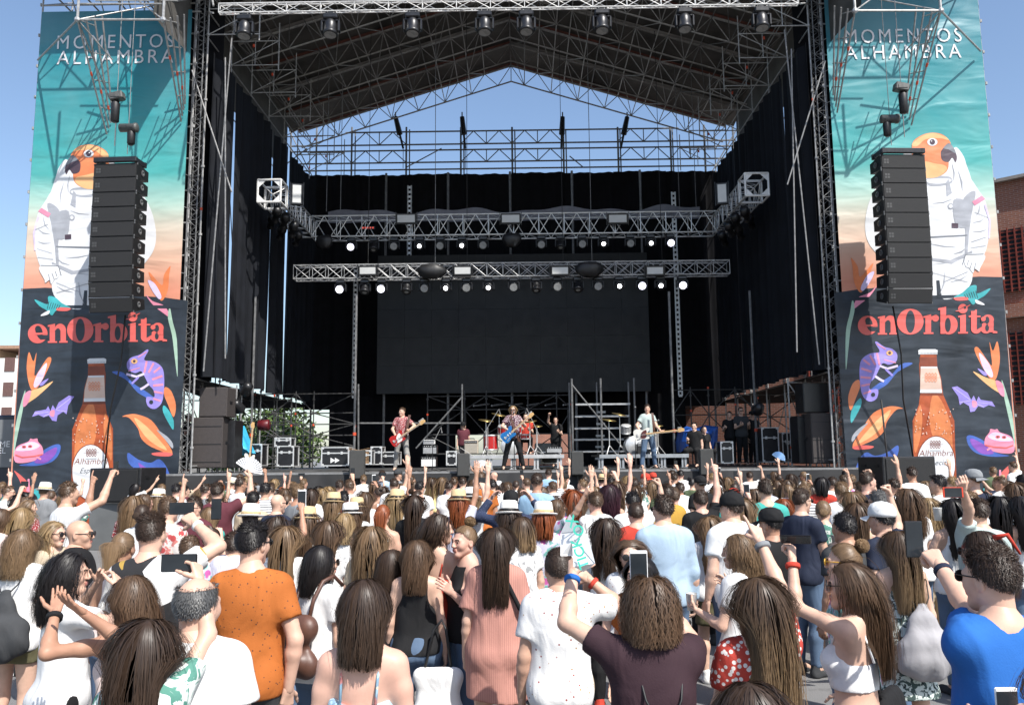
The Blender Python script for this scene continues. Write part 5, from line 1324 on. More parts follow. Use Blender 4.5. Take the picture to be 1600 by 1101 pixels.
# ================================================================== PEOPLE: bodies, clothes and hair
class Vol:
    """signed distance grid with smooth unions, meshed by surface nets"""
    def __init__(s, lo, hi, h):
        s.lo = np.array(lo, np.float32); s.h = h
        s.n = np.maximum(4, np.ceil((np.array(hi) - s.lo) / h).astype(int) + 1)
        s.ax = [(s.lo[i] + h * np.arange(s.n[i])).astype(np.float32) for i in range(3)]
        s.D = np.full(s.n, .5, np.float32)
    def win(s, lo, hi):
        i0 = np.clip(np.floor((np.array(lo) - s.lo) / s.h).astype(int), 0, s.n); i1 = np.clip(np.ceil((np.array(hi) - s.lo) / s.h).astype(int) + 1, 0, s.n)
        if np.any(i1 <= i0): return None
        sl = tuple(slice(a, b) for a, b in zip(i0, i1))
        return sl, s.ax[0][sl[0]][:, None, None], s.ax[1][sl[1]][None, :, None], s.ax[2][sl[2]][None, None, :]
    def put(s, sl, d, k, op):
        A = s.D[sl]
        if op == 'u':
            h = np.clip(.5 + .5 * (d - A) / k, 0, 1); s.D[sl] = d + (A - d) * h - k * h * (1 - h)
        else:
            h = np.clip(.5 - .5 * (A + d) / k, 0, 1); s.D[sl] = A + (-d - A) * h + k * h * (1 - h)
    def cone(s, a, b, ra, rb, k=.03, flat=1.0, op='u', cut=None):
        a = np.array(a, float); b = np.array(b, float); r = max(ra, rb) * max(1, flat) + k + .05
        w_ = s.win(np.minimum(a, b) - r, np.maximum(a, b) + r)
        if w_ is None: return
        sl, X, Y, Z = w_; ba = b - a; L = max(1e-8, ba @ ba)
        t = np.clip(((X - a[0]) * ba[0] + (Y - a[1]) * ba[1] + (Z - a[2]) * ba[2]) / L, 0, 1)
        d = np.sqrt((X - a[0] - t * ba[0]) ** 2 + ((Y - a[1] - t * ba[1]) / flat) ** 2 + (Z - a[2] - t * ba[2]) ** 2) - (ra + (rb - ra) * t)
        d = d * min(1, flat)
        if cut is not None:
            c, n = cut; d = np.maximum(d, (X - c[0]) * n[0] + (Y - c[1]) * n[1] + (Z - c[2]) * n[2])
        s.put(sl, d, k, op)
    def ell(s, c, r, k=.02, op='u'):
        c = np.array(c, float); r = np.array(r, float); w_ = s.win(c - r - k - .05, c + r + k + .05)
        if w_ is None: return
        sl, X, Y, Z = w_
        d = (np.sqrt(((X - c[0]) / r[0]) ** 2 + ((Y - c[1]) / r[1]) ** 2 + ((Z - c[2]) / r[2]) ** 2) - 1) * r.min()
        s.put(sl, d, k, op)
    def grid(s): return s.ax[0][:, None, None], s.ax[1][None, :, None], s.ax[2][None, None, :]
    def mesh(s):
        D = s.D; sg = D < 0
        a = sg[:-1, :-1, :-1]; any_ = a.copy(); all_ = a.copy()
        offs = [(i, j, k) for i in (0, 1) for j in (0, 1) for k in (0, 1)]
        n0, n1, n2 = D.shape
        for (i, j, k) in offs[1:]:
            q = sg[i:n0 - 1 + i, j:n1 - 1 + j, k:n2 - 1 + k]; any_ |= q; all_ &= q
        ii = np.argwhere(any_ & ~all_)
        if len(ii) == 0: return np.zeros((0, 3)), np.zeros((0, 4), int)
        idx = np.full(any_.shape, -1, np.int64); idx[tuple(ii.T)] = np.arange(len(ii))
        vals = np.stack([D[ii[:, 0] + o[0], ii[:, 1] + o[1], ii[:, 2] + o[2]] for o in offs], 1)
        acc = np.zeros((len(ii), 3)); cnt = np.zeros(len(ii))
        for p in range(8):
            for ax in (4, 2, 1):
                q = p | ax
                if q == p: continue
                va, vb = vals[:, p], vals[:, q]; m = (va < 0) != (vb < 0); t = np.where(m, va / np.where(m, va - vb, 1), 0)
                oa, ob = np.array(offs[p]), np.array(offs[q]); acc += m[:, None] * (oa + t[:, None] * (ob - oa)); cnt += m
        V = s.lo + s.h * (ii + acc / cnt[:, None])
        F = []
        for ax in range(3):
            u, v = [(1, 2), (2, 0), (0, 1)][ax]
            sl0 = [slice(None)] * 3; sl1 = [slice(None)] * 3; sl0[ax] = slice(0, -1); sl1[ax] = slice(1, None)
            e = np.argwhere(sg[tuple(sl0)] != sg[tuple(sl1)])
            ok = (e[:, u] > 0) & (e[:, v] > 0) & (e[:, u] < s.n[u] - 1) & (e[:, v] < s.n[v] - 1); e = e[ok]
            du = np.zeros(3, int); du[u] = 1; dv = np.zeros(3, int); dv[v] = 1
            q = [idx[tuple((e - o).T)] for o in (du * 0, du, du + dv, dv)]; qd = np.stack(q, 1)
            ins = sg[tuple(e.T)]; qd[~ins] = qd[~ins][:, ::-1]; F.append(qd)
        F = np.concatenate(F); F = F[(F >= 0).all(1)]
        return V, F
def relax(V, F, it=1, lam=.5):
    for _ in range(it):
        A = np.zeros_like(V); c = np.zeros(len(V))
        for i in range(4):
            for j in (1, 3): np.add.at(A, F[:, i], V[F[:, (i + j) % 4]]); np.add.at(c, F[:, i], 1)
        V = V + lam * (A / np.maximum(c, 1)[:, None] - V)
    return V
def np_mesh(name, V, F, mats, mi=None, smooth=True, attrs=None, normals=None):
    me = bpy.data.meshes.new(name); n = len(V); f = len(F); k = F.shape[1]
    me.vertices.add(n); me.vertices.foreach_set('co', np.asarray(V, np.float32).ravel())
    me.loops.add(f * k); me.loops.foreach_set('vertex_index', np.asarray(F, np.int32).ravel())
    me.polygons.add(f); me.polygons.foreach_set('loop_start', np.arange(0, f * k, k, dtype=np.int32))
    for m in mats: me.materials.append(m)
    if mi is not None: me.polygons.foreach_set('material_index', np.asarray(mi, np.int32))
    me.polygons.foreach_set('use_smooth', np.full(f, smooth))
    for an, av in (attrs or {}).items():
        at = me.attributes.new(an, 'FLOAT', 'POINT'); at.data.foreach_set('value', np.asarray(av, np.float32))
    me.update(calc_edges=True)
    if normals is not None: me.normals_split_custom_set_from_vertices(normals.tolist())
    return me
U = lambda v: np.array(v, float) / (np.linalg.norm(v) + 1e-9)

# ---- materials for people
def skin_mat(name, col):
    m, t, b = _base(name, col, .5, 0, .4)
    v = mapped(t); n = noise(t, v, 14, 4); n2 = noise(t, v, 2.2, 2)
    c = ramp(t, n, [(.3, tuple(x * .88 for x in col)), (.7, tuple(min(1, x * 1.08) for x in col))])
    c = mix(t, ramp(t, n2, [(.45, (0, 0, 0)), (.75, (.35, .35, .35))]), c, (col[0] * 1.02, col[1] * .78, col[2] * .72))
    t.links.new(c, b.inputs['Base Color']); bump(t, b, noise(t, v, 160, 3), .12, .002)
    return m
SKIN = [skin_mat('skin_fair', (.60, .385, .285)), skin_mat('skin_light', (.53, .325, .23)), skin_mat('skin_tanned', (.40, .22, .145)), skin_mat('skin_rosy', (.60, .36, .275)), skin_mat('skin_brown', (.26, .14, .09))]
EYE = plain('eye_dark', (.03, .02, .015), .15); LIP = plain('lip', (.42, .16, .13), .4, 0, .1); BROW = plain('brow_hair', (.045, .028, .018), .7)
def hair_mat(name, root, tip=None, rough=.42):
    tip = tip or root; m, t, b = _base('hair_' + name, root, rough, 0, .45)
    a = t.nodes.new('ShaderNodeAttribute'); a.attribute_name = 'tone'; a2 = t.nodes.new('ShaderNodeAttribute'); a2.attribute_name = 'tip'
    c = mix(t, ramp(t, a2.outputs['Fac'], [(.35, (0, 0, 0)), (1, (1, 1, 1))]), root, tip)
    c = mix(t, 1.0, c, ramp(t, a.outputs['Fac'], [(0, (.62, .62, .62)), (.6, (1, 1, 1)), (1, (1.3, 1.27, 1.2))]), 'MULTIPLY')
    t.links.new(c, b.inputs['Base Color']); tr = t.nodes.new('ShaderNodeBsdfTranslucent'); t.links.new(c, tr.inputs[0]); mx = t.nodes.new('ShaderNodeMixShader'); mx.inputs[0].default_value = .30; t.links.new(b.outputs[0], mx.inputs[1]); t.links.new(tr.outputs[0], mx.inputs[2]); t.links.new(mx.outputs[0], t.nodes['Material Output'].inputs[0])
    return m
HAIR = {'black': hair_mat('black', (.024, .020, .020)), 'dark': hair_mat('dark_brown', (.064, .040, .028), (.086, .053, .035)), 'brown': hair_mat('brown', (.135, .082, .050), (.19, .115, .07)),
        'ombre': hair_mat('brown_fading_to_blond', (.105, .066, .042), (.46, .31, .17)), 'light': hair_mat('light_brown', (.235, .15, .085), (.36, .24, .135)), 'blond': hair_mat('blond', (.36, .245, .125), (.58, .42, .24)),
        'red': hair_mat('copper_red', (.30, .085, .03), (.36, .11, .04)), 'grey': hair_mat('grey', (.15, .15, .15), (.26, .26, .26)), 'purple': hair_mat('purple_tinted', (.05, .022, .03), (.09, .03, .05))}
HNAME = {'black': 'black', 'dark': 'dark brown', 'brown': 'brown', 'ombre': 'blond-tipped brown', 'light': 'light brown', 'blond': 'blond', 'red': 'copper red', 'grey': 'greying', 'purple': 'purple tinted'}

def cloth(name, col, pat=None, c2=(.8, .8, .8), c3=None, sc_=1.0, rough=.82):
    key = 'cloth_' + name
    if key in MATS: return MATS[key]
    m, t, b = _base(key, col, rough, 0, .2)
    v = mapped(t); c = ramp(t, noise(t, v, 3, 4), [(.3, tuple(x * .86 for x in col)), (.7, tuple(min(.86, x * 1.07) for x in col))])
    def vor(s, feat='F1'):
        n = t.nodes.new('ShaderNodeTexVoronoi'); n.feature = feat; n.inputs['Scale'].default_value = s; t.links.new(v, n.inputs['Vector']); return n
    st = lambda o, a, b_: ramp(t, o, [(a, (1, 1, 1)), (b_, (0, 0, 0))])
    if pat == 'dots': c = mix(t, st(vor(34 * sc_).outputs['Distance'], .34, .40), c, c2)
    elif pat == 'sparse':
        n = vor(27 * sc_); k = st(n.outputs['Distance'], .12, .17); col2 = ramp(t, n.outputs['Color'], [(0, c2), (.5, c3 or c2), (1, c2)], 'CONSTANT'); c = mix(t, k, c, col2)
    elif pat == 'floral':
        n = vor(13 * sc_); n2 = vor(30 * sc_); n3 = noise(t, v, 9 * sc_, 3, .6, 1.5)
        c = mix(t, ramp(t, n3, [(.50, (0, 0, 0)), (.54, (1, 1, 1))]), c, c3 or c2); c = mix(t, st(n.outputs['Distance'], .34, .42), c, c2); c = mix(t, st(n2.outputs['Distance'], .15, .22), c, (.7, .62, .45))
    elif pat == 'camo': c = mix(t, ramp(t, noise(t, v, 22 * sc_, 3, .6, .8), [(.48, (0, 0, 0)), (.52, (1, 1, 1))]), c, c2); c = mix(t, ramp(t, noise(t, v, 15 * sc_, 2, .5, 1), [(.6, (0, 0, 0)), (.64, (1, 1, 1))]), c, c3 or c2)
    elif pat in ('stripe', 'rib', 'hstripe'):
        wv = t.nodes.new('ShaderNodeTexWave'); wv.bands_direction = 'Z' if pat == 'hstripe' else 'X'; wv.inputs['Scale'].default_value = (9 if pat != 'rib' else 26) * sc_; wv.inputs['Distortion'].default_value = .3; t.links.new(v, wv.inputs['Vector'])
        c = mix(t, ramp(t, wv.outputs['Fac'], [(.72, (0, 0, 0)), (.80, (1, 1, 1))] if pat != 'rib' else [(.3, (0, 0, 0)), (.9, (.8, .8, .8))]), c, c2)
    elif pat == 'geo':
        n = vor(5.5 * sc_); c = mix(t, ramp(t, n.outputs['Color'], [(0, (0, 0, 0)), (.52, (1, 1, 1))], 'CONSTANT'), c, c2); c = mix(t, ramp(t, vor(8 * sc_).outputs['Color'], [(0, (0, 0, 0)), (.8, (1, 1, 1))], 'CONSTANT'), c, c3 or c2)
    elif pat == 'patch': c = mix(t, ramp(t, noise(t, v, 7 * sc_, 2, .5, 2), [(.56, (0, 0, 0)), (.57, (1, 1, 1))]), c, c2)
    t.links.new(c, b.inputs['Base Color'])
    v2 = mapped(t, (1, 1, .55), rot=(0, .5, .3)); ad = t.nodes.new('ShaderNodeMath'); ad.operation = 'ADD'
    t.links.new(noise(t, v2, 5.5, 2, .5, 1.0), ad.inputs[0]); m3 = t.nodes.new('ShaderNodeMath'); m3.operation = 'MULTIPLY'; m3.inputs[1].default_value = .04
    t.links.new(noise(t, v, 130, 2), m3.inputs[0]); t.links.new(m3.outputs[0], ad.inputs[1]); bump(t, b, ad.outputs[0], .5, .05)
    return m
W8 = (.76, .755, .74)
CL = {'white': cloth('white', W8), 'black': cloth('black', (.014, .014, .015)), 'navy': cloth('navy', (.022, .028, .05)), 'grey': cloth('grey', (.22, .23, .24)), 'orange': cloth('rust_orange', (.42, .125, .028), 'sparse', (.05, .03, .03), sc_=1.4),
      'peach': cloth('ribbed_peach', (.50, .25, .20), 'rib', (.36, .165, .135)), 'pink': cloth('pale_pink', (.70, .56, .51)), 'denim': cloth('pale_denim', (.36, .47, .58)), 'jeans': cloth('blue_jeans', (.10, .15, .23)), 'ljeans': cloth('light_jeans', (.30, .38, .47)),
      'blue': cloth('royal_blue', (.025, .13, .42)), 'plum': cloth('dark_plum', (.042, .022, .028)), 'red': cloth('red', (.50, .055, .035)), 'reddot': cloth('red_white_dotted', (.45, .055, .04), 'dots', (.75, .7, .66), sc_=1.25), 'teal': cloth('teal_green', (.06, .36, .31)), 'burg': cloth('burgundy', (.11, .03, .04)),
      'mustard': cloth('mustard', (.46, .27, .05)), 'ltblue': cloth('light_blue', (.27, .42, .56)), 'stripe': cloth('white_black_striped', W8, 'hstripe', (.05, .05, .06)), 'floralw': cloth('white_small_print', W8, 'sparse', (.35, .20, .06), (.30, .06, .05)), 'floralr': cloth('red_white_floral', (.70, .64, .6), 'floral', (.45, .07, .07), (.52, .18, .16)),
      'geo': cloth('black_white_gold_pattern', W8, 'geo', (.03, .03, .032), (.38, .25, .06)), 'leaf': cloth('green_white_leaf_pattern', (.055, .085, .08), 'camo', (.56, .62, .58), (.02, .03, .03)), 'tropic': cloth('pale_leaf_print', (.70, .74, .70), 'camo', (.09, .24, .19), (.7, .74, .7), .7),
      'doodle': cloth('white_doodle_print', W8, 'patch', (.35, .35, .35), sc_=1.6), 'multi': cloth('multicolour_print', (.52, .50, .60), 'floral', (.45, .10, .30), (.15, .35, .32)), 'bluefl': cloth('blue_floral', (.38, .55, .66), 'floral', (.60, .24, .22), (.20, .32, .42)), 'navypat': cloth('navy_speckled', (.03, .04, .08), 'sparse', (.22, .24, .3), sc_=2.5),
      'khaki': cloth('khaki', (.12, .11, .06)), 'beige': cloth('beige', (.48, .39, .28)), 'lav': cloth('pale_lavender', (.56, .56, .66)), 'green': cloth('olive_green', (.10, .13, .07)), 'greyt': cloth('grey_trouser', (.30, .29, .27)), 'dkgrey': cloth('dark_grey', (.05, .052, .055)), 'yellow': cloth('pale_yellow', (.66, .52, .25)),
      'redpat': cloth('red_white_shirt_pattern', (.28, .045, .05), 'dots', (.6, .5, .48), sc_=1.5), 'plaid': cloth('plum_white_dotted', (.10, .03, .05), 'dots', (.66, .6, .6), sc_=1.3), 'mint': cloth('grey_mint', (.40, .47, .45)), 'orpat': cloth('orange_black_pattern', (.52, .17, .06), 'camo', (.06, .03, .02), (.52, .17, .06), .7)}
CNAME = {'floralw': 'small print white', 'floralr': 'red and white floral', 'geo': 'black, white and gold', 'leaf': 'dark green and white', 'tropic': 'leaf print', 'doodle': 'white doodle print', 'multi': 'multicoloured', 'bluefl': 'blue floral', 'navypat': 'speckled navy', 'orange': 'rust orange', 'peach': 'ribbed peach', 'pink': 'pale pink', 'denim': 'pale denim', 'plum': 'dark plum',
         'reddot': 'red dotted', 'teal': 'teal', 'burg': 'burgundy', 'ltblue': 'light blue', 'stripe': 'striped', 'lav': 'lavender', 'dkgrey': 'dark grey', 'yellow': 'pale yellow', 'blue': 'royal blue', 'orpat': 'orange patterned', 'redpat': 'red patterned', 'plaid': 'plum dotted', 'mint': 'mint grey', 'green': 'olive'}
STRAW = plain('straw', (.60, .44, .24), .8, 0, .15, 40, bmp=.4); WHITEH = plain('white_hat_straw', (.76, .74, .70), .8, 0, .08, 40, bmp=.3); STRAP = plain('leather_brown', (.10, .045, .03), .45, 0, .25, 8)
LENSG = plain('sunglass_lens', (.012, .012, .014), .12); YELF = plain('yellow_frame', (.60, .33, .03), .3); MIRR = plain('mirrored_lens', (.35, .45, .12), .08, .8)
PHONEB = plain('phone_black', (.012, .012, .013), .22); SCRN = plain('phone_screen', (.02, .025, .03), .08); PAPER = plain('paper_white', (.80, .80, .80), .7, 0, .03); INKG = plain('green_ink', (.05, .48, .36), .6, 0, .1); INKB = plain('ink_dark', (.05, .05, .06), .6)

# ---- head and hand templates
LODH = (.0052, .0085, .0125)
_hd = {}
def head_tpl(sex, lod):
    if (sex, lod) in _hd: return _hd[(sex, lod)]
    v = Vol((-.12, -.15, -.20), (.12, .15, .13), LODH[lod]); f = sex == 'f'
    v.ell((0, -.014, .024), (.074, .093, .086), .03); v.cone((0, .028, -.02), (0, .058, -.092 if f else -.098), .060, .026 if f else .031, .035)
    for s in (-1, 1):
        v.cone((s * .048, 0, -.062), (s * .012, .060, -.098), .020, .018, .03); v.ell((s * .040, .052, -.030), (.026, .028, .03), .025); v.cone((s * .012, .086, .014), (s * .042, .074, .014), .011 if not f else .008, .010, .018)
    v.cone((0, .088, .012), (0, .105, -.030), .0075, .0105, .012)
    for s in (-1, 1): v.ell((s * .012, .098, -.034), (.009, .010, .008), .008); v.ell((s * .031, .094, -.002), (.017, .012, .011), .014, 's'); v.ell((s * .031, .077, -.002), (.0125, .0125, .0115), .003)
    v.cone((-.017, .090, -.058), (.017, .090, -.058), .007, .007, .006); v.cone((-.014, .089, -.069), (.014, .089, -.069), .0078, .0078, .006); v.cone((-.02, .10, -.0635), (.02, .10, -.0635), .0022, .0022, .003, op='s')
    for s in (-1, 1): v.ell((s * .076, -.012, -.012), (.011, .021, .032), .006); v.ell((s * .086, -.008, -.008), (.007, .011, .018), .005, 's')
    r = .047 if f else .056; v.cone((0, -.022, -.05), (0, -.035, -.22), r, r * 1.05, .03)
    V, F = v.mesh(); c = V[F].mean(1); mi = np.zeros(len(F), int)
    ey = np.minimum(np.linalg.norm((c - (.031, .0885, -.002)) / (.011, .008, .006), axis=1), np.linalg.norm((c - (-.031, .0885, -.002)) / (.011, .008, .006), axis=1)) < 1
    lp = (np.abs(c[:, 0]) < .022) & (np.abs(c[:, 2] + .064) < .0115) & (c[:, 1] > .088)
    br = (np.abs(np.abs(c[:, 0]) - .031) < .018) & (np.abs(c[:, 2] - .0185 + np.abs(np.abs(c[:, 0]) - .03) * .2) < .0048) & (c[:, 1] > .06)
    mi[br] = 3; mi[lp] = 2; mi[ey] = 1
    _hd[(sex, lod)] = (V, F, mi); return _hd[(sex, lod)]
def hand_tpl(pose, lod, _c={}):
    if (pose, lod) in _c: return _c[(pose, lod)]
    v = Vol((-.13, -.08, -.05), (.075, .125, .22), (.0042, .0065, .011)[lod]); g = (1, 1.05, 1.3)[lod]
    curl = {'rel': (25, 30, 25), 'open': (6, 8, 6), 'fist': (82, 95, 60), 'point': (82, 95, 60), 'hold': (48, 58, 35)}[pose]
    v.cone((0, 0, -.04), (0, 0, .02), .026 * g, .028 * g, .015, .75)
    for i, (x, z, ls) in enumerate(((-.031, .088, (.043, .026, .021)), (-.010, .092, (.047, .029, .022)), (.011, .087, (.043, .027, .021)), (.030, .078, (.034, .021, .018)))):
        v.cone((x * .55, 0, .012), (x, 0, z), .0145 * g, .0118 * g, .012); p = np.array((x, 0, z)); a = 0; cu = (4, 6, 4) if pose == 'point' and i == 0 else curl
        spread = x * 2.2 * (1 if pose in ('open', 'rel') else .4)
        for j in range(3):
            a += math.radians(cu[j] * (1 + .12 * i)); d = U((spread, math.sin(a), math.cos(a))); q = p + d * ls[j]; v.cone(p, q, (.0096 - .0009 * j) * g, (.0090 - .001 * j) * g, .005); p = q
    th = {'fist': ((-.5, .55, .75), (.45, .75, .55)), 'point': ((-.5, .55, .75), (.45, .75, .55)), 'hold': ((-.6, .65, .55), (-.05, .75, .65))}.get(pose, ((-.75, .25, .62), (-.45, .3, .85)))
    p = np.array((-.020, .006, .018)); 
    for d, L, r in ((th[0], .046, .0145), (th[0], .010, .012), (th[1], .034, .0105), (th[1], .024, .0095)): q = p + U(d) * L; v.cone(p, q, r * g, r * .88 * g, .008); p = q
    V, F = v.mesh(); _c[(pose, lod)] = (V, F); return _c[(pose, lod)]

# ---- skeleton
ARM = {'down': ((.20, -.03, -1), (.08, .24, -1), 'rel', (-1, .1, 0)), 'hip': ((.5, -.25, -.85), (-.5, .45, -.6), 'fist', (-.5, .3, -1)), 'fwd': ((.18, .22, -.95), (-.30, .85, .25), 'hold', (-.5, .2, 1)), 'phone': ((.30, .75, .42), (-.22, .42, .9), 'hold', (-.2, 1, 0)),
       'up': ((.28, .2, .95), (.04, .12, 1), 'open', (0, 1, 0)), 'point': ((.28, .3, .9), (.0, .2, 1), 'point', (0, 1, 0)), 'fist': ((.6, .35, .35), (-.1, .15, 1), 'fist', (-1, .4, 0)), 'side': ((.7, .35, .55), (.45, .3, .85), 'point', (-.3, 1, 0)), 'face': ((.55, .5, -.1), (-.85, .2, .85), 'rel', (-.9, -.2, .2)),
       'clap': ((.25, .45, -.65), (-.35, .55, .75), 'open', (-1, .2, 0)), 'bent': ((.35, .2, -.9), (.15, .75, .65), 'rel', (-1, .2, 0)), 'head': ((.75, .45, .15), (-.6, .2, .8), 'rel', (-.7, -.3, -.2)), 'strum': ((.28, -.15, -.9), (-.45, .85, -.22), 'hold', (-.2, -1, -.3)), 'fret': ((.40, .15, -.85), (.42, .85, .28), 'hold', (-.3, -.3, 1))}
def skeleton(H, sex, arms, lean=(0, 0), stance=.10, build=1.0, hy=0.0, hp=0.0, org=None, sit=0.0):
    s = H / 1.75; f = sex == 'f'; dz = sit * s; J = {'dz': dz, 's': s, 'sex': sex, 'b': build, 'H': H}
    lx, ly = lean
    def up(p, z0=.95 * s):
        x, y, z = p; k = max(0, z - z0); return np.array((x + lx * k, y + ly * k, z - dz))
    sw = (.143 if f else .159) * s * (.5 + .5 * build); J['hipx'] = (.085 if f else .08) * s
    J['neck'] = up((0, -.02 * s, 1.455 * s)); J['head'] = up((0, .012 * s, H - .113)) + np.array((0, .02 * math.sin(hp), 0)); J['hy'] = hy; J['hp'] = hp
    for sd, sg in (('R', 1), ('L', -1)):
        A = arms.get(sd, 'down'); A = ARM[A] if isinstance(A, str) else A
        ua, fa, hpz, pn = A; sh = up((sg * sw, -.012 * s, 1.405 * s)); la, lf = (.285 * s, .255 * s)
        if isinstance(ua, tuple) and len(ua) == 4:                 # sight lines: (px, py, depth, 0)
            el = org(ua) ; wr = org(fa); ua = U(el - sh); fa = U(wr - (sh + ua * la)); pn = np.array(pn, float)
        else: ua = U((ua[0] * sg, ua[1], ua[2])); fa = U((fa[0] * sg, fa[1], fa[2])); pn = np.array((pn[0] * sg, pn[1], pn[2]), float)
        up_ = max(0, ua[2]); sh = sh + np.array((-sg * .025, .0, .055)) * up_ * s
        el = sh + ua * la; wr = el + fa * lf
        J[sd] = dict(sh=sh, el=el, wr=wr, fa=fa, ua=ua, hand=hpz, pn=pn, sg=sg)
        kx = sg * (J['hipx'] + (stance - .08) * .55); ax = sg * stance * s
        if sit: J['hip' + sd] = np.array((sg * J['hipx'], 0, .92 * s - dz)); J['knee' + sd] = np.array((sg * .16, .40 * s, .52 * s)); J['ank' + sd] = np.array((sg * .15, .30 * s, .085 * s)); continue
        J['hip' + sd] = np.array((sg * J['hipx'], 0, .92 * s)); J['knee' + sd] = np.array((kx * 1.0, .025 * s, .49 * s)); J['ank' + sd] = np.array((ax, -.02 * s, .085 * s))
    J['up'] = up
    return J
def torso(J, off=0.0):
    s, b, up = J['s'], J['b'], J['up']
    if J['sex'] == 'm':
        L = [((-.05, 0, .955), (.05, 0, .955), .122, .122, .84, .05), ((0, 0, 1.0), (0, .006, 1.16), .139, .134, .74, .06), ((0, .004, 1.18), (0, -.004, 1.335), .148, .160, .68, .06), ((-.125, -.015, 1.395), (.125, -.015, 1.395), .066, .066, 1, .06), ((-.075, -.055, 1.28), (-.06, -.045, 1.40), .07, .05, .8, .05), ((.075, -.055, 1.28), (.06, -.045, 1.40), .07, .05, .8, .05), ((-.07, -.055, .92), (.07, -.055, .92), .09, .09, 1, .04)]
    else:
        L = [((-.06, 0, .945), (.06, 0, .945), .126, .126, .84, .05), ((0, .0, 1.02), (0, .004, 1.13), .122, .110, .78, .06), ((0, .004, 1.16), (0, -.004, 1.32), .117, .126, .74, .06), ((-.105, -.015, 1.392), (.105, -.015, 1.392), .055, .055, 1, .05), ((-.062, .070, 1.262), (-.05, .03, 1.33), .062, .04, 1, .04), ((.062, .070, 1.262), (.05, .03, 1.33), .062, .04, 1, .04), ((-.075, -.06, .905), (.075, -.06, .905), .092, .092, 1, .04)]
    out = []
    for a, c, ra, rb, fl, k in L:
        g = 1 + (b - 1) * (1 if a[2] < 1.3 else .5); out.append((up(np.array(a) * s), up(np.array(c) * s), ra * s * g + off, rb * s * g + off, fl, k))
    return out
def limb_r(J): f = J['sex'] == 'f'; return (.041, .033, .034, .0235) if f else (.050, .039, .040, .027)
def bounds(J, pad=.08):
    pts = [J['R'][k] for k in ('sh', 'el', 'wr')] + [J['L'][k] for k in ('sh', 'el', 'wr')] + [np.array((-.24, -.2, 0)), np.array((.24, .2, J['H'] - .2)), J['ankR'] * 1.3, J['ankL'] * 1.3, J['neck']]
    return np.min(pts, 0) - pad, np.max(pts, 0) + pad
def body_mesh(J, lod, skin):
    h = (.0125, .018, .026)[lod]; s, b = J['s'], J['b']; lo, hi = bounds(J, .1); lo[2] = .02
    v = Vol(lo, hi, h); r = limb_r(J); bl = .5 + .5 * b
    for a, c, ra, rb, fl, k in torso(J): v.cone(a, c, ra, rb, k, fl)
    nk = .047 if J['sex'] == 'f' else .056; hd = J['head']
    v.cone(J['neck'], hd + (0, -.025, -.11), nk * 1.15, nk, .05)
    for sd in 'RL':
        A = J[sd]; v.cone(J['neck'] + (0, -.012, .015), A['sh'] + (-A['sg'] * .035, 0, .01), .05 * s, .042 * s, .05); m1 = A['sh'] * .65 + A['el'] * .35; m2 = A['el'] * .72 + A['wr'] * .28
        v.cone(A['sh'], m1, r[0] * s * bl * 1.06, r[0] * s * bl * .98, .045); v.cone(m1, A['el'], r[0] * s * bl * .97, r[1] * s * bl, .03); v.cone(A['el'], m2, r[1] * s * bl, r[2] * s * bl * 1.04, .025); v.cone(m2, A['wr'] + A['fa'] * .01, r[2] * s * bl * 1.03, r[3] * s, .02)
        hp, kn, an = J['hip' + sd], J['knee' + sd], J['ank' + sd]; v.cone(hp, kn, .092 * s * b, .057 * s * bl, .04); ca = kn * .7 + an * .3 + (0, -.022 * s, 0); v.cone(kn, ca, .054 * s * bl, .056 * s * bl, .03); v.cone(ca, an, .054 * s * bl, .036 * s, .03); v.cone(an, an + (0, .13 * s, -.045 * s), .036 * s, .028 * s, .03); v.cone(an, an + (0, -.03, -.04 * s), .034 * s, .03 * s, .02)
    V, F = v.mesh(); V = relax(V, F, 1, .4)
    Vs, Fs, Ms, o = [V], [F], [np.zeros(len(F), int)], len(V)
    hV, hF, hM = head_tpl(J['sex'], lod); R = np.array(Euler((J['hp'], 0, J['hy'])).to_matrix()); hs = .93 if J['sex'] == 'f' else .985
    Vs.append((hV * hs) @ R.T + hd); Fs.append(hF + o); Ms.append(hM); o += len(hV)
    for sd in 'RL':
        A = J[sd]; tV, tF = hand_tpl(A['hand'], lod); Z = A['fa']; Y = A['pn'] - Z * (A['pn'] @ Z); Y = U(Y); X = np.cross(Y, Z); M = np.stack([X, Y, Z], 1); A['M'] = M
        T = tV.copy() * (s * (.86 if J['sex'] == 'f' else .96)); 
        if A['sg'] < 0: T[:, 0] *= -1; tF = tF[:, ::-1]
        Vs.append(T @ M.T + A['wr']); Fs.append(tF + o); Ms.append(np.zeros(len(tF), int)); o += len(tV)
    return np_mesh('body', np.concatenate(Vs), np.concatenate(Fs), [skin, EYE, LIP, BROW], np.concatenate(Ms))
def folds(v, seed, amp, lo_k=14, hi_k=34):
    rg = np.random.default_rng(seed); X, Y, Z = v.grid(); n = 0
    for i in range(6):
        k = rg.normal(size=3); k[2] *= .55; k = U(k) * rg.uniform(lo_k, hi_k); n = n + np.sin(X * k[0] + Y * k[1] + Z * k[2] + rg.uniform(0, 6)) * (rg.uniform(.5, 1.2))
    v.D += (amp / 2.2 * n).astype(np.float32)
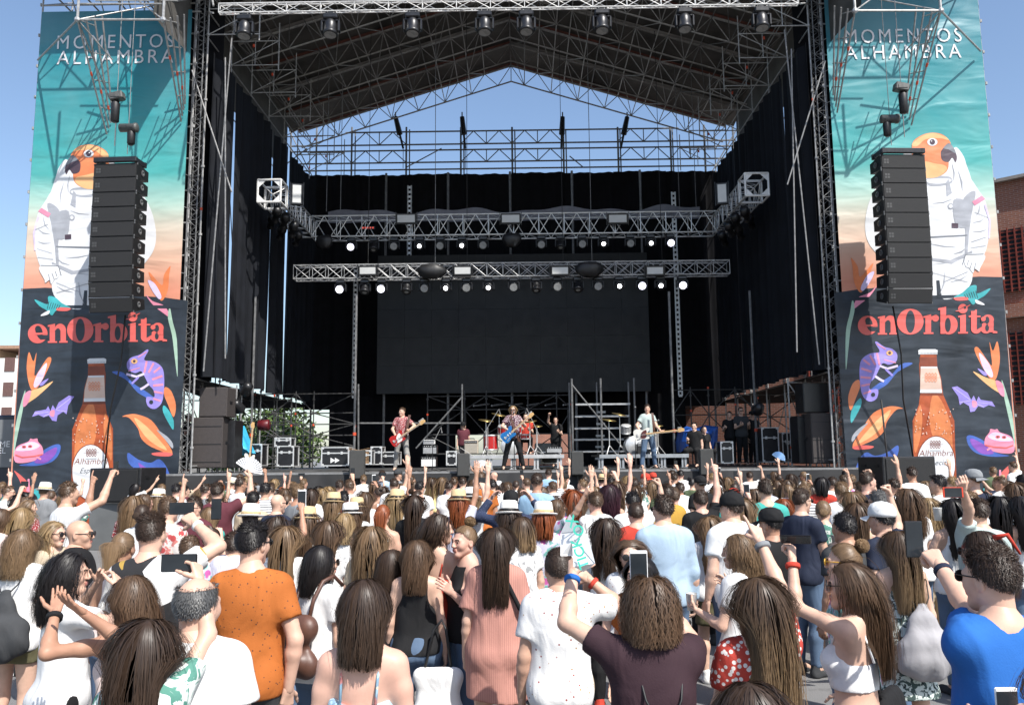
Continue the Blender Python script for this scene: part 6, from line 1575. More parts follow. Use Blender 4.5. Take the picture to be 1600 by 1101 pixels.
def top_mesh(J, kind, lod, mat, seed=1, hem=None, loose=.014):
    """kind: tee, shirt, long, tank, cami, dress, sleeveless dress, crop"""
    s, b, up = J['s'], J['b'], J['up']; h = (.0115, .017, .025)[lod]
    sl = {'tee': .55, 'shirt': .62, 'long': 1, 'wide': .75}.get(kind, 0); sl = .72 if kind == 'dress' else sl
    hem = hem if hem is not None else {'tee': .86, 'shirt': .84, 'long': .86, 'wide': .88, 'tank': .9, 'cami': .92, 'dress': .62, 'sdress': .55, 'crop': 1.12}[kind]
    lo, hi = bounds(J, .1); lo[2] = hem * s - J['dz'] - .04
    v = Vol(lo, hi, h); r = limb_r(J); bl = .5 + .5 * b; off = loose + (.006 if lod == 2 else 0)
    for a, c, ra, rb, fl, k in torso(J): v.cone(a, c, ra + off + (.008 if a[2] < 1.0 * s else 0), rb + off + (.008 if a[2] < 1.0 * s else 0), k, fl)
    dr = (.118 if J['sex'] == 'f' else .140) * s * b + off
    if kind not in ('crop',): v.cone(up(np.array((0, .0, 1.28 * s))), (0, 0, max(hem, .78) * s - J['dz']), dr, dr * (1.10 if kind in ('cami', 'dress', 'wide') else 1.0), .05, .80)
    if kind in ('dress', 'sdress'): v.cone((0, 0, 1.0 * s), (0, 0, hem * s - .05), .15 * s, .235 * s if kind == 'sdress' else .205 * s, .06, .82)
    if kind in ('wide', 'dress'): v.cone(up(np.array((0, -.01, 1.35 * s))), (0, 0, hem * s), .15 * s, .20 * s, .05, .75)
    X, Y, Z = v.grid()
    if not sl and kind != 'x':
        for sd in 'RL':
            q = J[sd]['sh']; v.ell((J[sd]['sg'] * (.165 if J['sex'] == 'f' else .19) * s, q[1], 1.37 * s), (.060, .22, .115), .02, 's')
        tz = {'tank': 1.50, 'sdress': 1.33, 'cami': 1.275, 'crop': 1.285}.get(kind, 1.4) * s
        if kind != 'tank': v.D = np.maximum(v.D, Z - tz - np.where(Y > 0, .05, -.02 + .0 * Y) - np.abs(X) * (.25 if kind != 'crop' else 0))
    for sd in 'RL':
        if not sl: break
        A = J[sd]; v.cone(J['neck'] + (0, -.012, .0), A['sh'] + (-A['sg'] * .03, 0, .012), .05 * s + off * .6, .045 * s + off, .05)
        if sl < 1:
            e = A['sh'] + A['ua'] * .285 * s * sl; n = A['ua']; v.cone(A['sh'], A['el'], r[0] * s * bl * 1.05 + off * 1.1, r[0] * s * bl + off * (1.6 if kind != 'dress' else 3), .04, cut=(e, n))
        else:
            v.cone(A['sh'], A['el'], r[0] * s * bl + off * 1.1, r[1] * s * bl + off * 1.2, .04); v.cone(A['el'], A['wr'], r[1] * s * bl + off * 1.2, r[3] * s + off, .03, cut=(A['wr'] - A['fa'] * .02, A['fa']))
    folds(v, seed, .0056 * (1 if lod < 2 else .6))
    nk = {'tank': .105, 'wide': .10}.get(kind, .072 if J['sex'] == 'm' else .085)
    c = J['neck'] + (0, .038, .088); v.ell(c, (nk, nk * 1.15, .085), .012, 's')
    v.D = np.maximum(v.D, (hem * s - J['dz'] + .012 * np.sin(X * 9 + seed) * (1 if kind in ('wide', 'dress', 'cami') else .6) - Z).astype(np.float32))
    if kind == 'shirt': v.cone(J['neck'] + (-.055, -.045, .035), J['neck'] + (.055, -.045, .035), .020, .020, .01); v.cone(J['neck'] + (-.06, -.04, .035), J['neck'] + (-.045, .05, .01), .018, .016, .01); v.cone(J['neck'] + (.06, -.04, .035), J['neck'] + (.045, .05, .01), .018, .016, .01)
    V, F = v.mesh(); V = relax(V, F, 1, .35)
    return np_mesh({'tee': 't_shirt', 'shirt': 'shirt', 'long': 'long_sleeved_top', 'wide': 'loose_top', 'tank': 'tank_top', 'cami': 'strappy_top', 'dress': 'dress', 'sdress': 'strappy_dress', 'crop': 'crop_top'}[kind], V, F, [mat])
def strap_mesh(J, mat, x=.075, wd=.006):
    s, up = J['s'], J['up']; m = MB()
    for sg in (-1, 1):
        m.path([up(np.array((sg * x * .9, .10, 1.30)) * s), up(np.array((sg * x, .065, 1.40)) * s), up(np.array((sg * x, -.0, 1.455)) * s + (0, 0, .012)), up(np.array((sg * x * 1.0, -.075, 1.405)) * s), up(np.array((sg * x * .95, -.115, 1.27)) * s)], wd, 5)
    return m.mesh('straps', mat, True)
def low_mesh(J, kind, lod, mat, seed=2):
    s, b = J['s'], J['b']; h = (.0135, .02, .028)[lod]; bl = .5 + .5 * b; of = .012 if kind == 'trousers' else .02
    end = {'trousers': .09, 'shorts': .60 if J['sex'] == 'm' else .76, 'skirt': .60}[kind] * s
    x = abs(J['ankR'][0]) + .18; v = Vol((-max(.28, x), -.26, end - .04), (max(.28, x), .24 + J['dz'] * .8, 1.12 * s), h)
    for a, c, ra, rb, fl, k in torso(J)[:2] + torso(J)[-1:]: v.cone(a, c, ra + .010, rb + .010, k, fl)
    if kind == 'skirt': v.cone((0, 0, 1.0 * s), (0, 0, end - .05), .135 * s, .21 * s, .05, .82)
    else:
        for sd in 'RL':
            hp, kn, an = J['hip' + sd], J['knee' + sd], J['ank' + sd]; v.cone(hp, kn, .094 * s * b + of, .060 * s * bl + of, .04); ca = kn * .7 + an * .3 + (0, -.02, 0); v.cone(kn, ca, .060 * s * bl + of, .058 * s * bl + of, .03); v.cone(ca, an, .056 * s * bl + of, .044 * s + of, .03)
    folds(v, seed, .0035, 20, 42); X, Y, Z = v.grid(); v.D = np.maximum(v.D, np.maximum(end - Z, Z - 1.035 * s + J['dz']).astype(np.float32) + 0 * X + 0 * Y)
    V, F = v.mesh(); V = relax(V, F, 1, .3); return np_mesh({'trousers': 'trousers', 'shorts': 'shorts', 'skirt': 'skirt'}[kind], V, F, [mat])
def shoe_mesh(_c=[]):
    if not _c:
        v = Vol((-.07, -.1, -.01), (.07, .22, .14), .009); v.cone((0, -.045, .035), (0, .15, .022), .042, .038, .02); v.cone((0, -.04, .03), (0, -.03, .10), .044, .042, .03); v.D = np.maximum(v.D, (-v.grid()[2]) + 0 * v.D); V, F = v.mesh(); _c.append(np_mesh('shoe', V, F, [CL['white']]))
    return _c[0]

# ---- hair
SC0 = np.array((0, -.012, .020)); SR = np.array((.0795, .0995, .0945))
def on_scalp(u): return u[:, 2] > np.where(u[:, 1] > 0, -.22 + .98 * u[:, 1], -.22 + .62 * u[:, 1])
def hair_mesh(style, lod, seed, mat, L=None, _c={}):
    key = (style, lod, seed, L)
    if key in _c: return _c[key]
    rg = np.random.default_rng(seed * 7 + len(style)); short = style in ('short', 'curlyshort', 'fade', 'buzz', 'balding', 'messy')
    G = 0 if short or style in ('pony', 'bun', 'topbun', 'lowbun') else 44; n = {True: (3400, 900, 260), False: (2600, 700, 230)}[short][lod]; wd = {True: (.0027, .0058, .012), False: (.0030, .0062, .0125)}[short][lod]
    if style in ('curly', 'curlyshort'): n = int(n * 1.25)
    u = rg.normal(size=(n * 6, 3)); u /= np.linalg.norm(u, axis=1)[:, None]; u = u[on_scalp(u)][:n]
    if style == 'balding': u = u[(u[:, 2] < .60)]
    if G: ga = np.linspace(-2.05, 2.05, G); u = np.concatenate([np.stack([np.sin(ga) * .99, -np.cos(ga) * .99, .12 + 0 * ga], 1), u])
    n = len(u); lay = rg.uniform(.02, .115, n); tone = np.clip(rg.normal(.5, .2, n), 0, 1)
    P0 = SC0 + SR * u * (1 + lay[:, None] * .5); out = u / SR; out /= np.linalg.norm(out, axis=1)[:, None]
    pts = [P0]
    if short:
        LL = {'short': .026, 'curlyshort': .024, 'fade': .024, 'buzz': .009, 'balding': .020, 'messy': .040}[style] * (L or 1)
        hgt = np.clip((u[:, 2] + .5) / 1.2, 0, 1); ln = LL * ((.35 + .65 * hgt) if style != 'fade' else (.12 + .95 * hgt ** 2)) * rg.uniform(.7, 1.2, n)
        comb = np.stack([.5 * np.sign(u[:, 0]) * (1 - hgt) + rg.normal(0, .45, n), np.where(u[:, 2] > .55, .5 * u[:, 1] + .1, -.6), np.where(u[:, 2] > .5, .15, -.8)], 1)
        d = out * (.30 + .30 * hgt[:, None]) + comb * .95; d /= np.linalg.norm(d, axis=1)[:, None]; N = 4; ph = rg.uniform(0, 6, n)
        for i in range(N):
            if style in ('curlyshort', 'messy'): d = d + .55 * np.stack([np.sin(ph + i * 2.1), np.cos(ph * 1.3 + i * 1.7), np.sin(ph * .7 + i * 1.3)], 1)
            d = d + np.array((0, 0, -.12)); d /= np.linalg.norm(d, axis=1)[:, None]; p = pts[-1] + d * (ln / N)[:, None]
            q = (p - SC0) / SR; r = np.linalg.norm(q, axis=1); bad = r < 1.02; p[bad] = (SC0 + SR * q / r[:, None] * 1.03)[bad]; pts.append(p)
    else:
        up_ = style in ('pony', 'bun', 'topbun', 'lowbun')
        tie = {'pony': (0, -.85, .25), 'bun': (0, -.75, .62), 'topbun': (.0, -.35, .95), 'lowbun': (0, -.97, -.2)}.get(style)
        N = (10, 8, 6)[lod]
        if up_:
            tie = U(tie); M = N // 2
            for i in range(1, M + 1):
                t = i / M; w_ = u * (1 - t) + tie * t; w_ /= np.linalg.norm(w_, axis=1)[:, None]; k = 1 + lay * (1 - .3 * t) * .7 + .05 * t; pts.append(SC0 + SR * w_ * k[:, None])
            tp = SC0 + SR * tie * 1.06; rad = rg.normal(size=(n, 3)) * (.016 if style == 'pony' else .03)
            if style == 'pony':
                Lp = (L or .30) * rg.uniform(.8, 1.1, n)
                for i in range(1, N - M + 1):
                    t = i / (N - M); pts.append(tp + np.array((0, -.055 * min(1, t * 3), .01)) + np.stack([rad[:, 0] * (.4 + 1.3 * math.sin(math.pi * min(.85, t))), -.02 + rad[:, 1] * (.5 + t), -Lp * t * (.35 + .65 * t) + .03 * math.sin(t * 3)], 1))
            else:
                ph = rg.uniform(0, 6, n); bc = tp + tie * .035; ax = rg.normal(size=(n, 3)); ax /= np.linalg.norm(ax, axis=1)[:, None]; e1 = np.cross(ax, rg.normal(size=(n, 3))); e1 /= np.linalg.norm(e1, axis=1)[:, None]; e2 = np.cross(ax, e1); rr = rg.uniform(.025, .047, n)
                for i in range(1, N - M + 1): a = ph + i * .9; pts.append(bc + (e1 * np.cos(a)[:, None] + e2 * np.sin(a)[:, None]) * rr[:, None])
        else:
            LL = L or {'long': .46, 'wavy': .44, 'curly': .36, 'bob': .21, 'medium': .30}[style]
            if style == 'curly': lay = rg.uniform(.04, .28, n)
            if style == 'wavy': lay = rg.uniform(.04, .22, n)
            part = np.where(u[:, 0] > rg.uniform(-.15, .05), 1, -1); d = np.stack([part * .5, -.45 - .5 * np.maximum(0, u[:, 1]), -.25 + 0 * part], 1); d[u[:, 1] < -.2] = d[u[:, 1] < -.2] * (.5, 1, 1) + (0, -.3, -.6)
            lay[:G] = .02; Ls = LL * rg.uniform(.84, 1.06, n) * (1 - .0 * u[:, 2]); Ls = Ls + .10 * (u[:, 2] + .2); st = Ls / N; ph = rg.uniform(0, 6.3, n); am = {'wavy': .009, 'curly': .013, 'bob': .002, 'medium': .005}.get(style, .003); fr = {'wavy': 1.1, 'curly': 1.9}.get(style, .6); clump = rg.integers(0, 46, n) * 1.7
            if style in ('wavy', 'curly'): ph = clump + rg.normal(0, .5, n)
            fly = np.where(rg.random(n) < .16, .15, .05)[:, None]; fly[:G] = 0
            for i in range(N):
                d = d + rg.normal(size=(n, 3)) * fly; p = pts[-1]; q = (p - SC0) / SR; nn = q / SR; nn /= np.linalg.norm(nn, axis=1)[:, None]
                g = np.array((0, 0, -1.0)) * (.45 + .5 * (i / N)); d = d + g
                near = np.linalg.norm(q, axis=1) < 1.25; dn = (d * nn).sum(1); d[near] -= (nn * np.minimum(0, dn)[:, None])[near]; d /= np.linalg.norm(d, axis=1)[:, None]
                p = p + d * st[:, None]
                wv = am * min(1, i / 3); p = p + np.stack([np.sin(ph + i * fr), np.cos(ph * 1.1 + i * fr), 0 * ph], 1) * wv
                for c, r_, k in ((SC0, SR, lay), (np.array((0, -.03, -.16)), np.array((.062, .066, .17)), lay * .8), (np.array((0, -.025, -.44)), np.array((.20, .118, .255)), lay * .16)):
                    q = (p - c) / r_; r = np.linalg.norm(q, axis=1); lim = 1.0 + k; bad = r < lim; p[bad] = (c + r_ * q / r[:, None] * lim[:, None])[bad]
                xl = (.104 if style == 'curly' else .078) + lay * .12; ex = np.abs(p[:, 0]) - xl; p[:, 0] -= np.sign(p[:, 0]) * np.where((p[:, 2] < -.05) & (ex > 0), ex * .55, 0); fc = (p[:, 1] > .02) & (p[:, 2] < .045) & (p[:, 2] > -.16) & (np.abs(p[:, 0]) < .078); p[fc, 0] = np.sign(p[fc, 0] + 1e-6) * .08
                ex = np.abs(p[:, 0]) - xl - .02; p[:, 0] -= np.sign(p[:, 0]) * np.where((p[:, 2] < -.03) & (ex > 0), ex * .8, 0)
                bk = (p[:, 2] < -.02) & (p[:, 1] > -.0) & (rg.random(n) < .25); p[bk, 1] -= .012
                pts.append(p); d = pts[-1] - pts[-2]; d /= np.linalg.norm(d, axis=1)[:, None] + 1e-9
    P = np.stack(pts, 1); K = P.shape[1]
    T = np.gradient(P, axis=1); T /= np.linalg.norm(T, axis=2)[:, :, None] + 1e-9
    O = P - np.array((0, -.02, -.05)); O[:, :, 2] *= .35; S_ = np.cross(T, O); S_ /= np.linalg.norm(S_, axis=2)[:, :, None] + 1e-9
    B = np.cross(T, S_); ro = rg.normal(0, .16, n)[:, None, None]; S_ = S_ * np.cos(ro) + B * np.sin(ro)
    pr = np.linspace(0, 1, K); w_ = wd * (1 - (.75 if short else .55) * pr ** 2) * rg.uniform(.7, 1.3, n)[:, None]
    V = np.stack([P - S_ * w_[:, :, None] * .5, P + S_ * w_[:, :, None] * .5], 2).reshape(-1, 3)
    On = O / (np.linalg.norm(O, axis=2)[:, :, None] + 1e-9); rb_ = np.cross(S_, T); rb_ *= np.sign((rb_ * On).sum(2))[:, :, None]; kb = .45 if short else .30
    NV = On * (1 - kb) + rb_ * kb; NV /= np.linalg.norm(NV, axis=2)[:, :, None] + 1e-9; gN = On[:G].reshape(-1, 3); NV = np.repeat(NV[:, :, None], 2, 2).reshape(-1, 3)
    gP = P[:G]; w_[:G] *= .3
    b0 = (np.arange(n) * K * 2)[:, None] + np.arange(K - 1)[None] * 2; F = np.stack([b0, b0 + 1, b0 + 3, b0 + 2], 2).reshape(-1, 4)
    tn = np.repeat(tone, K * 2); tip = np.tile(np.repeat(pr, 2), n) if not short else np.zeros(n * K * 2)
    # scalp cap under the strands
    A, Bn = (40, 26) if lod == 0 else ((26, 18) if lod == 1 else (16, 11)); th = np.linspace(0, 2 * math.pi, A, endpoint=False); el = np.linspace(-1.3, math.pi / 2 - .02, Bn)
    cu = np.stack([np.cos(el)[:, None] * np.cos(th)[None], np.cos(el)[:, None] * np.sin(th)[None], np.sin(el)[:, None] + 0 * th[None]], 2).reshape(-1, 3)
    ok = on_scalp(cu * np.array((1, 1, 1))) & ((cu[:, 2] < .55) | (style != 'balding')); thick = 1.035 if style in ('buzz', 'balding', 'fade') else (1.035 + (.06 if style in ('curly', 'wavy') else 0))
    if style == 'fade': kk = 1.0 + .06 * np.clip(cu[:, 2:3] + .3, 0, 1)
    else: kk = thick
    cV = SC0 + SR * cu * kk * (1 + .012 * np.sin(cu[:, :1] * 17) * np.sin(cu[:, 1:2] * 13)); ci = np.arange(A * Bn).reshape(Bn, A)
    cF = np.stack([ci[:-1], np.roll(ci[:-1], -1, 1), np.roll(ci[1:], -1, 1), ci[1:]], 2).reshape(-1, 4); cF = cF[ok[cF].all(1)]
    if G:
        gi = np.arange(G * K).reshape(G, K); gF = np.stack([gi[:-1, :-1], gi[1:, :-1], gi[1:, 1:], gi[:-1, 1:]], 2).reshape(-1, 4); gV = gP.reshape(-1, 3); jump = np.linalg.norm(gV[gF[:, 0]] - gV[gF[:, 1]], axis=1) + np.linalg.norm(gV[gF[:, 3]] - gV[gF[:, 2]], axis=1); gF = gF[jump < .11]
        o = len(V); V = np.concatenate([V, gV]); F = np.concatenate([F, gF + o]); tn = np.concatenate([tn, np.full(len(gV), .4)]); tip = np.concatenate([tip, np.tile(pr, G)]); NV = np.concatenate([NV, gN])
    o = len(V); V = np.concatenate([V, cV]); F = np.concatenate([F, cF + o]); tn = np.concatenate([tn, np.full(len(cV), .35)]); tip = np.concatenate([tip, np.zeros(len(cV))]); NV = np.concatenate([NV, cu])
    me = np_mesh('hair', V, F, [mat], attrs={'tone': tn, 'tip': tip}, normals=NV); _c[key] = me
    return me
HDESC = {'short': 'short', 'curlyshort': 'short curly', 'fade': 'cropped', 'buzz': 'shaved', 'balding': 'thinning', 'messy': 'tousled', 'long': 'long straight', 'wavy': 'long wavy', 'curly': 'big curly', 'bob': 'bobbed', 'medium': 'shoulder length', 'pony': 'ponytailed', 'bun': 'bunned', 'topbun': 'top knotted', 'lowbun': 'tied back'}
# ---- small worn things (head space)
def hat_mesh(kind, mat, band=None):
    m = MB()
    if kind == 'hat':
        m.lathe([(.075, .175), (.088, .165), (.098, .10), (.103, .055), (.104, .05), (.135, .040), (.145, .052), (.146, .048), (.134, .034), (.10, .040)], (0, -.01, 0), Euler((R_(-8), 0, 0)).to_matrix(), 28, 1, 1.12); m.mat(1).lathe([(.1055, .056), (.1035, .085), (.100, .09)], (0, -.01, 0), Euler((R_(-8), 0, 0)).to_matrix(), 28, 1, 1.12)
        return m.mesh('hat', [mat, band or BLACK], True)
    sg = -1 if kind == 'capback' else 1
    m.lathe([(.104, .025), (.108, .05), (.102, .09), (.080, .125), (.04, .142), (.008, .147)], (0, -.012, 0), None, 24, .88, 1.08)
    def vis(u, v): a = (u - .5) * 2.0; r = .103 + .075 * v * math.cos(a * 1.1); return (math.sin(a) * r * .86, sg * (math.cos(a) * r * 1.05) - .012, .030 - .022 * v - .02 * (a * a) * v)
    m.sheet(vis, 12, 4); m.sheet(lambda u, v: tuple(np.array(vis(u, v)) - (0, 0, .004)), 12, 4)
    if kind == 'capback' : pass
    return m.mesh('cap', [mat], True)
def glasses_mesh(lens=LENSG, fr=BLACK, up=False):
    m = MB()
    for s in (-1, 1):
        m.mat(0).lathe([(.0, .002), (.022, .001), (.024, -.002), (.0, -.003)], (s * .032, .104, -.002), Matrix.Rotation(R_(-90), 3, 'X'), 14, 1, .85); m.mat(1).lathe([(.023, .003), (.027, .002), (.027, -.003), (.023, -.003)], (s * .032, .104, -.002), Matrix.Rotation(R_(-90), 3, 'X'), 14, 1, .85)
        m.tube((s * .058, .10, .004), (s * .082, -.01, .006), .0028, 5)
    m.tube((-.01, .107, .002), (.01, .107, .002), .003, 5); me = m.mesh('sunglasses', [lens, fr], True)
    if up: me.transform(Matrix.Translation((0, -.02, .075)) @ Matrix.Rotation(R_(25), 4, 'X'))
    return me

# ---- assembly
_bc = {}
def person(px, py, Y, sex='f', hair='long', hc='dark', top='tee', tc='white', low='trousers', lc='jeans', arms=None, yaw=0.0, hy=0.0, hp=0.0, lod=None, label=None, group=None, skin=0, build=1.0, lean=(0, 0), stance=.10, acc=(), hem=None, L=None, loose=.014, base=None, H=None, seed=None, hairline=.02, sit=0.0, zf=1.0):
    """one person standing so that the top of the head lies on a sight line of the photograph"""
    Y *= zf; arms = arms or {}; lod = (0 if Y < 6.2 else (1 if Y < 11.5 else 2)) if lod is None else lod
    if base is None:
        p = S(px, py, Y); H = H or min(1.93, max(1.50, p.z - hairline)); loc = Vector((p.x, Y, 0))
    else: loc = Vector(base)
    seed = seed if seed is not None else (int(px) * 31 + int(py) * 7) % 9973
    root = thing('person', label, 'person', loc, group, R_(yaw))
    inv = Matrix.Rotation(-R_(yaw), 3, 'Z')
    def org(t): q = inv @ (S(t[0], t[1], t[2] * zf) - loc); return np.array(q)
    shared = lod > 0 and all(isinstance(a, str) for a in arms.values())
    mk = lambda: skeleton(Hq, sex, arms, lean, stance, build, R_(hyq), R_(hp), org, sit)
    Hq = round(H / .06) * .06 if shared else H; hyq = round(hy / 25) * 25 if shared else hy
    J = mk(); ak = tuple(sorted((k, v) for k, v in arms.items() if isinstance(v, str)))
    def get(kind, fn, *kx):
        if not shared: return fn()
        k = (kind, sex, Hq, lod, ak, lean, stance, build, sit) + kx
        if k not in _bc: _bc[k] = fn()
        return _bc[k]
    def add(name, me, mat=None, par=root):
        o = link(name, me, par)
        if mat is not None and me.materials[0] != mat: o.material_slots[0].link = 'OBJECT'; o.material_slots[0].material = mat
        return o
    add('body', get('b', lambda: body_mesh(J, lod, SKIN[skin]), hyq, hp), SKIN[skin])
    for sd in 'RL':                            # hand frames (also for cached bodies)
        A = J[sd]; Z = A['fa']; Yv = U(A['pn'] - Z * (A['pn'] @ Z)); A['M'] = np.stack([np.cross(Yv, Z), Yv, Z], 1)
    if top: t_ = get('t', lambda: top_mesh(J, top, lod, CL[tc], seed, hem, loose), top, hem, loose); add(t_.name.split('.')[0], t_, CL[tc])
    if top in ('cami', 'sdress', 'crop') and lod < 2: add('shoulder_straps', strap_mesh(J, CL[tc]))
    if low: l_ = get('l', lambda: low_mesh(J, low, lod, CL[lc], seed), low); add(l_.name.split('.')[0], l_, CL[lc])
    if Y < 12:
        for sd, sg in (('R', 1), ('L', -1)):
            o = add('shoe', shoe_mesh(), CL[('white', 'black', 'red', 'dkgrey')[seed % 4]]); o.location = (J['ank' + sd][0], -.0, 0); o.rotation_euler = (0, 0, -sg * .2); o.scale = [J['s'] * 1.06] * 3
    hs = .93 if sex == 'f' else .985
    def onhead(o): o.location = J['head']; o.rotation_euler = (R_(hp), 0, R_(hyq)); o.scale = (hs, hs, hs); return o
    if hair and hair != 'bald': onhead(add('hair', hair_mesh(hair, lod, seed % (5 if lod else 97), HAIR[hc], L), HAIR[hc]))
    for a in acc:
        if a == 'hat': onhead(add('hat', hat_mesh('hat', STRAW)))
        elif a == 'whitehat': onhead(add('hat', hat_mesh('hat', WHITEH, STRAW if seed % 2 else BLACK)))
        elif a.startswith('cap'):
            kd, cc = a.split(':'); onhead(add('cap', hat_mesh(kd, CL[cc])))
        elif a == 'shades': onhead(add('sunglasses', glasses_mesh()))
        elif a == 'shadesup': onhead(add('sunglasses', glasses_mesh(up=True)))
        elif a == 'yellowshades': onhead(add('sunglasses', glasses_mesh(LENSG, YELF)))
        elif a == 'mirror': onhead(add('sunglasses', glasses_mesh(MIRR, BLACK)))
        elif a == 'specs': onhead(add('glasses', glasses_mesh(plain('clear_lens', (.35, .3, .26), .2), BLACK)))
        elif a[:4] == 'band':                 # wrist bands
            A = J[a[4]]; m = MB(); q = Vector(A['fa']).to_track_quat('Z', 'Y').to_matrix(); m.lathe([(.034, -.012), (.037, -.008), (.037, .008), (.034, .012)], A['wr'] - A['fa'] * .03, q, 14); add('wristband', m.mesh('wristband', CL[a[5:] or 'black'], True))
    root['_h'] = 1; del root['_h']
    Mw = Matrix.Translation(loc) @ Matrix.Rotation(R_(yaw), 4, 'Z')
    J['hand'] = {sd: Mw @ Vector(J[sd]['wr'] + J[sd]['fa'] * .085 + J[sd]['M'][:, 1] * .028) for sd in 'RL'}; J['root'] = root; J['yaw'] = yaw; J['loc'] = loc
    return J
# ================================================================== MUSICIANS AND CREW
def deck_person(px, Y, H, z=DZ, **k):
    p = S(px, 700, Y); return person(0, 0, Y, base=(p.x, Y, z), H=H, lod=k.pop('lod', 1), **k)
deck_person(628, 23.3, 1.78, sex='m', hair='short', hc='brown', top='shirt', tc='redpat', low='trousers', lc='greyt', yaw=172, hy=-25, stance=.20, arms={'R': ((608, 681, 23.2, 0), (620, 684, 23.0), 'hold', (0, 1, .2)), 'L': ((647, 664, 23.2, 0), (640, 671, 23.0), 'hold', (-.3, .3, 1))}, seed=11, label='guitarist in a red patterned shirt and grey trousers playing a red guitar')
deck_person(802, 23.2, 1.80, sex='m', hair='medium', hc='blond', top='shirt', tc='plaid', low='trousers', lc='black', yaw=180, stance=.27, L=.2, acc=('shades',), arms={'R': ((785, 665, 23.1, 0), (796, 673, 22.9), 'hold', (0, 1, .2)), 'L': ((823, 668, 23.1, 0), (816, 661, 22.9), 'hold', (-.3, .3, 1))}, seed=12, label='singer in a dotted plum shirt and sunglasses playing a blue guitar')
deck_person(1013, 23.4, 1.80, sex='m', hair='messy', hc='dark', top='tee', tc='mint', low='trousers', lc='jeans', yaw=188, hy=-20, hp=-.45, stance=.19, arms={'R': ((994, 666, 23.3, 0), (1003, 679, 23.1), 'hold', (0, 1, .2)), 'L': ((1027, 668, 23.3, 0), (1035, 676, 23.0), 'hold', (-.3, .3, 1))}, seed=13, label='bassist in a mint grey t-shirt and jeans looking down at a white bass')
def put_guitar(g, px, py, Y, tilt, k=1.0): g.location = S(px, py, Y); g.rotation_euler = (R_(6), R_(-tilt), R_(-4)); g.scale = (k, k, k)
def strap(px0, py0, px1, py1, Y, lab):
    m = MB(); a, b2 = S(px0, py0, Y), S(px1, py1, Y); d = Vector((.035, 0, 0))
    m.sheet(lambda u, v: tuple(a.lerp(b2, v) + d * (u - .5) * 2 + Vector((0, -.05 * math.sin(v * 3.14), 0))), 1, 8); tag(m.build('guitar_strap', STRAP, None), lab, 'strap')
g1 = guitar('electric_guitar', 'red electric guitar with a maple neck held by the left guitarist', REDL, WHITEL); put_guitar(g1, 621, 686, 22.93, 33)
g2 = guitar('electric_guitar', 'metallic blue electric guitar held by the singer', BLUEL, BLUEL); put_guitar(g2, 794, 680, 22.83, 40)
g3 = guitar('bass_guitar', 'white bass guitar with a dark guard held by the bassist', WHITEL, PINKG, True); put_guitar(g3, 1002, 679, 22.98, 6, 1.05)
strap(640, 648, 634, 684, 23.12, 'grey strap of the red guitar'); strap(797, 650, 812, 690, 23.0, 'dark strap of the blue guitar'); strap(1019, 645, 1022, 676, 23.15, 'dark strap of the white bass')
for k, (px, Y, H, sx, hr, hc, tc, yw, lb, ar) in enumerate(((822, 26.55, 1.75, 'm', 'short', 'dark', 'red', 178, 'drummer in red half hidden behind the singer', {'R': 'fwd', 'L': 'fwd'}), (869, 28.6, 1.72, 'm', 'short', 'black', 'black', 170, 'crew member in black taking pictures behind the drum kit', {'R': 'phone', 'L': 'fwd'}),
        (1142, 27.5, 1.80, 'm', 'curlyshort', 'black', 'black', 160, 'bearded technician with curly hair beside the equipment racks', {'R': 'fwd'}), (1160, 27.2, 1.90, 'm', 'short', 'black', 'dkgrey', 185, 'tall technician in dark clothes and sunglasses by the racks', {'R': 'fwd', 'L': 'fwd'}), (1177, 27.6, 1.78, 'm', 'bald', 'black', 'black', 200, 'technician in a black cap right of the tall technician', {}),
        (1086, 24.9, 1.75, 'm', 'short', 'black', 'black', 150, 'crew member crouching in black in front of the blue tarpaulin', {'R': 'fwd'}), (1101, 25.2, 1.6, 'f', 'pony', 'black', 'black', 190, 'small dark seated figure behind the far right fill speaker', {}), (292, 24.6, 1.74, 'm', 'short', 'black', 'black', -90, 'stagehand in black behind the left side fill stack', {'R': 'bent'}), (724, 26.8, 1.5, 'm', 'capb', 'dark', 'burg', 180, 'keyboard technician in burgundy behind the cream amplifier', {}))):
    deck_person(px, Y, H, lod=2, sex=sx, hair=None if hr == 'capb' else hr, hc=hc, top='tee', tc=tc, lc='black', yaw=yw, arms=ar, label=lb, seed=20 + k, acc=('cap:black',) if k in (4, 8) else (('shades',) if k == 3 else ()), z=DZ if k else zr, sit=.40 if k in (0, 5, 6) else 0)
# ================================================================== CROWD: people nearest the camera
CG = 'crowd facing the stage'
held = []
def phone(pos, label, vert=True, mat=PHONEB, yaw=0.0, tilt=0.0, k=1.0, scr=True, lens=False):
    t = thing('phone', label, 'phone', pos, 'raised phones', R_(yaw)); t.rotation_euler = (R_(tilt), 0, R_(yaw)); w_, h_ = (.076 * k, .152 * k) if vert else (.152 * k, .076 * k)
    m = MB(); m.box((0, 0, 0), (w_, .0095, h_), bev=.004); o = m.build('case', mat, None); o.parent = t
    m = MB(); q = .94 if mat == PHONEB else .84; m.box((0, -.0056, 0), (w_ * .92 if vert else w_ * q, .001, h_ * q if vert else h_ * .92)); o = m.build('screen', SCRN, None); o.parent = t
    m = MB(); m.lathe([(.0, .0075), (.006, .007), (.0065, .004)], (-w_ * .3, 0, h_ * .36), Matrix.Rotation(R_(-90), 3, 'X'), 8); o = m.build('camera_lens', PHONEB, None); o.parent = t
    return t
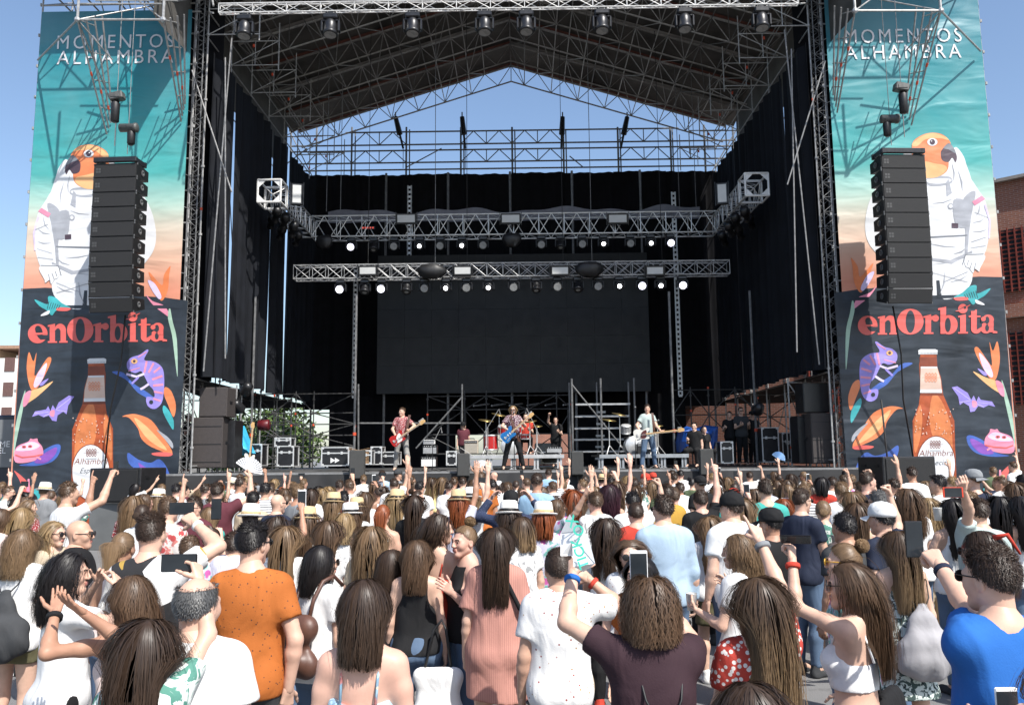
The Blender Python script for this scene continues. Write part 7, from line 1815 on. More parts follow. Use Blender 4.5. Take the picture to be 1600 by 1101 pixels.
def bag(J, kind, label, mat, off=(0, -.20, 1.10), cord=BLACK, k=1.0, rz=0):
    s = J['s']; R3 = Matrix.Rotation(R_(J['yaw']), 3, 'Z'); pos = Vector(J['loc']) + R3 @ (Vector(off) * s)
    t = thing('drawstring_bag' if kind == 'draw' else ('backpack' if kind == 'pack' else ('tote_bag' if kind == 'tote' else 'handbag')), label, 'bag', pos, 'bags in the crowd', R_(J['yaw'] + rz))
    v = Vol((-.25, -.14, -.30), (.25, .14, .26), .014)
    if kind == 'draw': v.cone((-.05, 0, -.13), (.05, 0, -.13), .12, .12, .05, .55); v.cone((0, 0, -.05), (0, .02, .15), .14, .045, .05, .6); folds(v, 3, .006, 30, 60)
    elif kind == 'pack': v.cone((-.08, 0, -.14), (.08, 0, -.14), .09, .09, .06, .75); v.cone((-.07, 0, .08), (.07, 0, .08), .09, .09, .08, .75); v.cone((-.06, -.06, -.12), (.06, -.06, -.12), .06, .06, .02, .6); folds(v, 4, .003)
    elif kind == 'tote': v.cone((-.12, 0, -.2), (.12, 0, -.2), .07, .07, .05, .8); v.cone((-.14, 0, .12), (.14, 0, .12), .035, .035, .08, .8); v.cone((-.11, 0, -.2), (-.13, 0, .12), .06, .035, .1, .8); v.cone((.11, 0, -.2), (.13, 0, .12), .06, .035, .1, .8); v.cone((0, 0, -.2), (0, 0, .12), .075, .04, .1, .7); folds(v, 5, .007, 12, 34)
    else: v.cone((-.09, 0, -.06), (.09, 0, -.06), .07, .07, .03, .7); v.cone((-.07, 0, .04), (.07, 0, .04), .06, .06, .05, .6)
    v.D[:, :, -2:] = .1; V, F = v.mesh(); o = link('bag_body', np_mesh('bag_body', V * k, F, [mat]), t)
    m = MB()
    if kind in ('draw', 'pack'):
        for sg in (-1, 1): m.path([(sg * .02 * (1 if kind == 'draw' else 4), .02, .15 * k), (sg * .07, .06, .24), (sg * .09, .12, .345), (sg * .095, .21, .37), (sg * .10, .29, .30)], .005 if kind == 'draw' else .013, 6)
    elif kind == 'tote': m.path([(-.09, 0, .15), (-.03, .02, .40), (0.02, .05, .46), (.05, .03, .40), (.09, 0, .15)], .010, 6)
    else: m.path([(-.12, .0, .05), (.02, .06, .30), (.16, .10, .52)], .010, 6)
    o = m.build('straps', cord, None, True); o.parent = t; return t
P = person
ZF = 1.055
def N(*a, **k): k.setdefault('group', CG); k.setdefault('zf', ZF); return P(*a, **k)
SQ = lambda x, y, Y: S(x, y, Y * ZF)
J = N(233, 957, 3.0, 'f', 'long', 'dark', 'tee', 'tropic', arms={'R': ((331, 1005, 3.15, 0), (314, 905, 3.25), 'hold', (-1, .4, 0))}, label='dark straight haired woman in a leaf print t-shirt filming with her arm up', acc=('bandRnavy',), L=.48)
phone(SQ(280, 879, 3.25), 'dark phone held sideways above the bottom left of the crowd', False, yaw=6, k=.95)
J = N(207, 891, 3.9, 'f', 'medium', 'brown', 'cami', 'pink', arms={'L': ((97, 1018, 3.65, 0), (86, 958, 3.75), 'open', (0, .2, 1)), 'R': ((130, 1010, 3.5, 0), (118, 950, 3.6), 'open', (0, .2, 1))}, yaw=50, hy=15, skin=2, acc=('shades', 'bandLblack'), label='tanned woman in a pale pink strappy top clapping with a smart watch', L=.24)
bag(J, 'hand', 'black shoulder bag on the clapping woman in pale pink', CL['black'], (.12, -.18, .88), STRAP)
J = N(109, 857, 4.4, 'f', 'curly', 'black', 'tee', 'white', 'skirt', 'black', arms={'R': 'face', 'L': 'face'}, yaw=-45, hy=-30, label='black curly haired woman shouting with hands at her mouth, white top', L=.30)
bag(J, 'hand', 'large black bag hanging beside the shouting curly haired woman', CL['black'], (-.2, .05, .75), BLACK, 1.5)
J = N(36, 822, 5.8, 'f', 'wavy', 'light', 'tee', 'white', 'shorts', 'khaki', label='light brown wavy haired woman in white with a drawstring bag and shorts', L=.26)
bag(J, 'draw', 'dark grey drawstring bag on the woman in shorts at far left', CL['dkgrey'], k=1.15)
N(124, 811, 6.4, 'm', 'bald', 'dark', 'tee', 'black', yaw=-55, hy=-20, acc=('shades',), build=1.18, skin=1, label='bald man in a black t-shirt facing right with sunglasses')
N(86, 815, 7.1, 'f', 'medium', 'blond', 'tee', 'beige', yaw=-125, hy=15, acc=('shades',), label='smiling blond woman with sunglasses turned towards the camera beside the bald man')
N(193, 826, 5.6, 'f', 'pony', 'light', 'tank', 'pink', skin=2, label='light brown ponytailed woman in a pink tank top with a hair clip', L=.22)
J = N(237, 797, 4.65, 'm', 'fade', 'dark', 'shirt', 'geo', arms={'R': ((334, 866, 4.8, 0), (306, 822, 4.95), 'hold', (-.6, .8, 0))}, acc=('bandRwhite',), label='man with cropped hair in a black, white and gold patterned shirt')
phone(SQ(284, 794, 5.0), 'black phone held sideways by the man in the patterned shirt', False, yaw=8)
N(310, 893, 3.2, 'm', 'balding', 'grey', 'tee', 'white', build=1.05, label='greying thin haired man in white with a black rucksack strap', hy=-12)
N(396, 811, 4.45, 'm', 'short', 'black', 'shirt', 'orange', 'trousers', 'dkgrey', arms={'R': ((.36, -.12, -1), (-.14, .08, -1), 'rel', (-.6, .6, 0)), 'L': 'down'}, hy=-18, acc=('shades',), build=1.05, label='tall man in a rust orange short sleeved shirt with his arm by his side')
J = N(331, 820, 7.2, 'f', 'bun', 'dark', 'tank', 'white', arms={'R': ((352, 872, 7.35, 0), (343, 830, 7.5), 'hold', (-.4, .9, 0))}, label='dark bunned woman in white holding a black phone upright')
phone(SQ(338, 795, 7.5), 'black phone held upright behind the orange shirt', True, k=1.3)
J = N(502, 846, 5.1, 'f', 'bob', 'black', 'tee', 'white', yaw=-30, hy=-25, acc=('shades',), label='black bobbed woman in sunglasses and white t-shirt with a brown backpack', L=.22)
bag(J, 'pack', 'brown leather backpack on the black bobbed woman', STRAP, (.0, -.21, 1.14), STRAP, .95)
N(447, 822, 6.4, 'f', 'long', 'light', 'tee', 'white', label='long straight light brown haired woman right of the orange shirt')
N(580, 813, 6.3, 'f', 'curly', 'light', 'tee', 'beige', label='woman with a big mane of wavy light brown hair', L=.44)
N(513, 806, 6.9, 'f', 'long', 'brown', 'tee', 'doodle', label='long brown haired woman in a print t-shirt behind the black bob', L=.42)
N(570, 895, 3.2, 'f', 'bob', 'dark', 'cami', 'bluefl', label='dark bobbed woman in a low backed blue floral top', skin=3, L=.23)
J = N(651, 838, 5.6, 'f', 'medium', 'brown', 'tank', 'black', arms={'R': 'down'}, label='brown haired woman in a black strappy top with a white tote', skin=0, L=.27)
bag(J, 'tote', 'big white cloth tote bag on the woman in black', CL['white'], (.19, -.20, .66), BLACK, .85)
N(613, 853, 5.7, 'f', 'bob', 'dark', 'tee', 'black', hy=-45, acc=('specs',), label='short dark bobbed woman with glasses left of the black top')
N(727, 816, 5.75, 'f', 'topbun', 'light', 'tank', 'black', arms={'R': 'down', 'L': 'bent'}, yaw=118, hy=12, label='fair bunned woman in black looking back towards the left', skin=3)
N(686, 797, 5.9, 'f', 'long', 'dark', 'cami', 'red', yaw=-25, hy=-45, label='long dark haired woman in a red strappy top in profile', L=.44)
J = N(775, 818, 5.3, 'f', 'long', 'dark', 'dress', 'peach', None, None, label='long dark haired woman in a loose ribbed peach dress', L=.42)
m = MB(); m.path([SQ(790, 905, 5.2), SQ(812, 950, 5.18), SQ(838, 975, 5.2)], .016, 6); tag(m.build('bag_strap', CL['black'], None, True), 'black bag strap across the peach dress', 'strap')
J = N(873, 850, 4.5, 'm', 'buzz', 'dark', 'shirt', 'floralw', 'trousers', 'beige', arms={'R': ((958, 948, 4.6, 0), (918, 903, 4.7), 'hold', (-.6, .7, 0)), 'L': 'down'}, acc=('bandRred',), label='man with shaved hair in a white small print shirt with an arm bent', skin=1)
J = N(1015, 897, 3.35, 'm', 'curly', 'brown', 'tee', 'plum', arms={'L': ((890, 985, 3.45, 0), (892, 905, 3.6), 'hold', (.6, .7, 0)), 'R': ((1078, 1010, 3.5, 0), (1018, 920, 3.7), 'hold', (-.5, .8, 0))}, acc=('bandLblue',), label='curly brown haired person in a dark plum t-shirt raising a white paper', L=.15)
bag(J, 'draw', 'black drawstring bag on the dark plum t-shirt', CL['black'], (.02, -.22, 1.02))
phone(SQ(998, 888, 3.75), 'white phone held upright showing a blue screen', True, PAPER, 0, k=1.1)
def paper(label, pts, Y, words):
    c = SQ(*pts[0], Y); t = thing('paper_sign', label, 'paper', c, 'white papers'); m = MB()
    Q = [SQ(x, y, Y + dy) - c for (x, y), dy in zip(pts[1:], (0, .03, .0, -.03, .02))]; m.prism(Q, (0, .004, 0)); o = m.build('sheet', PAPER, None); o.parent = t
    for tx, x, y, sz, rot, mt in words:
        p = SQ(x, y, Y - .035) - c; me = text_mesh(tx, sz, .0012); me.transform(Matrix.Translation(p) @ Matrix.Rotation(R_(90), 4, 'X') @ Matrix.Rotation(R_(rot), 4, 'Z')); me.materials.append(mt); link('lettering', me, t)
paper('folded white paper with green letters held up, upper sheet', [(890, 840), (876, 868), (876, 832), (890, 803), (908, 828), (909, 868)], 3.5, (('XO', 893, 826, .062, -55, INKG),))
paper('white paper with green letters held up, lower sheet', [(912, 860), (896, 885), (894, 838), (918, 833), (930, 880), (912, 893)], 3.46, (('TICK', 913, 862, .06, 108, INKG),))
J = N(1182, 893, 3.45, 'f', 'long', 'ombre', 'tee', 'reddot', arms={'R': ((1224, 925, 3.6, 0), (1188, 842, 3.75), 'point', (-.3, .9, 0)), 'L': 'fwd'}, acc=('bandRgrey',), hy=12, label='long blond tipped hair woman in a red dotted top pointing up', L=.50)
J = N(1326, 871, 3.9, 'f', 'long', 'brown', 'crop', 'white', arms={'L': ((1250, 957, 3.95, 0), (1238, 886, 4.05), 'hold', (.3, .9, .2))}, yaw=52, hy=18, acc=('mirror', 'bandLred'), label='woman in a white crop top with mirrored sunglasses holding up a phone', L=.46)
phone(SQ(1243, 842, 4.05), 'dark grey phone held almost flat by the crop top woman', False, yaw=-20, tilt=55, mat=PHONEB)
bag(J, 'hand', 'black leather bag at the side of the crop top woman', CL['black'], (.2, -.1, .95), BLACK, 1.3)
J = N(1546, 846, 3.0, 'm', 'curlyshort', 'dark', 'tee', 'blue', arms={'L': ((1515, 955, 3.2, 0), (1452, 868, 3.45), 'hold', (.3, .9, 0))}, yaw=14, acc=('specs', 'bandLnavy'), label='curly haired man in a royal blue t-shirt filming with a black phone', hy=10)
phone(SQ(1428, 842, 3.5), 'large black phone held upright at right', True, k=1.03)
N(1533, 822, 4.3, 'f', 'medium', 'dark', 'tee', 'redpat', yaw=40, acc=('shades',), label='dark haired woman with a red ribbon behind the blue t-shirt', L=.26)
m = MB(); hp_ = SQ(1540, 838, 4.3); m.lathe([(.094, -.012), (.102, -.006), (.102, .008), (.094, .014)], (hp_.x - .01, 4.56, hp_.z - .05), Euler((R_(-35), 0, 0)).to_matrix(), 22); m.path([(hp_.x + .0, 4.46, hp_.z), (hp_.x + .05, 4.42, hp_.z + .02), (hp_.x + .11, 4.42, hp_.z - .08)], .018, 6, .006); tag(m.build('hair_ribbon', CL['red'], None, True), 'red ribbon tied round the dark hair at right', 'ribbon')
J = N(1402, 824, 5.6, 'f', 'long', 'ombre', 'sdress', 'leaf', None, None, label='long haired woman in a short dark green and white dress', L=.46)
bag(J, 'draw', 'silver grey drawstring bag on the green and white dress', cloth('silver_grey', (.34, .33, .34)), (.05, -.22, 1.02), k=1.15)
J = N(1153, 829, 5.3, 'f', 'wavy', 'light', 'tee', 'white', arms={'L': 'fwd', 'R': 'bent'}, yaw=48, hy=22, label='light wavy haired woman in white holding a beer cup', L=.38)
def cup(pos, label, fill=True):
    t = thing('plastic_cup', label, 'cup', pos, 'plastic cups'); m = MB(); m.lathe([(.03, -.055), (.038, .055), (.040, .058), (.036, .054), (.029, -.05)], (0, 0, 0), None, 14); o = m.build('cup_wall', plain('cloudy_plastic', (.6, .6, .58), .25), None, True); o.parent = t
    m = MB(); m.lathe([(.0, .03), (.0355, .031)], (0, 0, 0), None, 14); o = m.build('beer', plain('beer', (.55, .33, .05), .2), None); o.parent = t
cup(J['hand']['L'], 'plastic beer cup in the hand of the wavy haired woman')
N(1142, 767, 7.0, 'm', 'short', 'dark', 'tee', 'white', build=1.25, yaw=22, hy=25, acc=('cap:black',), label='big man in a white t-shirt and plain black cap')
N(1035, 773, 6.9, 'm', 'messy', 'dark', 'long', 'denim', build=1.22, hy=25, acc=('specs',), label='big man in a pale denim shirt')
N(1000, 862, 4.9, 'f', 'bob', 'black', 'tee', 'orange', yaw=150, label='black bobbed woman hidden behind the white phone', hp=-.1)
N(984, 838, 5.7, 'f', 'long', 'brown', 'tee', 'floralw', yaw=172, acc=('shades',), label='brown haired woman in round sunglasses facing the camera')
N(1172, 1052, 2.2, 'f', 'medium', 'dark', 'tee', 'black', label='top of a dark head at the bottom edge')
N(1318, 842, 4.75, 'f', 'bun', 'light', 'long', 'multi', yaw=62, acc=('yellowshades',), label='bunned woman in yellow sunglasses and a multicoloured top')
N(1377, 787, 6.4, 'm', 'short', 'black', 'tee', 'navy', arms={'R': 'fist'}, yaw=32, acc=('cap:white',), label='man in a white cap and navy t-shirt with one hand raised')
N(1318, 793, 6.35, 'm', 'curlyshort', 'black', 'tee', 'dkgrey', yaw=20, label='black curly haired man in dark grey left of the white cap', skin=2)
J = N(1251, 766, 8.0, 'm', 'fade', 'dark', 'tee', 'navy', arms={'R': 'fwd', 'L': 'down'}, yaw=-55, hy=-10, acc=('shades',), label='bearded man in navy t-shirt and sunglasses facing right')
cup(J['hand']['R'], 'small cup held by the man in navy and sunglasses')
J = N(1204, 795, 6.75, 'm', 'fade', 'black', 'tee', 'black', yaw=35, acc=('cap:black',), label='person in a black cap with white initials and black t-shirt', skin=2)
me = text_mesh('LA', .05, .003); me.transform(Matrix.Rotation(R_(90), 4, 'X')); me.materials.append(WHITEP); o = link('cap_initials', me, J['root']); o.location = Vector(J['head']) + Vector((.075, -.085, .08)); o.rotation_euler = (R_(-20), 0, R_(40))
N(1486, 778, 7.3, 'f', 'long', 'black', 'tank', 'white', label='long black haired woman in a white tank top holding a cup', arms={'L': 'bent'}); cup(SQ(1465, 803, 7.1), 'milky plastic cup at the left of the black haired woman')
J = N(1527, 776, 6.9, 'm', 'short', 'dark', 'tee', 'mint', arms={'L': ((1512, 800, 6.7, 0), (1503, 778, 6.6), 'hold', (.4, .9, 0))}, label='dark haired man in mint grey holding a red phone')
phone(SQ(1489, 769, 6.5), 'red cased phone held sideways', False, cloth('red_case', (.6, .06, .03)), k=1.1)
N(1417, 762, 8.1, 'f', 'curly', 'brown', 'tee', 'white', label='woman with a big mane of dark curls at right', L=.42)
J = N(1519, 727, 10.2, 'm', 'short', 'brown', 'tee', 'navy', yaw=15, hy=20, acc=('capback:grey',), label='man in a backwards grey cap with an orange backpack')
bag(J, 'pack', 'orange and black patterned backpack near the right bottle print', CL['orpat'], (0, -.22, 1.18), BLACK, 1.2)
J = N(1672, 1000, 2.35, 'f', 'long', 'brown', 'tee', 'white', arms={'L': ((1625, 1130, 2.5, 0), (1592, 1125, 2.6), 'hold', (.3, .9, 0))}, label='woman at the right edge mostly outside the picture')
phone(SQ(1574, 1110, 2.6), 'white phone at the bottom right corner', True, PAPER, k=.95)
# ================================================================== CROWD: middle and far rows
AC = {'d': 'down', 'p': 'phone', 'u': 'up', 't': 'point', 'f': 'fist', 's': 'side', 'c': 'face', 'k': 'clap', 'b': 'bent', 'w': 'fwd', 'h': 'head', 'i': 'hip'}
TABLE = '''13 758 0 m short brown tee white dd -60 0 specs|41 766 0 f long black tee beige dd 0 0|81 764 0 f pony brown tank black dd 0 0|104 765 0 f medium light tee white dd -40 0|108 745 8 m short brown tee white pd -35 0|34 793 7.6 f wavy blond tee white dd 0 0|2 794 7.5 f medium brown tee pink dd -40 0 shades
213 753 0 f bob black tee white sd 0 -30|226 766 9.2 f long brown tee white dd -25 -30|209 773 8.7 f wavy light tee redpat dd 0 0|248 764 11 f medium light tee white dd 0 0 whitehat|223 781 8 f lowbun dark tee floralw dd 0 0|264 777 7 m curlyshort brown shirt floralr dd -20 0|287 752 0 f bun light tee beige sd 0 -20|322 755 0 m short dark tee grey dd -30 0|340 750 9.4 m short dark tee burg fd 0 0|375 738 0 m short brown tee white dd -30 0|376 746 12 m fade dark tee white dd -35 0 specs|393 758 11.2 m short dark tee black dd -40 0 shades|415 752 11 m curlyshort black tee stripe dd 0 0|429 745 0 f medium blond tee white dd -20 0|456 749 0 f long light tee white pd 0 0|446 760 0 f long brown tee beige dd 0 0
466 759 9.9 m messy light tee grey dd -40 -10 specs|434 771 8.8 m bald dark tee navy dd -30 0 specs|392 788 7.9 m short dark tee lav dd 0 0 whitehat|480 793 7.5 f long brown tee white dd 0 0 hat|304 775 8.1 m short dark tee burg dd 160 0 shades|328 785 8.4 f bob light tee teal dd 0 0|432 804 6.9 f long dark tee white pd 0 -20|297 838 6.3 m curlyshort brown tee multi dd 0 0|365 832 6.6 m short dark tee lav dd 0 0
487 762 11.8 f medium dark tee white dd 0 0 shadesup|504 760 0 f long blond tee beige dd 0 0|531 749 0 m short dark tee white pd 0 0|546 745 12.4 m short brown tee white dd 30 0|585 749 0 f long brown tee white pd 0 0|598 757 0 f curly dark tee floralw dd 0 0|571 764 10.6 f long brown tee white dd 0 0|597 733 0 m short dark shirt denim dd 0 0|622 734 0 m short dark tee grey dd -60 0 cap:dkgrey|618 765 11 f wavy dark tee white ud 0 0|628 752 0 f long brown tee white dd 0 0|644 752 0 f bun dark tee white dd -20 0|652 762 10.8 f bun dark tee white dd -60 0 specs|674 745 0 f long ombre tee yellow dd 0 0|690 745 0 f curly light tee white bd -20 0|710 744 0 m short brown tee navy dd -20 0|723 744 0 m short dark tee white dd 0 0
521 776 9.3 f medium light tee pink dd 0 0 hat|557 779 9.2 f long brown tee white dd 0 0 hat|548 788 8.1 f medium brown tee white dd 20 0 whitehat|620 772 8.6 f long blond tee white dd 0 0 hat|716 766 8.4 f medium red tee lav ud 0 0 hat|538 796 7.3 f bob blond tank white dd 0 0|598 786 7.6 f pony red cami white dd 0 0|647 767 8.2 f long dark tee black dd 0 0|736 764 9 f medium light tee white ud 0 0 whitehat
740 746 0 f long brown tee white ud 0 0|751 737 11.6 m curlyshort brown tee orange dd 0 0|772 735 0 m bald dark tee red dd 60 0 shades|793 752 0 m short brown tee white dd 0 0|798 770 8.6 m short dark long navypat hh 0 0 capback:black|779 750 0 f long dark tee white dd 0 0 cap:white|806 748 0 f lowbun dark tee white pd 0 0|839 740 10.2 m curlyshort dark tee ltblue dd -20 0|857 732 0 m short dark tee ltblue dd 0 0|877 740 0 f lowbun black tee white ud 0 0|795 788 7.2 f medium dark tee white dd 0 0 whitehat|849 783 7.0 f bob red wide multi dd 0 0 whitehat|869 776 8.2 f medium brown tee multi sd -70 0 shades|895 762 9.0 f long red tee white dd 0 0|815 801 6.6 f bob ombre tee doodle dd 30 0 shades|930 757 0 f medium light tee white ud 0 0|930 764 8.4 m short brown tee doodle dd 25 0 specs|952 737 0 m short brown tee white ud 0 0|951 755 9.2 f curly purple tank black dd 0 0|947 808 6.4 f wavy dark tee white dd -20 0|914 742 0 f pony dark tee white pd 0 0|900 770 9 f long brown tee grey ud 0 0
963 750 10.5 f wavy brown tee white ud 0 0|980 743 0 f long blond tee white dd 0 0|994 751 0 f long brown tee white td 0 0|1020 738 0 m short brown tee white dd 0 0 cap:red|1018 750 0 f long light tee pink dc 0 0|1050 734 0 m fade dark tee black pd 0 0|1063 733 0 m short black tee white dd 0 0|988 764 8.5 m short black tee white fd 0 0|992 757 0 f long brown tee white dd 0 0|1041 754 9.0 m short dark tee mustard dd 20 0|993 782 7.5 m buzz dark tee red dd 0 0|1094 743 12 m short brown tee black dd 30 0 capback:black|1094 764 8.6 m curlyshort dark tee black td 0 0|1107 801 7.2 f long light tee white dd 0 0|1171 735 0 m curlyshort dark tee white fd 0 0|1121 742 0 f wavy dark tee white pd 0 0|1136 742 0 f medium light tee grey dd 0 0|1147 752 0 f lowbun dark tee black pd 0 0|1118 758 0 f wavy brown tee white dd 0 0|1209 734 0 f medium brown tee green ud 20 0|1236 740 0 f wavy dark tee white dd 0 0|1255 734 0 f pony light tee white dd 40 0 shades|1283 742 11.5 f bob black tee red dd -20 0|1300 744 0 m short dark tee white fd 0 0|1320 734 0 m short black tee navy dd 0 0|1195 749 8.5 m messy dark tee teal dd 0 0|1214 748 0 f curly brown tee white dd 0 0|1231 754 0 f pony light tee white dd 0 0|1266 755 0 f long dark tee black dd 0 0|1314 751 9.2 m short light tee white fd -20 0|1354 739 9.1 m fade dark tee navy dd -70 0|1371 766 8 m messy grey tee leaf dd 30 0 specs|1396 747 0 m messy dark tank white ud 30 0|1224 779 9.0 f curly red tee ltblue dd 0 0|1285 774 7.6 f lowbun light tee tropic dd -20 0|1331 766 8.2 f long light tee pink dd 0 0|1339 781 7.2 f long brown tank beige dd -20 0 shades|1160 772 8 f long light tee white dd 0 0|1178 760 0 f medium brown tee white dd 0 0
1424 728 12.4 m short dark tee white dd 0 0|1436 725 0 m curlyshort brown tee white dd 20 0|1465 737 9.6 m short black shirt floralw dd 50 0 shadesup|1426 750 0 f wavy dark tee beige dd 0 0|1445 748 0 f long light tee white dd 0 0|1448 771 7.9 f wavy blond tee white dd 0 0|1551 727 0 m short light tee green dd 0 0|1582 718 0 m short brown tee white sd 30 0|1572 748 0 f long brown tee white ds 0 0|1558 747 0 f bob light tee white dd 0 0|1561 772 7.1 f long black tank white dd -30 0|1594 773 7.0 f wavy black tank white dd 0 0 shades|1598 742 9.5 m curlyshort black tee beige dd 20 0|1500 752 0 f long brown tee grey dd 0 0|1585 752 8.6 f long brown tee white dd 0 0'''
fanpx = {340: 'R', 740: 'R'}
rc = random.Random(21)
RECS = []
for line in TABLE.replace('\n', '|').split('|'):
    q = line.split(); px, py, Y = float(q[0]), float(q[1]), float(q[2]); sx, hr, hc, tp, tc, ar, yw, hy = q[3:11]; acc = tuple(q[11:])
    hor = 713 - .0096 * (px - 800)
    if Y: Y *= 1.14
    if Y == 0: Y = min(20.6, max(6.5, (2.15 - (1.73 if sx == 'm' else 1.62)) * 1280 / max(8, py - hor)))
    RECS.append([px, py, Y, sx, hr, hc, tp, tc, ar, float(yw), float(hy), acc])
occ = [(S(r[0], r[1], r[2]).x, r[2]) for r in RECS] + [(o.location.x, o.location.y) for o in C.objects if o.name.startswith('person') and o.parent is None and o.location.z < .1]
tries = 0
hcs = ['dark'] * 5 + ['brown'] * 6 + ['black'] * 3 + ['light'] * 4 + ['ombre'] * 2 + ['blond'] * 2 + ['red', 'grey']; tcs = ['white'] * 17 + ['black'] * 4 + ['grey', 'navy', 'navy', 'stripe', 'red', 'blue', 'ltblue', 'green', 'pink', 'beige', 'doodle', 'floralw', 'multi', 'mustard', 'burg', 'teal', 'lav', 'yellow', 'redpat', 'tropic']
while len(RECS) < 246 and tries < 9000:
    tries += 1
    Y = rc.choice((rc.uniform(9, 21), rc.uniform(14, 21.2))); px = rc.uniform(-15, 1615); sx = rc.choice('fm'); Hh = rc.gauss(1.73 if sx == 'm' else 1.62, .055)
    p = S(px, 760, Y); x = p.x
    if Y > 18.9 and abs(x) > 8.4: continue
    if any((x - a) ** 2 + ((Y - b2) * .8) ** 2 < .41 ** 2 for a, b2 in occ): continue
    if 1468 < px < 1515 and Y < 11: continue
    if 112 < px < 250 and 7.5 < Y < 20: continue
    if 1375 < px < 1470 and 11 < Y < 20: continue
    occ.append((x, Y)); d = CROT.transposed() @ (Vector((x, Y, Hh)) - CAM); py = 550.5 + FPX * d.y / d.z
    hr = rc.choice(['short', 'short', 'fade', 'curlyshort', 'messy', 'buzz']) if sx == 'm' else rc.choice(['long', 'long', 'wavy', 'medium', 'pony', 'bun', 'bob', 'curly', 'long'])
    ar = rc.choice(['dd'] * 14 + ['ud', 'td', 'pd', 'fd', 'pw', 'wd', 'kk', 'bd']); acc = ()
    if rc.random() < .15: acc = (rc.choice(['hat', 'whitehat', 'shadesup', 'cap:black', 'cap:white', 'capback:red', 'cap:navy']),)
    elif rc.random() < .2: acc = ('shades',)
    RECS.append([px, py, Y, sx, hr, rc.choice(hcs), 'tee' if rc.random() < .8 or sx == 'm' else 'tank', rc.choice(tcs), ar, rc.gauss(0, 18), rc.gauss(0, 22), acc])
PLACE = ((60, 'at the far left'), (150, 'before the left bottle print'), (275, 'by the left subwoofer'), (370, 'before the left speaker stack'), (500, 'before the flight cases'), (590, 'before the left fill speaker'), (680, 'before the left guitarist'), (755, 'before the cream amplifier'), (850, 'before the singer'), (925, 'right of the singer'), (985, 'before the stairs'), (1055, 'before the bassist'), (1130, 'before the blue tarpaulin'), (1230, 'before the technicians'), (1335, 'before the right speaker stack'), (1430, 'by the right subwoofer'), (1520, 'before the right bottle print'), (9999, 'at the far right'))
POSE = {'p': 'filming', 'u': 'arm raised', 't': 'pointing up', 'f': 'fist raised', 's': 'arm stretched sideways', 'k': 'clapping', 'h': 'hands on head', 'c': 'hand at face'}
WEAR = {'hat': 'straw hat', 'whitehat': 'white hat', 'shades': 'sunglasses', 'shadesup': 'sunglasses on head', 'specs': 'glasses', 'cap': 'cap', 'capback': 'backwards cap'}
labs = {}
def mklab(r, full):
    px, py, Y, sx, hr, hc, tp, tc, ar, yw, hy, acc = r
    w_ = [HDESC.get(hr, 'bald')] + ([HNAME[hc] + '-haired'] if hr != 'bald' else []) + [{'f': 'woman', 'm': 'man'}[sx], 'in', CNAME.get(tc, tc), {'tee': 't-shirt', 'tank': 'tank top', 'shirt': 'shirt', 'cami': 'strappy top', 'long': 'long sleeves', 'wide': 'loose top'}[tp]]
    if acc: a, _, cc = acc[0].partition(':'); w_ += ['and', (CNAME.get(cc, cc) + ' ' if cc else '') + WEAR[a]]
    for c in ar:
        if c in POSE: w_ += [POSE[c]]; break
    if len(' '.join(w_).split()) > 9: w_[1:2] = []
    s_ = ' '.join(w_) + ', ' + next(t for lim, t in PLACE if px < lim)
    if full: s_ += ', ' + ('far back' if Y > 15 else 'midway' if Y > 9.5 else 'nearer')
    return s_
count = {}
for r in RECS: count.setdefault(mklab(r, False), []).append(r)
for l, rs in count.items():
    if len(rs) == 1: labs[id(rs[0])] = l; continue
    sub = {}
    for r in rs: sub.setdefault(mklab(r, True), []).append(r)
    for l2, r2 in sub.items():
        r2.sort(key=lambda r: r[0])
        for i, r in enumerate(r2): labs[id(r)] = l2 if len(r2) == 1 else (('left one', 'right one') if len(r2) == 2 else ('left one', 'middle one', 'right one', 'fourth one', 'fifth one'))[min(i, 4)] + ', ' + l2
for k_ in labs:
    while len(labs[k_].split()) > 16: labs[k_] = labs[k_].replace(' t-shirt', ' top', 1) if ' rear ' in labs[k_] else ' '.join(labs[k_].split()[:-1]).rstrip(',')
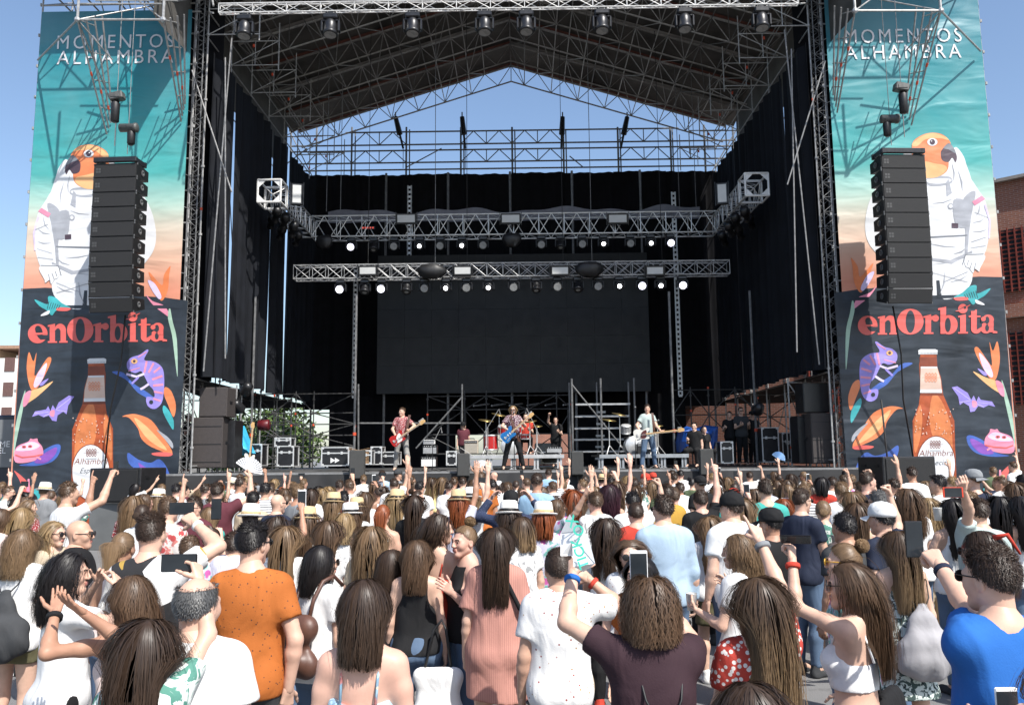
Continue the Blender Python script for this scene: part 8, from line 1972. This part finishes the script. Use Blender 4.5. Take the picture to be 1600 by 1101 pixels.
for i, r in enumerate(RECS):
    px, py, Y, sx, hr, hc, tp, tc, ar, yw, hy, acc = r
    J = N(px, py, Y, zf=1.0, sex=sx, hair=hr, hc=hc, top=tp, tc=tc, low='trousers' if sx == 'm' or i % 3 else ('shorts', 'skirt')[i % 2], lc=('jeans', 'ljeans', 'black', 'khaki', 'beige')[i % 5], arms={'R': AC[ar[0]], 'L': AC[ar[1]]}, yaw=yw, hy=hy, acc=acc, skin=(0, 1, 3, 0, 1, 2)[i % 6], label=labs[id(r)], build=1.0 if sx == 'f' else (1.0, 1.08)[i % 2])
    for sd, c in zip('RL', ar):
        if c == 'p': phone(J['hand'][sd] + Vector((0, .02, .05)), 'phone of the ' + ' '.join(labs[id(r)].replace(',', '').split()[:12]), i % 3 != 0, (PHONEB, PHONEB, PAPER)[i % 3], yw, k=1.1)
    if px in fanpx or (ar[0] == 'u' and px in (1209, 914)) or px in (1209,):
        t = thing('hand_fan', {340: 'white paper fan above the burgundy t-shirt', 740: 'white round paper fan left of the singer', 1209: 'pale blue hand fan before the technicians', 900: 'white paper slip held up right of the singer'}.get(px, 'pale blue hand fan right of the singer'), 'fan', J['hand']['R'] + Vector((0, -.03, .0)), 'hand fans')
        m = MB(); n = 16
        for k in range(n):
            a0 = math.pi * (.05 + .9 * k / n); a1 = math.pi * (.05 + .9 * (k + 1) / n); R1 = .19
            m.add([(math.cos(a0) * .03, 0, math.sin(a0) * .03), (math.cos(a0) * R1, .012, math.sin(a0) * R1), (math.cos((a0 + a1) / 2) * R1, -.012, math.sin((a0 + a1) / 2) * R1), (math.cos(a1) * R1, .012, math.sin(a1) * R1), (math.cos(a1) * .03, 0, math.sin(a1) * .03)], [(0, 1, 2), (0, 2, 3, 4)])
        o = m.build('fan_leaf', PAPER if px in (340, 740) else plain('blue_fan_paper', (.25, .42, .66), .6), None); o.parent = t; t.rotation_euler = (R_(10), R_((25, -20, 0)[i % 3]), R_(10))
print('people', len(RECS), 'script', round(time.time() - T0, 1))

print('tris', sum(sum(len(p.vertices) - 2 for p in m.polygons) for m in bpy.data.meshes if len(m.polygons) < 3000) // 1000, sum(len(m.polygons) * 2 for m in bpy.data.meshes if len(m.polygons) >= 3000) // 1000)
